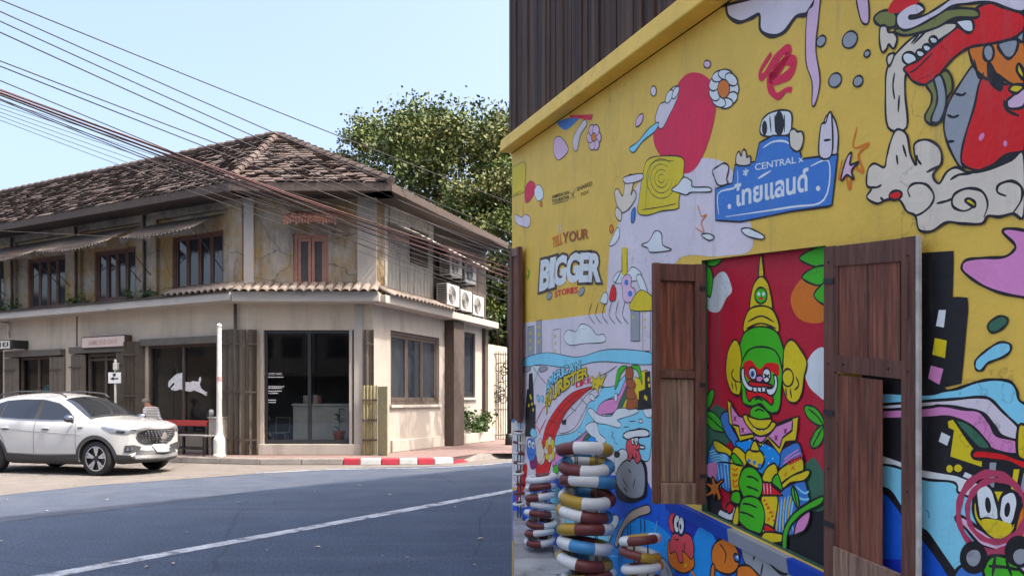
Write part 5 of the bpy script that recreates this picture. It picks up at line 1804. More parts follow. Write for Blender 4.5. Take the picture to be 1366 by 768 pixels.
# left shutter: standing open towards the viewer
nh, nf = .03, .05
lf = Leaf((s_at(869, .24), .24), (s_at(938, .03), .03), w_at(895, 668, .15), w_at(905, 351, .15))
hl = lf.len; hh = lf.w1 - lf.w0
mb = MB(); lf.box(mb, 0, hl * .13, 0, .035, 0, hh); shut_l = mb.build('shutter', W_DARK, mural, bevel=.003)
for nm, (u0, u1, t0, t1, v0, v1), m_ in (
        ('stile', (hl * .80, hl, 0, .035, 0, hh), W_DARK),
        ('top_rail', (hl * .13, hl * .80, .002, .033, hh - .07, hh - .002), W_DARK),
        ('bottom_rail', (hl * .13, hl * .80, .002, .048, .004, .085), W_PALE),
        ('board', (hl * .14, hl * .47, -.014, .018, .086, hh * .52), W_PALE),
        ('board', (hl * .475, hl * .79, -.014, .020, .086, hh * .52), W_PALE),
        ('upper_board', (hl * .14, hl * .79, -.014, .018, hh * .56, hh - .072), W_RED),
        ('middle_rail', (hl * .13, hl * .80, .002, .033, hh * .52 + .003, hh * .56 - .003), W_DARK)):
    mb = MB(); lf.box(mb, u0, u1, min(t0, -t1), t1, v0, v1); mb.build(nm, m_, shut_l, bevel=.0025)
# narrow shutter at the street corner
n_q = .03
lq = Leaf((s_at(684.5, n_q), n_q), (s_at(697, n_q), n_q), w_at(690, 560, n_q), w_at(690, 331, n_q))
hq = lq.w1 - lq.w0
mb = MB(); lq.box(mb, 0, lq.len * .25, 0, .03, 0, hq); sq = mb.build('shutter', W_DARK, mural)
for nm, (u0, u1, t0, t1, v0, v1), m_ in (('stile', (lq.len * .78, lq.len, 0, .03, 0, hq), W_DARK), ('board', (lq.len * .25, lq.len * .78, .002, .018, .0, hq - .06), W_RED), ('top_rail', (lq.len * .25, lq.len * .78, .002, .028, hq - .06, hq - .002), W_PALE)):
    mb = MB(); lq.box(mb, u0, u1, t0, t1, v0, v1); mb.build(nm, m_, sq)

# ---- forecourt: sloping slab with a side wall to the road, grey pavers on it
fore = empty('forecourt', (0.02, 2.0, 0)); fore['kind'] = 'structure'
mb = MB()
ya, yb = .7, Y0 + .15
g1, g2 = Vector((.006, ya, ramp_z(ya) - .012)), Vector((.006, yb, ramp_z(yb) - .012))
g3, g4 = Vector((2.6, yb, ramp_z(yb) - .012)), Vector((2.6, ya, ramp_z(ya) - .012))
mb.add([g1, g4, g3, g2], [(0, 1, 2, 3)])
dz = Vector((0, 0, -1))
mb.add([g1 + dz, g2 + dz, g2, g1], [(0, 1, 2, 3)])
mb.build('forecourt_slab', M['kerb'], fore)
pav = [mat('paver_grey%d' % i, c, .9, .2, 4.0, .4, 60, stain=(.10, .095, .09), stain_scale=2.5) for i, c in enumerate(((.28, .27, .255), (.34, .33, .31), (.23, .22, .21)))]
rng = random.Random(31)
Yp = 2.3; r = 0
while Yp < Y0:
    Xp = .008 - (.15 if r % 2 else 0)
    while Xp < 1.4:
        x0, x1 = max(Xp + .004, .008), Xp + .396
        s_in = MW.d2.x * 0
        xm = (x0 + x1) / 2
        wall_x = (Y0 - Yp) * 300 / F
        if x0 < wall_x - .05 and x1 - x0 > .05:
            x1 = min(x1, wall_x - .03)
            mb = MB()
            j = rng.uniform(-.002, .003)
            y1_ = Yp + .292
            mb.hexa([Vector((x0, Yp, ramp_z(Yp) - .03)), Vector((x1, Yp, ramp_z(Yp) - .03)), Vector((x1, y1_, ramp_z(y1_) - .03)), Vector((x0, y1_, ramp_z(y1_) - .03)),
                     Vector((x0, Yp, ramp_z(Yp) + j)), Vector((x1, Yp, ramp_z(Yp) + j)), Vector((x1, y1_, ramp_z(y1_) + j)), Vector((x0, y1_, ramp_z(y1_) + j))])
            mb.build('paver', rng.choice(pav), fore, bevel=.004)
        Xp += .40
    Yp += .30; r += 1

# ---- lifebuoy stacks
RC = {'b': mat('ring_brown', (.15, .035, .030), .4, .15, 8), 'w': mat('ring_white', (.66, .65, .62), .4, .1, 8, stain=(.35, .30, .25), stain_scale=8, stain_lo=.6, stain_hi=.75), 'u': mat('ring_blue', (.055, .24, .46), .4, .12, 8), 'y': mat('ring_mustard', (.42, .26, .03), .4, .15, 8), 'k': mat('ring_inside', (.03, .03, .03), .8, .1)}
_ring_cache = {}
def ring_mesh(seq, R_, r_, rot):
    key = (seq, round(R_, 4), round(r_, 4))
    if key in _ring_cache: return _ring_cache[key]
    me = bpy.data.meshes.new('lifebuoy')
    nu, nv = 40, 12
    vs_, fs_, mi = [], [], []
    order = list(RC)
    for i in range(nu):
        t = 2 * math.pi * i / nu
        for j in range(nv):
            a = 2 * math.pi * j / nv
            rr = R_ + r_ * math.cos(a)
            vs_.append((rr * math.cos(t), rr * math.sin(t), r_ * math.sin(a)))
    for i in range(nu):
        for j in range(nv):
            fs_.append((i * nv + j, ((i + 1) % nu) * nv + j, ((i + 1) % nu) * nv + (j + 1) % nv, i * nv + (j + 1) % nv))
            mi.append(order.index(seq[int(i / nu * len(seq))]))
    me.from_pydata(vs_, [], fs_)
    for k in order: me.materials.append(RC[k])
    me.polygons.foreach_set('material_index', mi)
    me.polygons.foreach_set('use_smooth', [True] * len(fs_))
    me.update()
    _ring_cache[key] = me
    return me
TILT = math.atan(RISE)
CN = {'b': 'brown', 'w': 'white', 'u': 'blue', 'y': 'mustard'}
def stack(x, ground_y, width, ytop, spacing, seqs, which, seed):
    """lifebuoys piled round a thin rod stand; x, ground_y: photo position of the foot on the forecourt"""
    rng_ = random.Random(seed)
    Y = F * EYE / (ground_y - 414.0)
    c = Vector(((x - 683.0) / F * Y, Y, ramp_z(Y)))
    pxm = F / Y
    R_out = width / 2 / pxm
    r_ = R_out * .215
    R_ = R_out - r_
    ztop = H + (HY - ytop) / F * Y
    st_ = empty('ring_stand', c, 'thin rod stand inside the %s' % which, 'stand', 'lifebuoy stands')
    for k in range(4):
        a = k * math.pi / 2 + .6
        q = c + Vector((math.cos(a), math.sin(a), 0)) * (R_ - r_ - .012)
        mb_ = MB(); mb_.tube([q + Vector((0, 0, .002)), Vector((q.x, q.y, ztop - r_))], .003, 5); mb_.build('rod', M['bronze'], st_)
    step = spacing / pxm
    n_ = int((ztop - c.z) / step)
    z = ztop - r_
    for i in range(n_):
        seq = seqs[i % len(seqs)]
        o = bpy.data.objects.new('lifebuoy', ring_mesh(seq, R_, r_, 0))
        COL.objects.link(o)
        jx = rng_.uniform(-.010, .010) * R_out / .15
        o.location = (c.x + jx, c.y + rng_.uniform(-.006, .006), z)
        o.rotation_euler = (TILT + .05 + rng_.uniform(-.015, .015), rng_.uniform(-.025, .025), rng_.uniform(0, 6.28))
        cols = []
        for k in seq:
            if CN[k] not in cols: cols.append(CN[k])
        pos = 'topmost lifebuoy' if i == 0 else '%s lifebuoy from the top' % ORD[i]
        tag(o, '%s of the %s' % (pos, which), 'lifebuoy', 'lifebuoys of the %s' % which)
        z -= step
        if z < c.z + r_: break
    return c
stack(782, 812, 78, 592, 21.0, ['bwywuw', 'ywubwu', 'bwuywy', 'buwywb', 'uywbuw', 'ybwuyw', 'bwuwyb', 'uywbyw', 'bwubwy', 'ywbuwy', 'bwywuw'], 'tall lifebuoy stack', 1)
stack(721, 733, 43, 633, 11.8, ['wbww', 'bwbw', 'wbwb', 'wbwwbw'], 'slender brown and white stack', 2)
stack(855, 872, 58, 713, 18.5, ['bwyw', 'wbyw', 'wybw', 'bwyb', 'wyw'], 'short stack nearest the blue wall', 3)
stack(692.5, 690, 17, 575, 13.5, ['bw', 'wbww', 'wb'], 'narrow stack at the street corner', 4)
# hinges, nail heads and a latch on the shutters
for v in (vm(372), vm(560), vm(720)):
    mb = MB(); lr.box(mb, um(1104), um(1117), .036 * TS, .044 * TS, v - .008, v + .008); mb.build('hinge', M['black_metal'], shut_r)
for x, y in ((1110, 345), (1216, 345), (1110, 490), (1216, 490), (1130, 489), (1190, 489), (1110, 640), (1216, 640), (1130, 756), (1170, 758)):
    mb = MB(); c_ = lr.T(um(x), .037 * TS, vm(y)); mb.ball(c_, .0035, 8); mb.build('nail_head', M['black_metal'], shut_r)
for v in (hh * .12, hh * .5, hh * .9):
    mb = MB(); lf.box(mb, hl * .88, hl * .99, .036, .040, v - .008, v + .008); mb.build('hinge', M['black_metal'], shut_l)

# ------------------------------------------------------------------ the mural: painted shapes, flat on the wall
PAL = dict(Y=lin(222, 186, 62), LV=lin(208, 200, 212), BL=lin(140, 200, 228), PK=lin(228, 142, 188), RD=lin(206, 30, 54), GR=lin(74, 168, 52), DG=lin(62, 100, 82), BK=lin(38, 35, 36), WH=lin(234, 229, 224),
           GY=lin(146, 150, 160), BR=lin(150, 84, 56), BU=lin(20, 96, 196), DB=lin(22, 62, 165), OR=lin(236, 122, 44), GO=lin(236, 186, 66), SK=lin(238, 200, 190), CO=lin(222, 92, 100), PU=lin(122, 44, 96), LB=lin(70, 145, 222), SG=lin(78, 120, 190), TN=lin(176, 160, 148), PL=lin(222, 180, 205), RO=lin(200, 60, 84), OL=lin(120, 122, 74))
INK = lin(40, 34, 36)
for _k, _v in list(PAL.items()):
    if _k != 'BK': _g = sum(_v) / 3; PAL[_k] = tuple(max(.012, min(.86, (_g + (c - _g) * 1.18) * w * 1.26)) for c, w in zip(_v, (1.06, 1.0, .86)))

def smooth_loop(p, closed=True, k=5):
    n = len(p)
    out = []
    rng_ = range(n if closed else n - 1)
    for i in rng_:
        p0, p1, p2, p3 = (p[(i - 1) % n], p[i], p[(i + 1) % n], p[(i + 2) % n]) if closed else (p[max(i - 1, 0)], p[i], p[i + 1], p[min(i + 2, n - 1)])
        for j in range(k):
            t = j / k
            out.append(tuple(.5 * (2 * p1[a] + (p2[a] - p0[a]) * t + (2 * p0[a] - 5 * p1[a] + 4 * p2[a] - p3[a]) * t * t + (3 * p1[a] - p0[a] - 3 * p2[a] + p3[a]) * t ** 3) for a in (0, 1)))
    if not closed: out.append(p[-1])
    return out

class Fig:
    """one painted figure: flat coloured shapes and brush lines, each a hair above the one below"""
    def __init__(self, name, zoom=(0, 0, 1), n=0.0, lvl=1, lw=.0065, parent=None, wmax=None):
        self.name, self.z, self.n, self.lw = name, zoom, n, lw * .72
        self.items = []
        self.mb = MB()
        self.h = n + .0008 + .0006 * lvl
        self.parent = parent or mural_wall
        self.wmax = wmax
    def P2(self, pts):
        out = []
        for x, y in pts:
            s, w = MW.px(self.z[0] + x / self.z[2], self.z[1] + y / self.z[2], self.n)
            if self.wmax is not None: w = min(w, self.wmax)
            out.append((max(s, .003), max(w, -.25)))
        return out
    def put(self, vs_, fs_, col, p2):
        xs, ys = [q[0] for q in p2], [q[1] for q in p2]
        self.items.append((vs_, fs_, col, (min(xs), min(ys), max(xs), max(ys))))
    def up(self):
        self.h += .000028
        return self.h
    def poly(self, p, col):
        h = self.up()
        try: tri = geometry.tessellate_polygon([[Vector((a, b, 0)) for a, b in p]])
        except Exception: return
        self.put([MW.T(a, h, b) for a, b in p], [tuple(t) for t in tri], col, p)
    def ribbon(self, p, w, col, closed):
        h = self.up()
        n = len(p)
        if n < 2: return
        L, R = [], []
        for i in range(n):
            a, b = (p[(i - 1) % n], p[(i + 1) % n]) if closed else (p[max(i - 1, 0)], p[min(i + 1, n - 1)])
            dx, dy = b[0] - a[0], b[1] - a[1]
            d = math.hypot(dx, dy) or 1
            ww = w / 2 * (1 if closed else (.45 + .55 * min(1, 4 * min(i, n - 1 - i) / n)))
            ww *= 1 + .16 * math.sin(i * .9)
            nx, ny = -dy / d * ww, dx / d * ww
            L.append(MW.T(p[i][0] + nx, h, p[i][1] + ny)); R.append(MW.T(p[i][0] - nx, h, p[i][1] - ny))
        vs_ = L + R
        m_ = n if closed else n - 1
        self.put(vs_, [(i, (i + 1) % n, n + (i + 1) % n, n + i) for i in range(m_)], col, p)
    def c(self, col): return PAL[col] if isinstance(col, str) else col
    def f(self, col, *pts): self.poly(smooth_loop(self.P2(pts)), self.c(col)); return self
    def o(self, col, *pts, lw=None):
        q = smooth_loop(self.P2(pts)); self.poly(q, self.c(col)); self.ribbon(q, lw or self.lw, INK, True); return self
    def p(self, col, *pts): self.poly(self.P2(pts), self.c(col)); return self
    def q(self, col, *pts, lw=None):
        a = self.P2(pts); self.poly(a, self.c(col))
        b = []
        for i in range(len(a)):
            for j in range(3): b.append((a[i][0] + (a[(i + 1) % len(a)][0] - a[i][0]) * j / 3, a[i][1] + (a[(i + 1) % len(a)][1] - a[i][1]) * j / 3))
        self.ribbon(b, lw or self.lw, INK, True); return self
    def l(self, *pts, lw=None, col=None): self.ribbon(smooth_loop(self.P2(pts), False), lw or self.lw, self.c(col) if col else INK, False); return self
    def e(self, col, cx, cy, rx, ry, ol=True, lw=None, rot=0):
        cr, sr = math.cos(rot), math.sin(rot)
        pts = [(cx + rx * math.cos(t) * cr - ry * math.sin(t) * sr, cy + rx * math.cos(t) * sr + ry * math.sin(t) * cr) for t in [2 * math.pi * i / 22 for i in range(22)]]
        a = self.P2(pts); self.poly(a, self.c(col))
        if ol: self.ribbon(a, lw or self.lw, INK, True)
        return self
    def letters(self, text, base, size, col, edge=None, bold=.02, slant=0.0, edge_w=.05):
        """lettering along a base line (photo or zoom pixels); size in the same pixels"""
        b = smooth_loop([tuple(p) for p in base], False, 8)
        L = [0]
        for p_, q_ in zip(b, b[1:]): L.append(L[-1] + math.dist(p_, q_))
        n = len(text)
        nat = []
        for ch in text:
            b_ = text_shape(ch, 0.0)[0]
            nat.append((max(q[0] for q in b_) - min(q[0] for q in b_) + .10) if b_ else .35)
        tot = sum(nat)
        def at(t):
            t = max(0, min(L[-1], t))
            k = next((j for j in range(len(L) - 1) if L[j + 1] >= t), len(L) - 2)
            u = (t - L[k]) / max(1e-6, L[k + 1] - L[k])
            p_, q_ = b[k], b[k + 1]
            return (p_[0] + (q_[0] - p_[0]) * u, p_[1] + (q_[1] - p_[1]) * u), ((q_[0] - p_[0]) / (L[k + 1] - L[k] + 1e-9), (q_[1] - p_[1]) / (L[k + 1] - L[k] + 1e-9))
        for off, cc in (((bold + edge_w, edge),) if edge else ()) + ((bold, col),):
            h = self.up()
            run = 0.0
            for i, ch in enumerate(text):
                adv = L[-1] * nat[i] / tot
                o_, d_ = at(run)
                run += adv
                if ch == ' ': continue
                wd = adv * .88
                sz = size[0] + (size[1] - size[0]) * i / max(1, n - 1) if isinstance(size, tuple) else size
                flat = []
                def fn(u, v):
                    x = o_[0] + d_[0] * wd * u + slant * sz * v
                    y = o_[1] + d_[1] * wd * u - sz * v
                    s, w = self.P2([(x, y)])[0]
                    flat.append((s, w))
                    return MW.T(s, h, w)
                vs_, fs_ = text_fit(ch, fn, off)
                self.put(vs_, fs_, self.c(cc), flat)
        return self
    def line_text(self, text, quad, col, bold=.0):
        """a whole line of lettering in a four-cornered box: bottom left, bottom right, top right, top left"""
        h = self.up()
        a, b, c_, d_ = quad
        def fn(u, v):
            x = (a[0] * (1 - u) + b[0] * u) * (1 - v) + (d_[0] * (1 - u) + c_[0] * u) * v
            y = (a[1] * (1 - u) + b[1] * u) * (1 - v) + (d_[1] * (1 - u) + c_[1] * u) * v
            s, w = self.P2([(x, y)])[0]
            flat.append((s, w))
            return MW.T(s, h, w)
        flat = []
        vs_, fs_ = text_fit(text, fn, bold)
        self.put(vs_, fs_, self.c(col), flat)
        return self
    def done(self):
        # one painted object for each patch of touching shapes
        it = self.items
        grp = list(range(len(it)))
        def root(i):
            while grp[i] != i: i = grp[i]
            return i
        for i in range(len(it)):
            for j in range(i):
                a, b = it[i][3], it[j][3]
                m_ = .004
                if a[0] < b[2] + m_ and b[0] < a[2] + m_ and a[1] < b[3] + m_ and b[1] < a[3] + m_:
                    grp[root(i)] = root(j)
        out = {}
        for i in range(len(it)): out.setdefault(root(i), []).append(it[i])
        for k in out.values():
            mb_ = MB()
            for v_, f_, c_, _ in k: mb_.add(v_, f_, 0, c_)
            mb_.build(self.name, PAINT, self.parent, colors=True, recalc=False)

WM = BEAM0 - .004
# ---- ground colours
g = Fig('painted_ground', lvl=0, wmax=WM)
g.f('LV', (813, 470), (812, 350), (818, 318), (835, 275), (858, 238), (905, 214), (965, 216), (990, 262), (1004, 330), (960, 342), (900, 352), (885, 470))
g.p('LV', (683.5, 432), (720, 428), (800, 418), (880, 408), (880, 650), (683.5, 650))
g.p('BU', (683.5, 655), (720, 640), (800, 632), (862, 636), (869, 652), (938, 684), (1104, 766), (1104, 900), (683.5, 900))
g.p('DB', (900, 668), (938, 684), (1104, 766), (1104, 800), (1000, 748), (935, 720), (890, 700))
g.f('LB', (820, 700), (850, 690), (885, 705), (905, 740), (880, 800), (830, 830), (800, 760))
g.f('LB', (938, 700), (955, 720), (962, 760), (945, 810), (920, 770), (925, 720))
g.done()

g = Fig('painted_skyline', lvl=1, lw=.006)
for x, y, w_, h_ in ((704, 436, 9, 40), (716, 428, 7, 46), (738, 440, 10, 36), (842, 395, 12, 60), (858, 408, 10, 60)):
    g.q('GY' if w_ != 10 else 'LV', (x, y + h_), (x, y), (x + w_, y - 2), (x + w_, y + h_))
    for k in range(3): g.p('Y', (x + 2, y + 6 + k * 10), (x + 4, y + 5.6 + k * 10), (x + 4, y + 10 + k * 10), (x + 2, y + 10.4 + k * 10))
g.o('WH', (752, 450), (758, 440), (768, 442), (776, 432), (788, 436), (796, 446), (806, 446), (806, 456), (780, 458), (760, 460)); g.o('WH', (818, 372), (826, 362), (836, 364), (844, 356), (854, 362), (856, 372), (838, 376), (824, 378))
g.o('BL', (700, 478), (730, 470), (770, 476), (810, 466), (868, 470), (868, 486), (800, 482), (760, 490), (720, 486), (700, 490))
for k in range(6): g.l((790 + 9 * k, 404 - k), (786 + 9 * k, 420), (794 + 9 * k, 432), lw=.005)
g.done()
# ---- left: bridge, ribbons, sea, palm, rock (zoom A)
ZA = (683, 480, 5.12)
g = Fig('painted_ribbons', ZA, lvl=1, lw=.006)
g.o('LV', (330, 500), (420, 470), (480, 380), (520, 300), (590, 240), (640, 190), (600, 190), (520, 230), (440, 330), (360, 410), (330, 440))
g.o('BL', (290, 580), (300, 520), (380, 505), (450, 470), (500, 380), (520, 300), (590, 245), (620, 190), (700, 175), (790, 90), (800, 150), (720, 240), (640, 275), (600, 320), (570, 400), (520, 470), (440, 540), (380, 575))
g.o('PK', (275, 720), (285, 600), (400, 560), (480, 520), (560, 420), (590, 320), (640, 275), (720, 250), (780, 130), (800, 180), (740, 300), (690, 360), (610, 380), (540, 480), (470, 560), (380, 640), (310, 700))
g.o('DG', (480, 570), (520, 500), (575, 545), (640, 560), (560, 580))
g.o('DG', (725, 330), (760, 230), (800, 160), (800, 330))
g.o('Y', (755, 335), (800, 230), (860, 130), (925, 70), (925, 200), (880, 300), (830, 340))
g.o('WH', (120, 240), (130, 50), (60, 80), (90, 40), (200, 38), (190, 44))
g.done()
g = Fig('painted_city', ZA, lvl=2, lw=.005)
g.q('BK', (92, 520), (95, 330), (105, 200), (115, 200), (118, 95), (142, 90), (148, 200), (150, 300), (163, 310), (160, 520))
for x, y in ((122, 235), (128, 250), (134, 290), (112, 300), (142, 330)): g.p('Y', (x, y), (x + 9, y - 2), (x + 9, y + 18), (x, y + 20))
g.q('BK', (860, 340), (870, 200), (890, 190), (895, 90), (945, 75), (955, 330))
for x, y in ((905, 240), (930, 120), (935, 160), (915, 250)): g.p('Y', (x, y), (x + 12, y - 3), (x + 12, y + 24), (x, y + 26))
g.q('Y', (840, 110), (880, 130), (885, 80), (912, 70), (912, 200), (870, 215), (870, 270), (835, 280))
g.done()
g = Fig('painted_bridge', ZA, lvl=3, lw=.006)
g.o('RD', (165, 768), (200, 600), (225, 480), (260, 400), (330, 300), (420, 220), (535, 182), (545, 192), (500, 225), (420, 300), (370, 360), (330, 440), (300, 520), (280, 620), (250, 768))
g.l((200, 700), (250, 480), (330, 350), (430, 250), (530, 195)); g.l((235, 740), (270, 540), (340, 390), (430, 280))
for a, b in (((255, 410), (320, 440)), ((310, 330), (360, 370)), ((370, 265), (420, 300)), ((225, 500), (300, 520)), ((205, 590), (285, 600))): g.l(a, b, lw=.004)
g.l((155, 450), (215, 330), (300, 250), lw=.008, col='RO'); g.l((185, 500), (235, 400), lw=.008, col='RO'); g.l((160, 440), (200, 500), lw=.006, col='RO')
g.l((400, 320), (440, 350)); g.l((470, 260), (520, 310)); g.p('BK', (345, 410), (375, 405), (370, 440), (345, 440))
g.l((140, 40), (190, 110), (240, 165)); g.l((600, 110), (660, 80), (720, 40))
g.done()
g = Fig('painted_sea', ZA, lvl=2, lw=.006)
g.o('BL', (590, 430), (640, 380), (760, 360), (870, 330), (950, 340), (948, 640), (900, 690), (800, 640), (700, 620), (640, 560), (600, 500))
g.o('WH', (520, 345), (545, 330), (600, 375), (680, 380), (730, 330), (860, 335), (850, 365), (760, 395), (720, 410), (745, 430), (735, 462), (650, 440), (590, 430), (560, 410))
g.o('WH', (500, 460), (540, 425), (580, 430), (600, 500), (645, 540), (635, 565), (590, 560), (545, 520))
g.o('WH', (885, 300), (905, 282), (925, 310), (955, 315), (955, 385), (925, 390), (905, 365))
g.o('WH', (760, 510), (790, 485), (830, 480), (870, 465), (920, 475), (945, 490), (940, 520), (890, 525), (850, 540), (800, 535), (765, 530))
g.l((805, 418), (850, 415)); g.l((765, 458), (802, 455)); g.e('LV', 882, 415, 14, 14)
g.l((680, 490), (695, 500), (682, 520), (700, 535), (705, 560), (725, 575))
g.e('WH', 550, 255, 15, 26, rot=-.6); g.e('WH', 712, 255, 10, 30); g.e('WH', 464, 505, 8, 16, rot=-.4)
g.o('LB', (520, 545), (545, 520), (575, 540), (560, 560))
g.done()
g = Fig('painted_palm', ZA, lvl=4, lw=.006)
g.o('BR', (785, 330), (790, 270), (780, 230), (790, 180), (778, 130), (785, 60), (815, 45), (832, 80), (828, 130), (850, 170), (838, 210), (858, 255), (850, 325))
g.l((785, 185), (820, 190), (845, 180)); g.l((785, 262), (820, 268), (850, 255)); g.l((780, 125), (805, 132), (828, 125))
g.o('GR', (790, 40), (745, 45), (720, 90), (705, 200), (728, 160), (745, 100), (775, 60)); g.o('GR', (820, 38), (870, 40), (885, 90), (893, 165), (875, 120), (858, 75), (830, 55))
g.done()
g = Fig('painted_lettering', ZA, lvl=5, lw=.005)
g.letters('AMERICAN', [(236, 225), (285, 160), (360, 105), (475, 55)], (70, 50), 'BL', 'BK', .03)
g.letters('TOURISTER', [(232, 375), (275, 285), (370, 195), (525, 105)], (105, 62), 'GO', 'BK', .035)
g.letters('LIKE', [(440, 188), (545, 150)], 34, 'RO', None, .02)
g.o('GO', (540, 155), (555, 150), (548, 110), (580, 128), (605, 80), (608, 130), (650, 95), (625, 150), (625, 180), (600, 175), (590, 225), (572, 190), (548, 200), (555, 172))
g.l((565, 155), (570, 175), (575, 158), (582, 175)); g.o('BL', (170, 245), (185, 240), (190, 285), (178, 275)); g.o('BL', (200, 250), (215, 245), (215, 285), (203, 275))
g.done()
g = Fig('painted_blue_fellow', ZA, lvl=4, lw=.005)
g.o('SG', (105, 640), (105, 560), (120, 535), (150, 540), (162, 590), (160, 660), (130, 690)); g.o('BL', (128, 500), (140, 465), (165, 480), (170, 520), (148, 530))
g.e('WH', 122, 570, 12, 28); g.e('WH', 148, 580, 11, 26); g.e('BK', 124, 575, 5, 12, False); g.e('BK', 149, 584, 5, 11, False); g.l((115, 635), (135, 650), (155, 632))
g.o('SK', (180, 560), (200, 535), (215, 600), (228, 620), (205, 690), (185, 705), (172, 640)); g.o('SK', (60, 480), (80, 460), (95, 520), (90, 600), (65, 620), (50, 560))
g.done()
g = Fig('painted_flower', ZA, lvl=5, lw=.005)
for k in range(8):
    a = k * math.pi / 4
    g.e('GO' if k % 2 else 'SK', 263 + 24 * math.cos(a), 610 + 55 * math.sin(a), 15, 34, rot=a * .0)
g.e('OR', 263, 610, 15, 30)
g.l((268, 660), (262, 720), (255, 768)); g.o('GR', (290, 768), (285, 730), (320, 715), (318, 768))
for k in range(6):
    a = k * math.pi / 3
    g.e('GO', 372 + 22 * math.cos(a), 712 + 24 * math.sin(a), 14, 18)
g.e('OR', 372, 712, 13, 16)
g.done()
g = Fig('painted_slide', ZA, lvl=3, lw=.005)
g.o('WH', (8, 520), (10, 240), (22, 185), (36, 240), (40, 420), (60, 520), (30, 560)); g.f('SG', (52, 40), (66, 40), (66, 420), (56, 430)); g.l((48, 40), (48, 440)); g.l((70, 40), (70, 430)); g.e('WH', 72, 245, 15, 28); g.e('SG', 10, 400, 14, 26); g.e('RO', 32, 265, 6, 22)
g.e('GY', 100, 62, 34, 18, rot=-.3); g.e('GY', 215, 62, 32, 16, rot=-.4)
g.done()
# red and white posts near the ground at the corner (zoom K)
ZK = (683, 570, 3.88)
g = Fig('painted_legs', ZK, lvl=3, lw=.006)
g.o('RD', (30, 330), (60, 200), (80, 210), (55, 380), (25, 390)); g.o('WH', (15, 120), (35, 60), (60, 110), (50, 200), (20, 220)); g.o('SK', (130, 150), (150, 80), (172, 150), (160, 190), (140, 185))
g.o('PU', (95, 150), (125, 140), (130, 200), (100, 210)); g.f('LV', (20, 400), (60, 330), (90, 260), (90, 400))
g.done()
g = Fig('painted_foam', ZK, lvl=3, lw=.007)
g.o('BL', (205, 330), (235, 300), (285, 360), (330, 400), (400, 340), (470, 430), (540, 460), (520, 560), (440, 640), (250, 560), (200, 470))
g.o('WH', (215, 400), (245, 420), (275, 470), (260, 520), (215, 500), (200, 450)); g.o('WH', (505, 470), (540, 450), (556, 470), (545, 510), (515, 560), (500, 600), (505, 530))
g.o('WH', (540, 240), (535, 150), (570, 110), (600, 130), (590, 190)); g.e('BK', 546, 138, 16, 18, False)
g.done()
g = Fig('painted_rock', ZK, lvl=4, lw=.010)
g.o('BK', (540, 330), (545, 240), (600, 165), (690, 180), (700, 330), (680, 365), (620, 385), (560, 370))
g.o('GY', (550, 300), (545, 230), (590, 170), (660, 165), (690, 230), (685, 340), (640, 368), (590, 350)); g.l((605, 215), (620, 235)); g.l((575, 262), (605, 315)); g.l((640, 265), (630, 310)); g.l((600, 330), (580, 310))
g.o('CO', (600, 130), (592, 95), (605, 60), (625, 55), (640, 70), (668, 90), (660, 120), (672, 160), (650, 185), (630, 150), (615, 172), (600, 165), (606, 145))
g.e('WH', 630, 62, 9, 26); g.e('WH', 648, 66, 9, 26); g.e('BK', 632, 70, 3, 9, False); g.e('BK', 650, 74, 3, 9, False); g.l((640, 110), (655, 116), (668, 100)); g.l((625, 130), (630, 160)); g.l((645, 130), (648, 165)); g.o('WH', (664, 92), (690, 95), (688, 108), (668, 108))
g.o('WH', (578, 40), (600, 20), (640, 12), (690, 8), (712, 25), (705, 45), (640, 50), (600, 60))
g.done()
g = Fig('painted_chair', ZK, lvl=4, lw=.008)
g.o('TN', (540, 615), (535, 590), (560, 520), (610, 440), (680, 405), (712, 402), (716, 440), (660, 460), (600, 500), (565, 560), (550, 612))
for a, b in (((600, 510), (600, 580)), ((615, 500), (615, 575)), ((668, 470), (670, 555)), ((688, 470), (690, 555)), ((556, 600), (556, 730)), ((570, 590), (570, 700))): g.l(a, b, lw=.007)
g.l((755, 480), (745, 540), (740, 560), col='BL', lw=.006); g.l((500, 660), (560, 668), col='BL', lw=.005)
g.o('GY', (775, 680), (800, 690), (830, 740), (835, 800), (775, 800)); g.l((800, 720), (820, 760))
g.done()
g = Fig('painted_frog', ZK, lvl=5, lw=.008)
g.o('OR', (812, 600), (830, 580), (900, 600), (940, 660), (945, 720), (900, 750), (850, 735), (815, 690)); g.p('GO', (895, 715), (905, 700), (910, 712), (900, 722))
g.o('CO', (820, 610), (830, 560), (850, 545), (880, 560), (900, 545), (930, 560), (945, 620), (935, 680), (905, 650), (885, 640), (890, 690), (870, 695), (850, 640), (825, 650))
g.o('CO', (838, 545), (820, 520), (815, 470), (835, 432), (852, 440), (835, 480), (842, 520)); g.e('WH', 858, 495, 16, 48); g.e('WH', 880, 505, 15, 46); g.e('BK', 862, 500, 6, 16, False); g.e('BK', 876, 512, 5, 15, False)
g.l((840, 565), (850, 580), (868, 575)); g.l((900, 590), (895, 640)); g.l((930, 740), (955, 768), col='OR', lw=.012)
g.done()
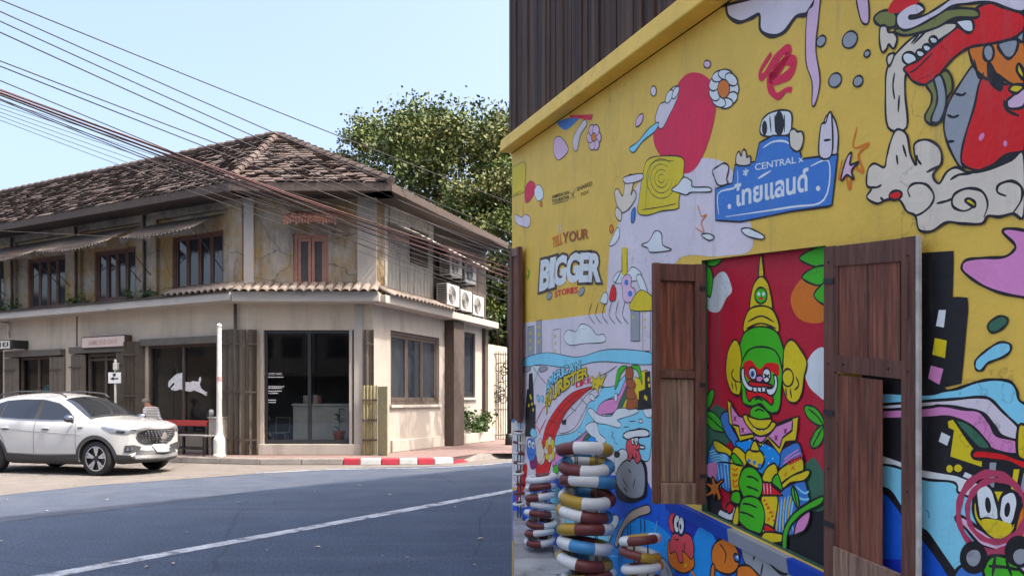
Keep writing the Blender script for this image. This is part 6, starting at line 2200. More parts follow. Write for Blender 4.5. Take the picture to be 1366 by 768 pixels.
# yellow upper left: lettering and small pictures (zoom D)
ZD = (683, 200, 3.84)
g = Fig('painted_credits', ZD, lvl=2, lw=.005)
g.line_text('AMERICAN', ((206, 250), (294, 225), (294, 208), (206, 233)), 'BK', .012); g.line_text('TOURISTER', ((205, 274), (294, 250), (294, 232), (205, 256)), 'BK', .012); g.l((205, 280), (290, 258), lw=.004)
g.l((302, 215), (325, 250), lw=.004); g.l((328, 195), (300, 258), lw=.004)
g.line_text('SHARED', ((333, 212), (412, 182), (412, 160), (333, 190)), 'BK', .006); g.line_text('TOY', ((352, 240), (395, 222), (395, 205), (352, 222)), 'BK', .006)
g.done()
g = Fig('painted_slogan', ZD, lvl=3, lw=.006)
g.letters('BIGGER', [(145, 715), (230, 690), (330, 670), (455, 668)], (140, 130), 'WH', lin(92, 72, 60), .05, .06, .07)
g.letters('STORIES', [(222, 755), (280, 738), (340, 730)], 30, 'RO', None, .02)
g.letters('TELL', [(208, 500), (260, 478)], 50, 'OR', None, .03); g.letters('YOUR', [(262, 478), (395, 450)], (52, 48), 'BR', None, .03)
g.e('GY', 193, 748, 12, 20, rot=.4); g.e('GY', 358, 725, 12, 24, rot=.5); g.l((240, 380), (238, 420), lw=.008, col='WH'); g.l((252, 375), (252, 420), lw=.008, col='WH')
g.l((80, 600), (88, 640), (78, 665), lw=.01, col='GR'); g.l((95, 610), (85, 640), (70, 650), lw=.008, col='GR')
g.done()
g = Fig('painted_ice_cream', ZD, lvl=2, lw=.006, wmax=WM)
g.o('RO', (66, 240), (70, 190), (95, 160), (118, 175), (115, 220), (90, 262), (72, 268)); g.o('WH', (118, 235), (118, 200), (138, 178), (158, 205), (160, 245), (135, 262)); g.e('OR', 150, 278, 7, 12)
g.o('LV', (15, 360), (20, 330), (50, 345), (70, 330), (95, 350), (85, 395), (50, 390), (30, 380)); g.l((60, 260), (58, 350), (66, 440)); g.q('Y', (4, 240), (4, 90), (62, 60), (72, 80), (66, 215)); g.l((4, 232), (55, 208))
g.o('WH', (500, 490), (520, 440), (545, 395), (552, 440), (530, 480)); g.e('OR', 511, 405, 10, 20); g.p('GO', (566, 640), (566, 500), (592, 500), (592, 640)); g.l((566, 640), (566, 500), lw=.005); g.l((592, 640), (592, 500), lw=.005)
g.done()
g = Fig('painted_suitcase', (683, 200, 3.0), lvl=3, lw=.008)
g.o('GO', (505, 250), (510, 200), (525, 100), (545, 40), (600, 25), (680, 30), (690, 80), (670, 200), (665, 235), (600, 245), (540, 262))
for r_ in (14, 30, 48, 66): g.l(*[(600 + r_ * .9 * math.cos(t), 115 + r_ * 1.2 * math.sin(t)) for t in [i * .45 for i in range(13)]], lw=.004)
g.l((535, 235), (560, 60), (650, 45), lw=.004); g.l((520, 240), (600, 228), (660, 215), lw=.005)
g.o('SK', (412, 170), (425, 155), (445, 185), (455, 130), (470, 100), (490, 110), (478, 180), (490, 160), (498, 190), (470, 235), (440, 250), (420, 215)); g.o('SK', (415, 260), (420, 230), (440, 250), (435, 285)); g.o('LV', (450, 110), (520, 95), (520, 120), (460, 135))
g.o('SG', (480, 250), (495, 232), (492, 280), (480, 290))
g.o('WH', (640, 160), (665, 140), (690, 110), (720, 125), (725, 148), (790, 150), (795, 168), (720, 170), (700, 180), (670, 172)); g.o('WH', (520, 380), (550, 365), (575, 325), (600, 335), (605, 380), (640, 400), (560, 410), (545, 392))
g.o('WH', (920, 320), (945, 312), (980, 325), (1012, 345), (1000, 358), (945, 345)); g.o('WH', (760, 340), (790, 335), (812, 350), (790, 362))
g.l((745, 220), (760, 265), (780, 260), (760, 290), (770, 330), (735, 310), lw=.006, col='OR')
g.done()
g = Fig('painted_bouquet', (683, 200, 3.0), lvl=4, lw=.006)
g.o('PL', (445, 560), (440, 520), (462, 498), (480, 510), (478, 545), (495, 560), (490, 600), (460, 610), (445, 590)); g.e('SG', 460, 530, 8, 12, False); g.e('SG', 475, 575, 9, 12, False)
g.o('RD', (392, 600), (398, 555), (408, 540), (418, 560), (415, 600)); g.o('WH', (500, 512), (520, 502), (545, 570), (530, 585)); g.o('GO', (480, 605), (520, 560), (575, 600), (570, 640), (480, 640)); g.o('WH', (355, 605), (372, 570), (385, 580), (380, 615))
g.l((410, 540), (440, 480), (440, 420), lw=.005)
g.done()
# upper middle: balloon, daisy, road sign held by a painted hand (zooms G and E)
ZG = (780, 0, 3.49)
g = Fig('painted_balloon', ZG, lvl=2, lw=.008, wmax=WM)
g.f('RO', (430, 400), (480, 345), (545, 345), (600, 400), (610, 520), (570, 680), (510, 790), (440, 800), (350, 720), (320, 640), (345, 560), (400, 480))
g.o('LV', (330, 560), (350, 490), (380, 470), (400, 420), (430, 402), (438, 440), (420, 490), (400, 530), (360, 600)); g.e('WH', 395, 450, 14, 34, rot=.4); g.e('WH', 425, 432, 12, 32, rot=.4)
g.o('BL', (210, 690), (250, 660), (300, 600), (345, 570), (330, 610), (270, 660), (230, 710)); g.o('PL', (240, 590), (245, 550), (270, 530), (272, 555), (260, 580)); g.e('LV', 322, 425, 13, 24); g.e('PL', 572, 300, 16, 18)
for k in range(9):
    a = k * 2 * math.pi / 9
    g.e('WH', 650 + 46 * math.cos(a), 415 + 68 * math.sin(a), 24, 34, rot=a)
g.e('OR', 650, 415, 28, 44)
for k in range(6):
    a = k * math.pi / 3
    g.e('PL', 45 + 18 * math.cos(a), 640 + 38 * math.sin(a), 15, 26)
g.e('OR', 45, 640, 12, 20)
g.done()
g = Fig('painted_drip', (683, 0, 3.0), lvl=2, lw=.007, wmax=WM)
g.o('PL', (170, 560), (195, 548), (225, 590), (215, 620), (185, 640), (168, 610)); g.o('LV', (245, 560), (262, 520), (290, 480), (300, 500), (275, 540), (262, 600), (250, 600)); g.f('SG', (190, 475), (270, 465), (255, 490), (215, 520), (185, 500)); g.p('RO', (230, 462), (325, 458), (318, 482), (235, 470))
g.done()
g = Fig('painted_squiggle', ZG, lvl=2, lw=.02, wmax=WM)
g.l((870, 250), (820, 330), (830, 360), (880, 290), (930, 235), (950, 250), (900, 330), (870, 360), (930, 290), (975, 290), (960, 340), (900, 375), (860, 360), (870, 420), (900, 450), (940, 420), (965, 420), col='RO', lw=.035)
g.l((890, 10), (885, 60), (910, 75)); g.o('LV', (660, 20), (670, 75), (720, 105), (780, 85), (815, 70), (820, 140), (870, 170), (930, 150), (985, 80), (1040, 60), (1047, -60), (660, -60))
g.done()
ZE = (930, 130, 5.12)
g = Fig('painted_road_sign', ZE, lvl=3, lw=.010)
g.o('WH', (450, 260), (440, 180), (480, 120), (560, 90), (640, 100), (650, 180), (620, 260)); g.e('BK', 465, 210, 18, 50, False); g.e('BK', 565, 180, 32, 85, False); g.l((500, 130), (510, 240)); g.l((535, 120), (540, 240)); g.l((600, 120), (600, 240))
g.q('SG', (130, 840), (128, 625), (245, 585), (262, 462), (400, 440), (430, 310), (520, 262), (620, 262), (690, 310), (720, 420), (965, 390), (925, 735), (900, 745), (640, 780), (300, 850))
g.l((152, 800), (150, 655), (270, 610), (280, 500), col='WH', lw=.007); g.l((455, 345), (520, 305), (600, 300), (650, 330), col='WH', lw=.007); g.l((780, 470), (905, 440), (870, 700), (640, 750), (200, 815), col='WH', lw=.007)
g.line_text('CENTRAL x', ((400, 500), (730, 440), (730, 395), (400, 455)), 'WH', .01); g.l((420, 555), (510, 500), col='WH', lw=.008); g.line_text('*', ((320, 540), (355, 535), (355, 485), (320, 490)), 'WH', .02)
g.line_text('\u0e44\u0e17\u0e22\u0e41\u0e25\u0e19\u0e14\u0e4c', ((262, 745), (762, 635), (762, 470), (262, 600)), 'WH', .03); g.e('WH', 832, 622, 15, 18, False); g.e('WH', 225, 745, 12, 18, False)
g.o('SK', (275, 460), (272, 400), (290, 370), (305, 400), (318, 360), (335, 365), (345, 410), (365, 400), (370, 440), (355, 465)); g.o('SK', (640, 330), (638, 240), (665, 215), (690, 235), (720, 235), (732, 280), (715, 350), (680, 370))
g.o('LV', (120, 540), (110, 500), (150, 470), (190, 450), (220, 480), (205, 560), (215, 590), (150, 600)); g.o('LV', (840, 400), (850, 200), (885, 170), (905, 110), (925, 130), (925, 390)); g.l((870, 295), (920, 290))
g.o('PL', (1000, 500), (1030, 410), (1060, 380), (1050, 460), (1110, 440), (1060, 500), (1075, 560), (1030, 530), (990, 570))
g.done()
# upper right: the dragon-like mouth and clouds (zooms F, H, N)
ZF = (1130, 0, 4.517)
g = Fig('painted_monster', ZF, lvl=2, lw=.010)
g.o('SK', (250, 768), (235, 540), (250, 400), (330, 290), (440, 200), (560, 150), (660, 140), (640, 190), (520, 270), (420, 350), (360, 440), (352, 560), (362, 768)); g.l((290, 440), (280, 520), (290, 600)); g.l((318, 575), (312, 680)); g.l((480, 190), (400, 270)); g.l((440, 205), (390, 265))
for x, y, r_ in ((380, 355, 44), (445, 325, 26), (485, 292, 26), (525, 245, 26)): g.e('WH', x, y, r_, r_ * .85, rot=.5)
g.o('RD', (345, 420), (370, 395), (440, 360), (540, 270), (650, 180), (720, 120), (800, 40), (900, 20), (1000, 60), (1070, 90), (1070, 180), (1030, 230), (930, 260), (850, 270), (740, 290), (660, 340), (600, 400), (540, 470), (470, 512), (400, 490), (365, 445)); g.l((380, 440), (430, 410), (520, 320), lw=.006)
g.o('OL', (165, 120), (200, 75), (260, 65), (300, 95), (290, 160), (220, 165)); g.o('OL', (290, 190), (330, 165), (460, 130), (600, 60), (760, 55), (800, 80), (780, 110), (660, 110), (540, 170), (420, 205), (340, 215))
g.o('LV', (305, 150), (310, 90), (380, 30), (440, 25), (470, 60), (430, 90), (380, 100), (390, 115), (480, 90), (580, 30), (660, -20), (800, -40), (1070, -40), (1070, 70), (960, 50), (860, 15), (740, 25), (640, 40), (540, 100), (430, 160), (350, 185)); g.f('RD', (300, -10), (420, -20), (430, 20), (380, 40), (310, 80), (250, 70))
g.o('WH', (660, 130), (750, 120), (768, 175), (740, 200), (700, 180)); g.o('SK', (205, 165), (240, 160), (255, 195), (290, 200), (305, 240), (285, 295), (255, 270), (240, 300), (215, 315), (200, 250)); g.o('SK', (248, 340), (270, 325), (290, 330), (260, 400), (245, 370))
g.o('OR', (745, 290), (850, 270), (960, 250), (1070, 230), (1070, 510), (1000, 510), (900, 450), (850, 480), (780, 420), (750, 350)); g.o('BK', (860, 380), (900, 440), (940, 500), (930, 545), (870, 500), (855, 430)); g.l((770, 360), (800, 470), (830, 440)); g.o('GO', (1030, 430), (1040, 385), (1068, 430), (1068, 480))
g.e('GY', 858, 320, 32, 52); g.o('GY', (918, 265), (1028, 240), (1025, 310), (985, 355), (945, 330)); g.o('GY', (1030, 225), (1068, 195), (1068, 250), (1045, 250))
g.o('OL', (485, 515), (530, 480), (545, 470), (600, 425), (635, 470), (640, 540), (605, 600), (590, 700), (540, 752), (490, 740), (475, 700), (510, 630), (515, 570)); g.o('GY', (530, 480), (570, 455), (600, 540), (598, 650), (560, 735), (520, 740), (515, 710), (545, 630), (548, 560))
g.done()
g = Fig('painted_belly', (1024, 0, 3.0), lvl=3, lw=.010)
g.o('GY', (830, 260), (860, 300), (850, 420), (810, 560), (790, 660), (770, 665), (725, 580), (708, 500), (725, 420), (770, 340)); g.l((752, 375), (780, 382), (798, 372)); g.l((722, 460), (745, 470), (770, 462)); g.l((720, 568), (752, 566))
g.o('RD', (865, 310), (960, 340), (1030, 330), (1030, 620), (985, 620), (940, 660), (870, 685), (800, 670), (778, 640), (790, 560), (830, 430)); g.o('BK', (840, 692), (905, 660), (960, 620), (1030, 612), (1030, 640), (940, 680)); g.e('PK', 860, 548, 9, 17, False, rot=.5); g.e('PK', 955, 575, 8, 12, False); g.o('PL', (962, 405), (985, 385), (1030, 350), (1030, 425), (970, 435)); g.o('GO', (970, 360), (990, 340), (1030, 345), (1000, 375)); g.l((950, 400), (960, 440), (1010, 465))
g.done()
ZN = (1024, 200, 3.0)
g = Fig('painted_clouds', ZN, lvl=4, lw=.010)
g.o('SK', (400, 140), (405, 80), (430, 55), (470, 70), (480, 30), (495, -30), (520, -80), (560, -60), (575, 20), (600, 60), (590, -20), (640, -40), (690, -10), (700, 50), (665, 100), (690, 135), (720, 90), (760, 70), (810, 90), (900, 75), (980, 40), (1030, 20), (1030, 260), (985, 255), (930, 268), (885, 265), (860, 295), (780, 295), (720, 290), (660, 325), (610, 320), (595, 265), (560, 245), (530, 200), (480, 200), (440, 215), (400, 190), (420, 155))
g.l((575, 190), (565, 160), (590, 135), (640, 140), (670, 185), (650, 230), (600, 262), (560, 245)); g.l((680, 215), (720, 205), (745, 195)); g.l((835, 225), (790, 245), (745, 225), (750, 180), (800, 155), (860, 165), (885, 215), (870, 270)); g.o('Y', (795, 205), (812, 195), (835, 212), (830, 228)); g.l((960, 185), (925, 170), (930, 140), (980, 125), (1020, 150), (1020, 200), (985, 255))
g.l((620, 60), (605, 40), (600, 20)); g.l((735, 120), (770, 100), (820, 95)); g.l((640, 90), (700, 60)); g.l((520, 20), (525, 60)); g.l((545, -20), (560, 30)); g.e('RD', 516, 182, 26, 18, rot=-.3); g.l((400, 150), (440, 150), (460, 140)); g.l((455, 190), (470, 205))
g.done()
g = Fig('painted_pink_star', ZN, lvl=3, lw=.010)
g.o('PK', (945, 330), (965, 315), (1040, 325), (1100, 360), (1100, 600), (1030, 590), (930, 570), (850, 535), (790, 490), (780, 465), (800, 440), (870, 432), (950, 428), (990, 400), (990, 375))
g.done()
g = Fig('painted_blobs', (1024, 0, 3.0), lvl=2, lw=.008, wmax=WM)
for x, y, rx, ry, c in ((216, 166, 17, 24, 'GY'), (331, 160, 28, 36, 'GY'), (400, 216, 11, 15, 'GY'), (272, 322, 24, 30, 'GY'), (364, 326, 18, 23, 'GY')): g.e(c, x, y, rx, ry, rot=.5)
g.o('PL', (160, 60), (185, 20), (190, -40), (215, -40), (205, 80), (195, 200), (212, 320), (195, 410), (180, 420), (180, 330), (155, 240)); g.o('PL', (358, -20), (400, -20), (408, 80), (390, 98), (372, 70)); g.o('LV', (430, 80), (470, 50), (520, 60), (510, 110), (450, 105))
g.o('LV', (225, 500), (250, 455), (275, 490), (285, 560), (270, 640), (215, 620)); g.l((360, 510), (345, 590), (408, 575), (365, 620), (385, 690), (340, 670), (330, 760), (310, 690), (285, 720), (300, 640), col='OR', lw=.008)
g.done()
# right: night tower, ribbons, water, round-eyed face (zooms N, M, J)
ZM = (1024, 420, 3.0)
g = Fig('painted_tower', ZN, lvl=2, lw=.008)
g.q('BK', (500, 425), (745, 408), (740, 590), (800, 595), (802, 640), (775, 930), (500, 990))
for pts, c in ((((688, 640), (716, 640), (708, 710), (676, 704)), 'WH'), (((672, 752), (720, 762), (712, 832), (662, 818)), 'Y'), (((656, 862), (706, 875), (690, 938), (642, 925)), 'PK')): g.p(c, *pts)
g.o('DG', (885, 715), (890, 690), (930, 665), (960, 672), (960, 695), (930, 722), (900, 730)); g.o('BL', (832, 860), (840, 835), (880, 800), (930, 770), (970, 775), (975, 800), (950, 825), (900, 845), (880, 855), (860, 880), (840, 880))
g.done()
g = Fig('painted_flow', ZM, lvl=3, lw=.010)
g.p('BK', (380, 190), (640, 190), (640, 250), (1040, 480), (1040, 700), (760, 700), (380, 640))
g.o('BL', (380, 310), (625, 318), (700, 305), (760, 295), (840, 268), (900, 258), (970, 265), (1000, 300), (1010, 340), (1050, 372), (1050, 460), (1000, 445), (950, 390), (900, 340), (860, 328), (760, 335), (625, 345), (380, 365))
g.o('LV', (380, 365), (625, 346), (760, 335), (860, 328), (900, 342), (950, 392), (1010, 452), (1005, 500), (940, 480), (910, 440), (870, 395), (800, 375), (700, 362), (625, 370), (380, 380))
g.o('PK', (380, 385), (625, 372), (690, 362), (780, 375), (850, 385), (890, 430), (920, 480), (1005, 505), (1000, 555), (900, 535), (850, 470), (790, 430), (720, 405), (625, 412), (380, 412))
g.o('Y', (1005, 560), (1010, 440), (1060, 470), (1060, 580)); g.o('DG', (755, 420), (800, 430), (850, 470), (895, 530), (850, 530), (800, 480))
g.p('Y', (725, 425), (745, 418), (800, 500), (862, 580), (860, 606), (735, 565), (750, 460), (728, 450)); g.p('WH', (700, 468), (735, 485), (722, 522), (688, 505)); g.e('Y', 732, 614, 13, 15, False); g.e('Y', 766, 612, 16, 15, False); g.p('WH', (795, 627), (822, 640), (812, 656), (785, 645))
g.done()
ZJ = (1166, 570, 3.88)
g = Fig('painted_water', ZJ, lvl=4, lw=.010)
g.p('WH', (-100, 120), (45, 145), (140, 178), (250, 220), (430, 250), (620, 320), (800, 420), (800, 800), (-100, 800))
g.o('BL', (-100, 180), (45, 190), (135, 207), (260, 264), (400, 278), (435, 300), (442, 335), (530, 378), (560, 460), (600, 560), (620, 800), (-100, 800))
g.o('BK', (-100, 280), (40, 305), (100, 340), (160, 430), (245, 515), (290, 550), (350, 640), (440, 768), (470, 850), (-100, 850)); g.f('BU', (-110, 320), (40, 335), (110, 400), (180, 500), (245, 570), (330, 680), (400, 790), (430, 870), (-110, 870)); g.p('DB', (-110, 675), (140, 680), (245, 738), (330, 800), (380, 870), (-110, 870))
g.l((275, 425), (290, 445), (288, 470), lw=.004, col='SG')
g.done()
g = Fig('painted_round_face', ZJ, lvl=5, lw=.012)
g.p('GY', (605, 180), (640, 180), (626, 320), (600, 310)); g.p('GO', (730, 215), (760, 215), (740, 325), (715, 315)); g.q('GY', (772, 230), (800, 215), (800, 330), (745, 380))
g.o('RD', (515, 130), (545, 115), (640, 122), (730, 150), (800, 180), (800, 222), (700, 180), (600, 165), (525, 158))
g.o('PL', (432, 460), (470, 462), (550, 520), (650, 580), (700, 590), (690, 640), (600, 625), (540, 590), (480, 520), (432, 480)); g.o('GO', (520, 400), (545, 330), (650, 320), (750, 350), (755, 470), (720, 550), (650, 575), (580, 540), (530, 470))
g.o('WH', (540, 400), (535, 330), (560, 295), (590, 292), (625, 335), (652, 430), (648, 480), (600, 470), (555, 470)); g.o('WH', (652, 440), (665, 360), (700, 330), (740, 340), (750, 400), (735, 470), (705, 515), (665, 480)); g.f('GO', (560, 480), (620, 472), (700, 492), (722, 510), (690, 560), (640, 572), (590, 540))
g.e('BK', 597, 400, 15, 42, False, rot=-.1); g.e('BK', 697, 424, 15, 38, False, rot=.1); g.o('OR', (755, 440), (775, 400), (800, 380), (800, 560), (750, 600), (735, 540))
RGc = lin(196, 66, 96)
g.l(*[(618 + 175 * math.cos(t), 440 + 205 * math.sin(t)) for t in [i * .3927 for i in range(17)]], col=RGc, lw=.018); g.l(*[(640 + 150 * math.cos(t), 430 + 160 * math.sin(t)) for t in [i * .3927 - .2 for i in range(16)]], col=RGc, lw=.015)
g.o('GR', (590, 690), (640, 660), (720, 680), (760, 730), (800, 800), (560, 830)); g.l((635, 665), (620, 768)); g.l((690, 680), (720, 768)); g.l((600, 715), (680, 720), (760, 735)); g.o('SG', (420, 768), (450, 720), (500, 710), (570, 740), (560, 840), (420, 840))
g.e('BK', 523, 672, 66, 76); g.e('GY', 523, 672, 44, 52); g.e('BK', 760, 640, 70, 72); g.e('GY', 765, 665, 44, 50)
g.done()

# ---- window panel: the guardian giant (zooms B and C), flat on the recessed board
KP = dict(n=PN, parent=window_panel)
g = Fig('painted_backdrop', (930, 480, 5.12), lvl=0, lw=.008, **KP)
s_l, s_r = so0 + .001, so1 - .001
def board_pts(*pts):
    out = []
    for x, y in pts: out.append((x, y))
    return out
g.p('DG', (0, 430), (60, 360), (130, 300), (200, 340), (220, 560), (60, 700), (0, 740)); g.p('BK', (-20, 740), (100, 720), (300, 1500), (-20, 1500)); g.p('BK', (480, 1000), (870, 800), (870, 1600), (480, 1400)); g.f('DG', (720, 760), (760, 690), (805, 668), (850, 740), (875, 800), (875, 1010), (740, 1000))
g.f('WH', (735, 60), (800, -60), (880, -60), (880, 250), (820, 235), (760, 170)); g.f('WH', (60, -420), (120, -560), (190, -600), (240, -480), (200, -420), (150, -330), (80, -340)); g.f('OR', (640, -420), (720, -560), (850, -600), (880, -420), (860, -260), (700, -280))
g.done()
g = Fig('painted_leaves', (930, 480, 5.12), lvl=1, lw=.009, **KP)
for base in (0, ):
    g.o('GR', (735, 335), (745, 310), (800, 320), (850, 370), (868, 420), (860, 450), (800, 430), (750, 380)); g.l((760, 330), (820, 380), (862, 440)); g.o('GR', (862, 450), (868, 520), (840, 580), (790, 600), (775, 560), (800, 500), (830, 460)); g.l((860, 460), (815, 540), (790, 590))
    g.o('GR', (60, 340), (55, 290), (85, 215), (112, 200), (118, 235), (95, 310)); g.o('GR', (60, 400), (70, 350), (110, 355), (165, 410), (195, 485), (120, 480), (75, 440)); g.l((65, 370), (120, 420), (185, 480)); g.o('GR', (15, 300), (50, 270), (60, 400), (20, 420))
    g.o('GR', (30, 60), (40, 30), (75, 40), (55, 100)); g.o('GR', (700, -690), (760, -740), (880, -780), (880, -650), (800, -640)); g.o('GR', (720, -560), (780, -620), (880, -640), (880, -540), (820, -510)); g.o('GR', (800, -440), (860, -520), (880, -520), (880, -380)); g.o('GR', (40, -660), (60, -750), (150, -760), (180, -700), (120, -640)); g.o('GR', (30, -620), (80, -640), (110, -560), (90, -430), (50, -500))
g.done()
g = Fig('painted_guardian', (930, 480, 5.12), lvl=3, lw=.010, **KP)
# crown and spire
g.o('GO', (425, -560), (430, -680), (440, -720), (450, -680), (458, -560)); g.o('GO', (370, -320), (380, -480), (420, -560), (465, -560), (500, -480), (510, -320)); g.e('GR', 440, -440, 42, 55); g.e('WH', 425, -450, 10, 14, False); g.e('WH', 458, -450, 10, 14, False); g.e('RD', 440, -420, 18, 8, False)
g.o('GO', (330, -180), (350, -330), (440, -370), (530, -330), (550, -180)); g.o('GR', (300, 40), (310, -150), (380, -220), (500, -220), (570, -150), (585, 40)); g.l((350, -260), (440, -300), (530, -260)); g.l((340, -215), (440, -250), (545, -215))
g.o('GO', (200, 60), (215, -60), (260, -140), (300, -80), (310, 60), (300, 220), (270, 238), (235, 210), (210, 140)); g.o('GO', (590, 60), (600, -80), (650, -140), (720, -60), (755, 20), (735, 120), (720, 230), (680, 290), (630, 280), (600, 220), (585, 140)); g.l((255, 60), (240, 100), (262, 140), (300, 150)); g.l((265, 150), (275, 210)); g.l((240, 150), (250, 200)); g.e('GO', 625, 120, 38, 60); g.l((680, 115), (700, 170), (670, 205)); g.l((640, 195), (650, 260)); g.l((610, 190), (618, 245))
g.o('GR', (310, 200), (300, 60), (350, -60), (440, -90), (540, -60), (585, 60), (580, 200), (570, 320), (540, 365), (490, 350), (440, 300), (380, 320), (320, 290)); g.f('RD', (320, 30), (370, 0), (430, 60), (480, 20), (560, 30), (560, 110), (510, 80), (500, 150), (380, 150), (330, 90))
g.o('RD', (340, 230), (345, 195), (400, 205), (480, 225), (525, 260), (515, 305), (470, 270), (430, 250), (390, 255), (360, 280)); g.o('RD', (358, 170), (365, 145), (420, 150), (500, 165), (515, 185), (440, 185), (385, 182))
for x in (388, 418, 448, 472): g.q('WH', (x, 180), (x + 26, 184), (x + 26, 222), (x, 216), lw=.006)
g.o('WH', (308, 70), (325, 55), (332, 120), (355, 165), (385, 185), (378, 212), (340, 195), (312, 140)); g.o('WH', (480, 195), (520, 190), (535, 150), (530, 105), (548, 110), (555, 170), (530, 235), (490, 235))
g.e('WH', 385, 92, 26, 42, rot=-.15); g.e('SG', 384, 95, 15, 24, False); g.e('BK', 385, 97, 7, 12, False); g.e('WH', 480, 105, 28, 50); g.l((460, 95), (485, 108), (500, 98)); g.l((462, 122), (485, 112), (500, 128)); g.e('PK', 432, 128, 25, 24); g.l((398, 270), (425, 262), (455, 275)); g.l((300, 210), (320, 290), (380, 315), (440, 300), (500, 360), (560, 350))
g.done()
g = Fig('painted_costume', (930, 480, 5.12), lvl=5, lw=.010, **KP)
g.o('SG', (165, 400), (190, 355), (230, 360), (240, 450), (290, 550), (270, 600), (240, 560), (200, 500)); g.o('SG', (555, 640), (600, 600), (690, 560), (725, 640), (735, 700), (650, 690), (570, 740)); g.l((600, 680), (650, 640), (700, 610), col='PK', lw=.006); g.l((590, 710), (650, 665), (715, 630), col='PK', lw=.006)
g.o('LB', (270, 560), (400, 545), (560, 620), (555, 740), (450, 780), (330, 660))
g.o('GR', (375, 400), (370, 340), (405, 310), (450, 320), (500, 370), (500, 400), (440, 410)); g.l((400, 350), (430, 335), (465, 352))
g.q('GO', (212, 270), (240, 290), (300, 400), (340, 400), (420, 470), (540, 440), (640, 400), (700, 385), (692, 480), (680, 550), (610, 560), (570, 645), (490, 540), (440, 590), (390, 530), (300, 555), (265, 470), (225, 430))
g.q('PK', (235, 300), (290, 380), (335, 395), (400, 500), (300, 515), (292, 450), (248, 440), (238, 380)); g.q('PK', (490, 520), (545, 450), (660, 405), (655, 480), (590, 530), (570, 600)); g.o('PK', (390, 510), (440, 520), (485, 515), (440, 565))
g.o('GO', (320, 385), (345, 375), (400, 440), (470, 450), (520, 420), (545, 440), (500, 500), (420, 515), (350, 450)); g.o('GO', (350, 385), (430, 405), (505, 400), (510, 430), (470, 470), (400, 460))
for x, y in ((265, 400), (318, 478), (610, 485), (547, 530)): g.l((x - 10, y - 18), (x + 10, y + 18), lw=.006, col='PU'); g.l((x + 10, y - 18), (x - 10, y + 18), lw=.006, col='PU')
g.done()
ZC_ = (930, 600, 4.57)
g = Fig('painted_sleeves', ZC_, lvl=7, lw=.010, **KP)
g.o('SG', (68, 130), (75, 30), (100, -40), (140, -50), (200, 30), (215, 120), (210, 250), (160, 230), (100, 170), (75, 165))
for k in range(5): g.l((80 + 4 * k, 10 + 18 * k), (140, 0 + 16 * k), (195, 45 + 12 * k), col='BL', lw=.007)
for k in range(4): g.l((130 + 20 * k, 80), (150 + 18 * k, 230), col='BL', lw=.007)
g.f('PK', (68, 150), (66, 90), (110, 75), (130, 90), (120, 175), (85, 165))
g.o('GO', (105, -40), (120, -60), (190, -20), (250, 40), (235, 60), (180, 20), (130, 10)); g.o('GO', (210, 60), (240, -20), (300, 20), (310, 80), (275, 130), (262, 260), (215, 245)); g.o('GR', (215, 40), (235, 20), (290, 90), (240, 85)); g.l((140, 70), (220, 80), (290, 95))
g.o('SG', (480, 500), (490, 330), (520, 250), (600, 200), (660, 180), (692, 300), (680, 420), (640, 500), (560, 520), (500, 510))
for k in range(6): g.l((505 + 20 * k, 300 - 8 * k), (500 + 16 * k, 400), (488 + 22 * k, 500), col='BL' if k % 2 else 'GO', lw=.008)
g.l((610, 220), (660, 260), (690, 250), col='BL', lw=.008); g.l((600, 280), (660, 300), (692, 295), col='BL', lw=.008); g.o('PK', (600, 510), (620, 430), (690, 370), (692, 430), (660, 490), (620, 510))
g.o('GO', (500, 150), (520, 110), (600, 60), (650, 50), (655, 130), (600, 160), (530, 220)); g.o('GO', (520, 210), (580, 160), (650, 130), (690, 120), (692, 150), (660, 185), (580, 200), (530, 235)); g.l((540, 160), (560, 130), lw=.006, col='OR'); g.l((580, 120), (605, 95), lw=.006, col='OR'); g.l((605, 120), (585, 95), lw=.006, col='OR')
g.o('GO', (402, 480), (400, 290), (440, 275), (500, 285), (490, 400), (470, 480), (430, 500)); g.o('GO', (405, 170), (430, 110), (480, 80), (500, 140), (470, 190), (430, 200)); g.q('RD', (400, 195), (440, 195), (535, 275), (405, 275)); g.o('GR', (465, 190), (500, 145), (530, 240), (500, 230))
for x in (415, 435, 455): g.l((x, 200), (x + 4, 268), col='PL', lw=.005)
for x, y in ((440, 350), (465, 380), (445, 420), (235, 150), (232, 200)): g.l((x - 8, y - 12), (x + 8, y + 12), lw=.005, col='OR'); g.l((x + 8, y - 12), (x - 8, y + 12), lw=.005, col='OR')
g.done()
g = Fig('painted_pattern', ZC_, lvl=8, lw=.006, **KP)
rng = random.Random(9)
for x, y in ((330, 150 - 190), (360, -160), (400, -150), (440, -140), (300, -150), (470, -120), (410, -60), (450, -40), (420, 10), (445, 50), (470, 20), (330, -90), (360, -100)):
    g.e('WH', x, y + 30, 4, 5, False)
for k in range(5): g.l((560 + 16 * k, 60 - 8 * k), (575 + 16 * k, 90 - 8 * k), (590 + 16 * k, 60 - 10 * k), lw=.005, col='RD')
for k in range(6): g.l((410 + 12 * k, 310 + 24 * k), (430 + 12 * k, 300 + 24 * k), lw=.005, col='RD')
for k in range(4): g.l((222, 110 + 34 * k), (240, 122 + 34 * k), (258, 108 + 34 * k), lw=.005, col='RD')
g.done()
g = Fig('painted_hands', ZC_, lvl=9, lw=.011, **KP)
g.o('GO', (305, 60), (310, 10), (350, -10), (400, 10), (418, 60), (390, 110), (340, 95)); g.e('SG', 325, 65, 10, 13, False); g.e('SG', 358, 75, 11, 13, False); g.e('SG', 390, 95, 11, 15, False); g.o('GO', (335, 0), (345, -40), (360, -60), (380, -30), (385, 5))
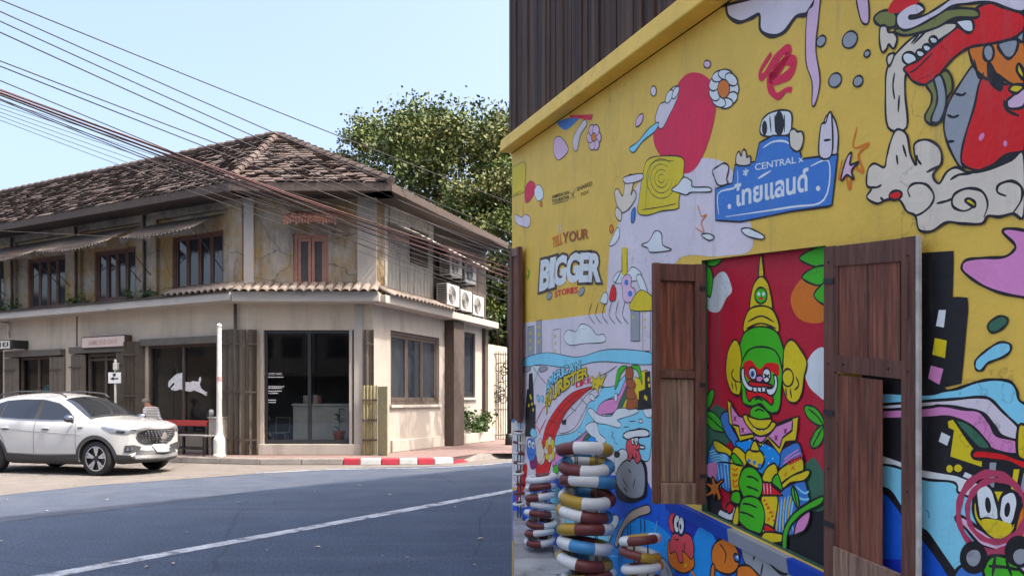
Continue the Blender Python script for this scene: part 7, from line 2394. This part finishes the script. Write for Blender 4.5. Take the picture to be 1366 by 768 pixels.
g.o('GR', (275, 250), (262, 200), (280, 130), (320, 98), (370, 120), (405, 180), (400, 270), (360, 300), (300, 290)); g.l((310, 160), (350, 165), (385, 190)); g.l((310, 220), (350, 232), (385, 250))
g.o('GR', (270, 330), (290, 290), (340, 280), (395, 310), (422, 400), (400, 500), (360, 500), (300, 470), (262, 420)); g.l((285, 325), (330, 330), (375, 350)); g.l((265, 375), (310, 385), (360, 410))
g.o('GR', (225, 255), (262, 250), (275, 290), (262, 330), (215, 305)); g.o('WH', (135, 390), (150, 360), (190, 375), (215, 350), (235, 340), (245, 380), (225, 430), (160, 410)); g.o('RD', (185, 350), (205, 320), (230, 335), (225, 370), (200, 385)); g.o('GO', (225, 440), (245, 350), (262, 345), (260, 450))
g.o('RD', (420, 490), (425, 450), (480, 480), (490, 515), (450, 525)); g.o('GO', (410, 560), (420, 500), (530, 510), (530, 560))
g.o('OR', (105, 310), (108, 270), (65, 285), (60, 265), (95, 240), (62, 210), (70, 195), (100, 205), (95, 170), (110, 168), (125, 200), (160, 178), (168, 190), (140, 225), (155, 290), (140, 305), (125, 265))
g.o('GR', (530, 600), (535, 500), (570, 420), (640, 350), (770, 280), (770, 325), (660, 385), (590, 450), (560, 520), (555, 600)); g.o('GR', (595, 220), (620, 260), (632, 320), (625, 355), (600, 310), (585, 255)); g.l((598, 225), (610, 290), (622, 345))
g.done()
# below the sill: orange creature on grey rock (zoom C)
g = Fig('painted_orange_creature', ZC_, lvl=3, lw=.012)
g.o('GY', (262, 530), (330, 560), (580, 680), (632, 740), (640, 900), (420, 900), (300, 700), (275, 620)); g.l((385, 615), (420, 640), (450, 690), (500, 740), (545, 755), (552, 735), lw=.012); g.l((310, 600), (302, 620)); g.l((355, 640), (345, 670)); g.l((405, 690), (390, 768))
g.o('OR', (92, 620), (110, 570), (150, 540), (200, 545), (240, 590), (262, 650), (250, 720), (200, 755), (140, 740), (100, 700)); g.l((140, 570), (165, 600), (180, 640), (170, 690)); g.o('OR', (245, 760), (255, 710), (310, 700), (360, 740), (390, 800), (240, 850)); g.o('OR', (88, 720), (100, 690), (112, 720), (100, 820), (80, 820)); g.e('SG', 245, 655, 16, 26, rot=-.4); g.e('WH', 250, 650, 6, 10, False)
g.done()

# ------------------------------------------------------------------ the row of shophouses across the street, behind the viewer (seen in the window glass)
for i in range(5):
    x0 = -34 + i * 7.0
    hgt_ = 6.6 + (i * 37 % 5) * .5
    base = Vector((x0 + 3.4, -15, 0))
    t = empty('opposite_shophouse', base, '%s shophouse of the row across the street' % ['leftmost', 'second', 'middle', 'fourth', 'rightmost'][i], 'shophouse', 'shophouses across the street')
    mb = MB(); mb.box((x0, -22, 0), (x0 + 6.9, -15, hgt_)); mb.build('wall', mat('row_plaster%d' % i, [(.30, .26, .21), (.24, .25, .24), (.33, .29, .23), (.26, .22, .19), (.30, .30, .27)][i], .9, .15, 1.5), t)
    mb = MB(); mb.box((x0 - .1, -15.6, hgt_ + .002), (x0 + 7.0, -14.4, hgt_ + .18)); mb.build('roof_edge', M['roof_tile'], t)
    for k in range(3):
        mb = MB(); mb.box((x0 + .7 + k * 2.0, -15.02, 4.3), (x0 + 2.1 + k * 2.0, -14.97, 5.7)); w_ = mb.build('window', M['sash'], t)
        mb = MB(); mb.box((x0 + .8 + k * 2.0, -14.968, 4.4), (x0 + 2.0 + k * 2.0, -14.96, 5.6)); mb.build('pane', M['upper_glass'], w_)
    mb = MB(); mb.box((x0 + .5, -15.03, .2), (x0 + 6.4, -14.97, 3.0)); mb.build('shutter', M['bronze'], t)
    mb = MB(); mb.hexa([Vector(q) for q in ((x0, -14.99, 3.2), (x0 + 6.9, -14.99, 3.2), (x0 + 6.9, -13.4, 3.0), (x0, -13.4, 3.0), (x0, -14.99, 3.28), (x0 + 6.9, -14.99, 3.28), (x0 + 6.9, -13.4, 3.06), (x0, -13.4, 3.06))]); mb.build('canopy', M['rust_sheet'], t)

for i in range(4):  # added out of view, walls near black, to dim the shop glass reflections
    y0 = -6 + i * 9.0
    hgt_ = 7.0 + (i * 23 % 4) * .6
    t = empty('added_shophouse', (-46, y0 + 4.4, 0), '%s added shophouse at the far left, dark for the window reflections' % ['nearest', 'second', 'third', 'farthest'][i], 'shophouse', 'added shophouses at the far left')
    mb = MB(); mb.box((-54, y0, 0), (-46, y0 + 8.9, hgt_)); mb.build('wall', mat('far_dark_wall%d' % i, [(.055, .05, .045), (.045, .047, .045), (.06, .052, .043), (.05, .045, .04)][i], .9, .15, 1.5), t)
    mb = MB(); mb.box((-46.6, y0 - .05, hgt_ + .002), (-45.3, y0 + 8.95, hgt_ + .2)); mb.build('roof_edge', M['roof_tile'], t)
    for k in range(3):
        mb = MB(); mb.box((-46.02, y0 + .8 + k * 2.8, 4.4), (-45.97, y0 + 2.6 + k * 2.8, 5.9)); w_ = mb.build('window', M['sash'], t)
        mb = MB(); mb.box((-45.968, y0 + .9 + k * 2.8, 4.5), (-45.96, y0 + 2.5 + k * 2.8, 5.8)); mb.build('pane', M['upper_glass'], w_)
    mb = MB(); mb.box((-46.03, y0 + .5, .2), (-45.97, y0 + 8.4, 3.1)); mb.build('shutter', M['bronze'], t)

# ------------------------------------------------------------------ houses farther down the lane
for i, (x0, y0, w_, h_) in enumerate(((-9.0, 52, 9.0, 6.5), (1.0, 50, 8.0, 8.0), (10.0, 46, 9.0, 6.0), (20.0, 42, 10.0, 7.5), (31.0, 36, 10.0, 6.5))):
    t = empty('lane_house', (x0 + w_ / 2, y0, 0), '%s of the plain houses down the lane beyond the trees' % ['leftmost', 'second from left', 'middle one', 'fourth from left', 'rightmost'][i], 'house', 'houses down the lane')
    mb = MB(); mb.box((x0, y0, 0), (x0 + w_, y0 + 7, h_)); mb.build('wall', mat('lane_plaster%d' % i, [(.26, .24, .2), (.22, .2, .18), (.28, .25, .2), (.2, .2, .19), (.25, .22, .19)][i], .9, .15, 1.2), t)
    mb = MB()
    a, b = y0 - .5, y0 + 7.5
    mb.add([(x0 - .4, a, h_), (x0 + w_ + .4, a, h_), (x0 + w_ + .4, b, h_), (x0 - .4, b, h_), (x0 - .4, y0 + 3.5, h_ + 2), (x0 + w_ + .4, y0 + 3.5, h_ + 2)], [(0, 1, 5, 4), (2, 3, 4, 5), (0, 4, 3), (1, 2, 5)])
    mb.build('roof', M['roof_tile'], t)
    for lev in range(2):
        for k in range(3):
            mb = MB(); xx = x0 + .8 + k * w_ / 3.2
            mb.box((xx, y0 - .05, 1.1 + lev * 3), (xx + 1.3, y0 - .003, 2.5 + lev * 3)); wn_ = mb.build('window', M['dark_wood'], t)
            mb = MB(); mb.box((xx + .1, y0 - .06, 1.2 + lev * 3), (xx + 1.2, y0 - .052, 2.4 + lev * 3)); mb.build('pane', M['upper_glass'], wn_)
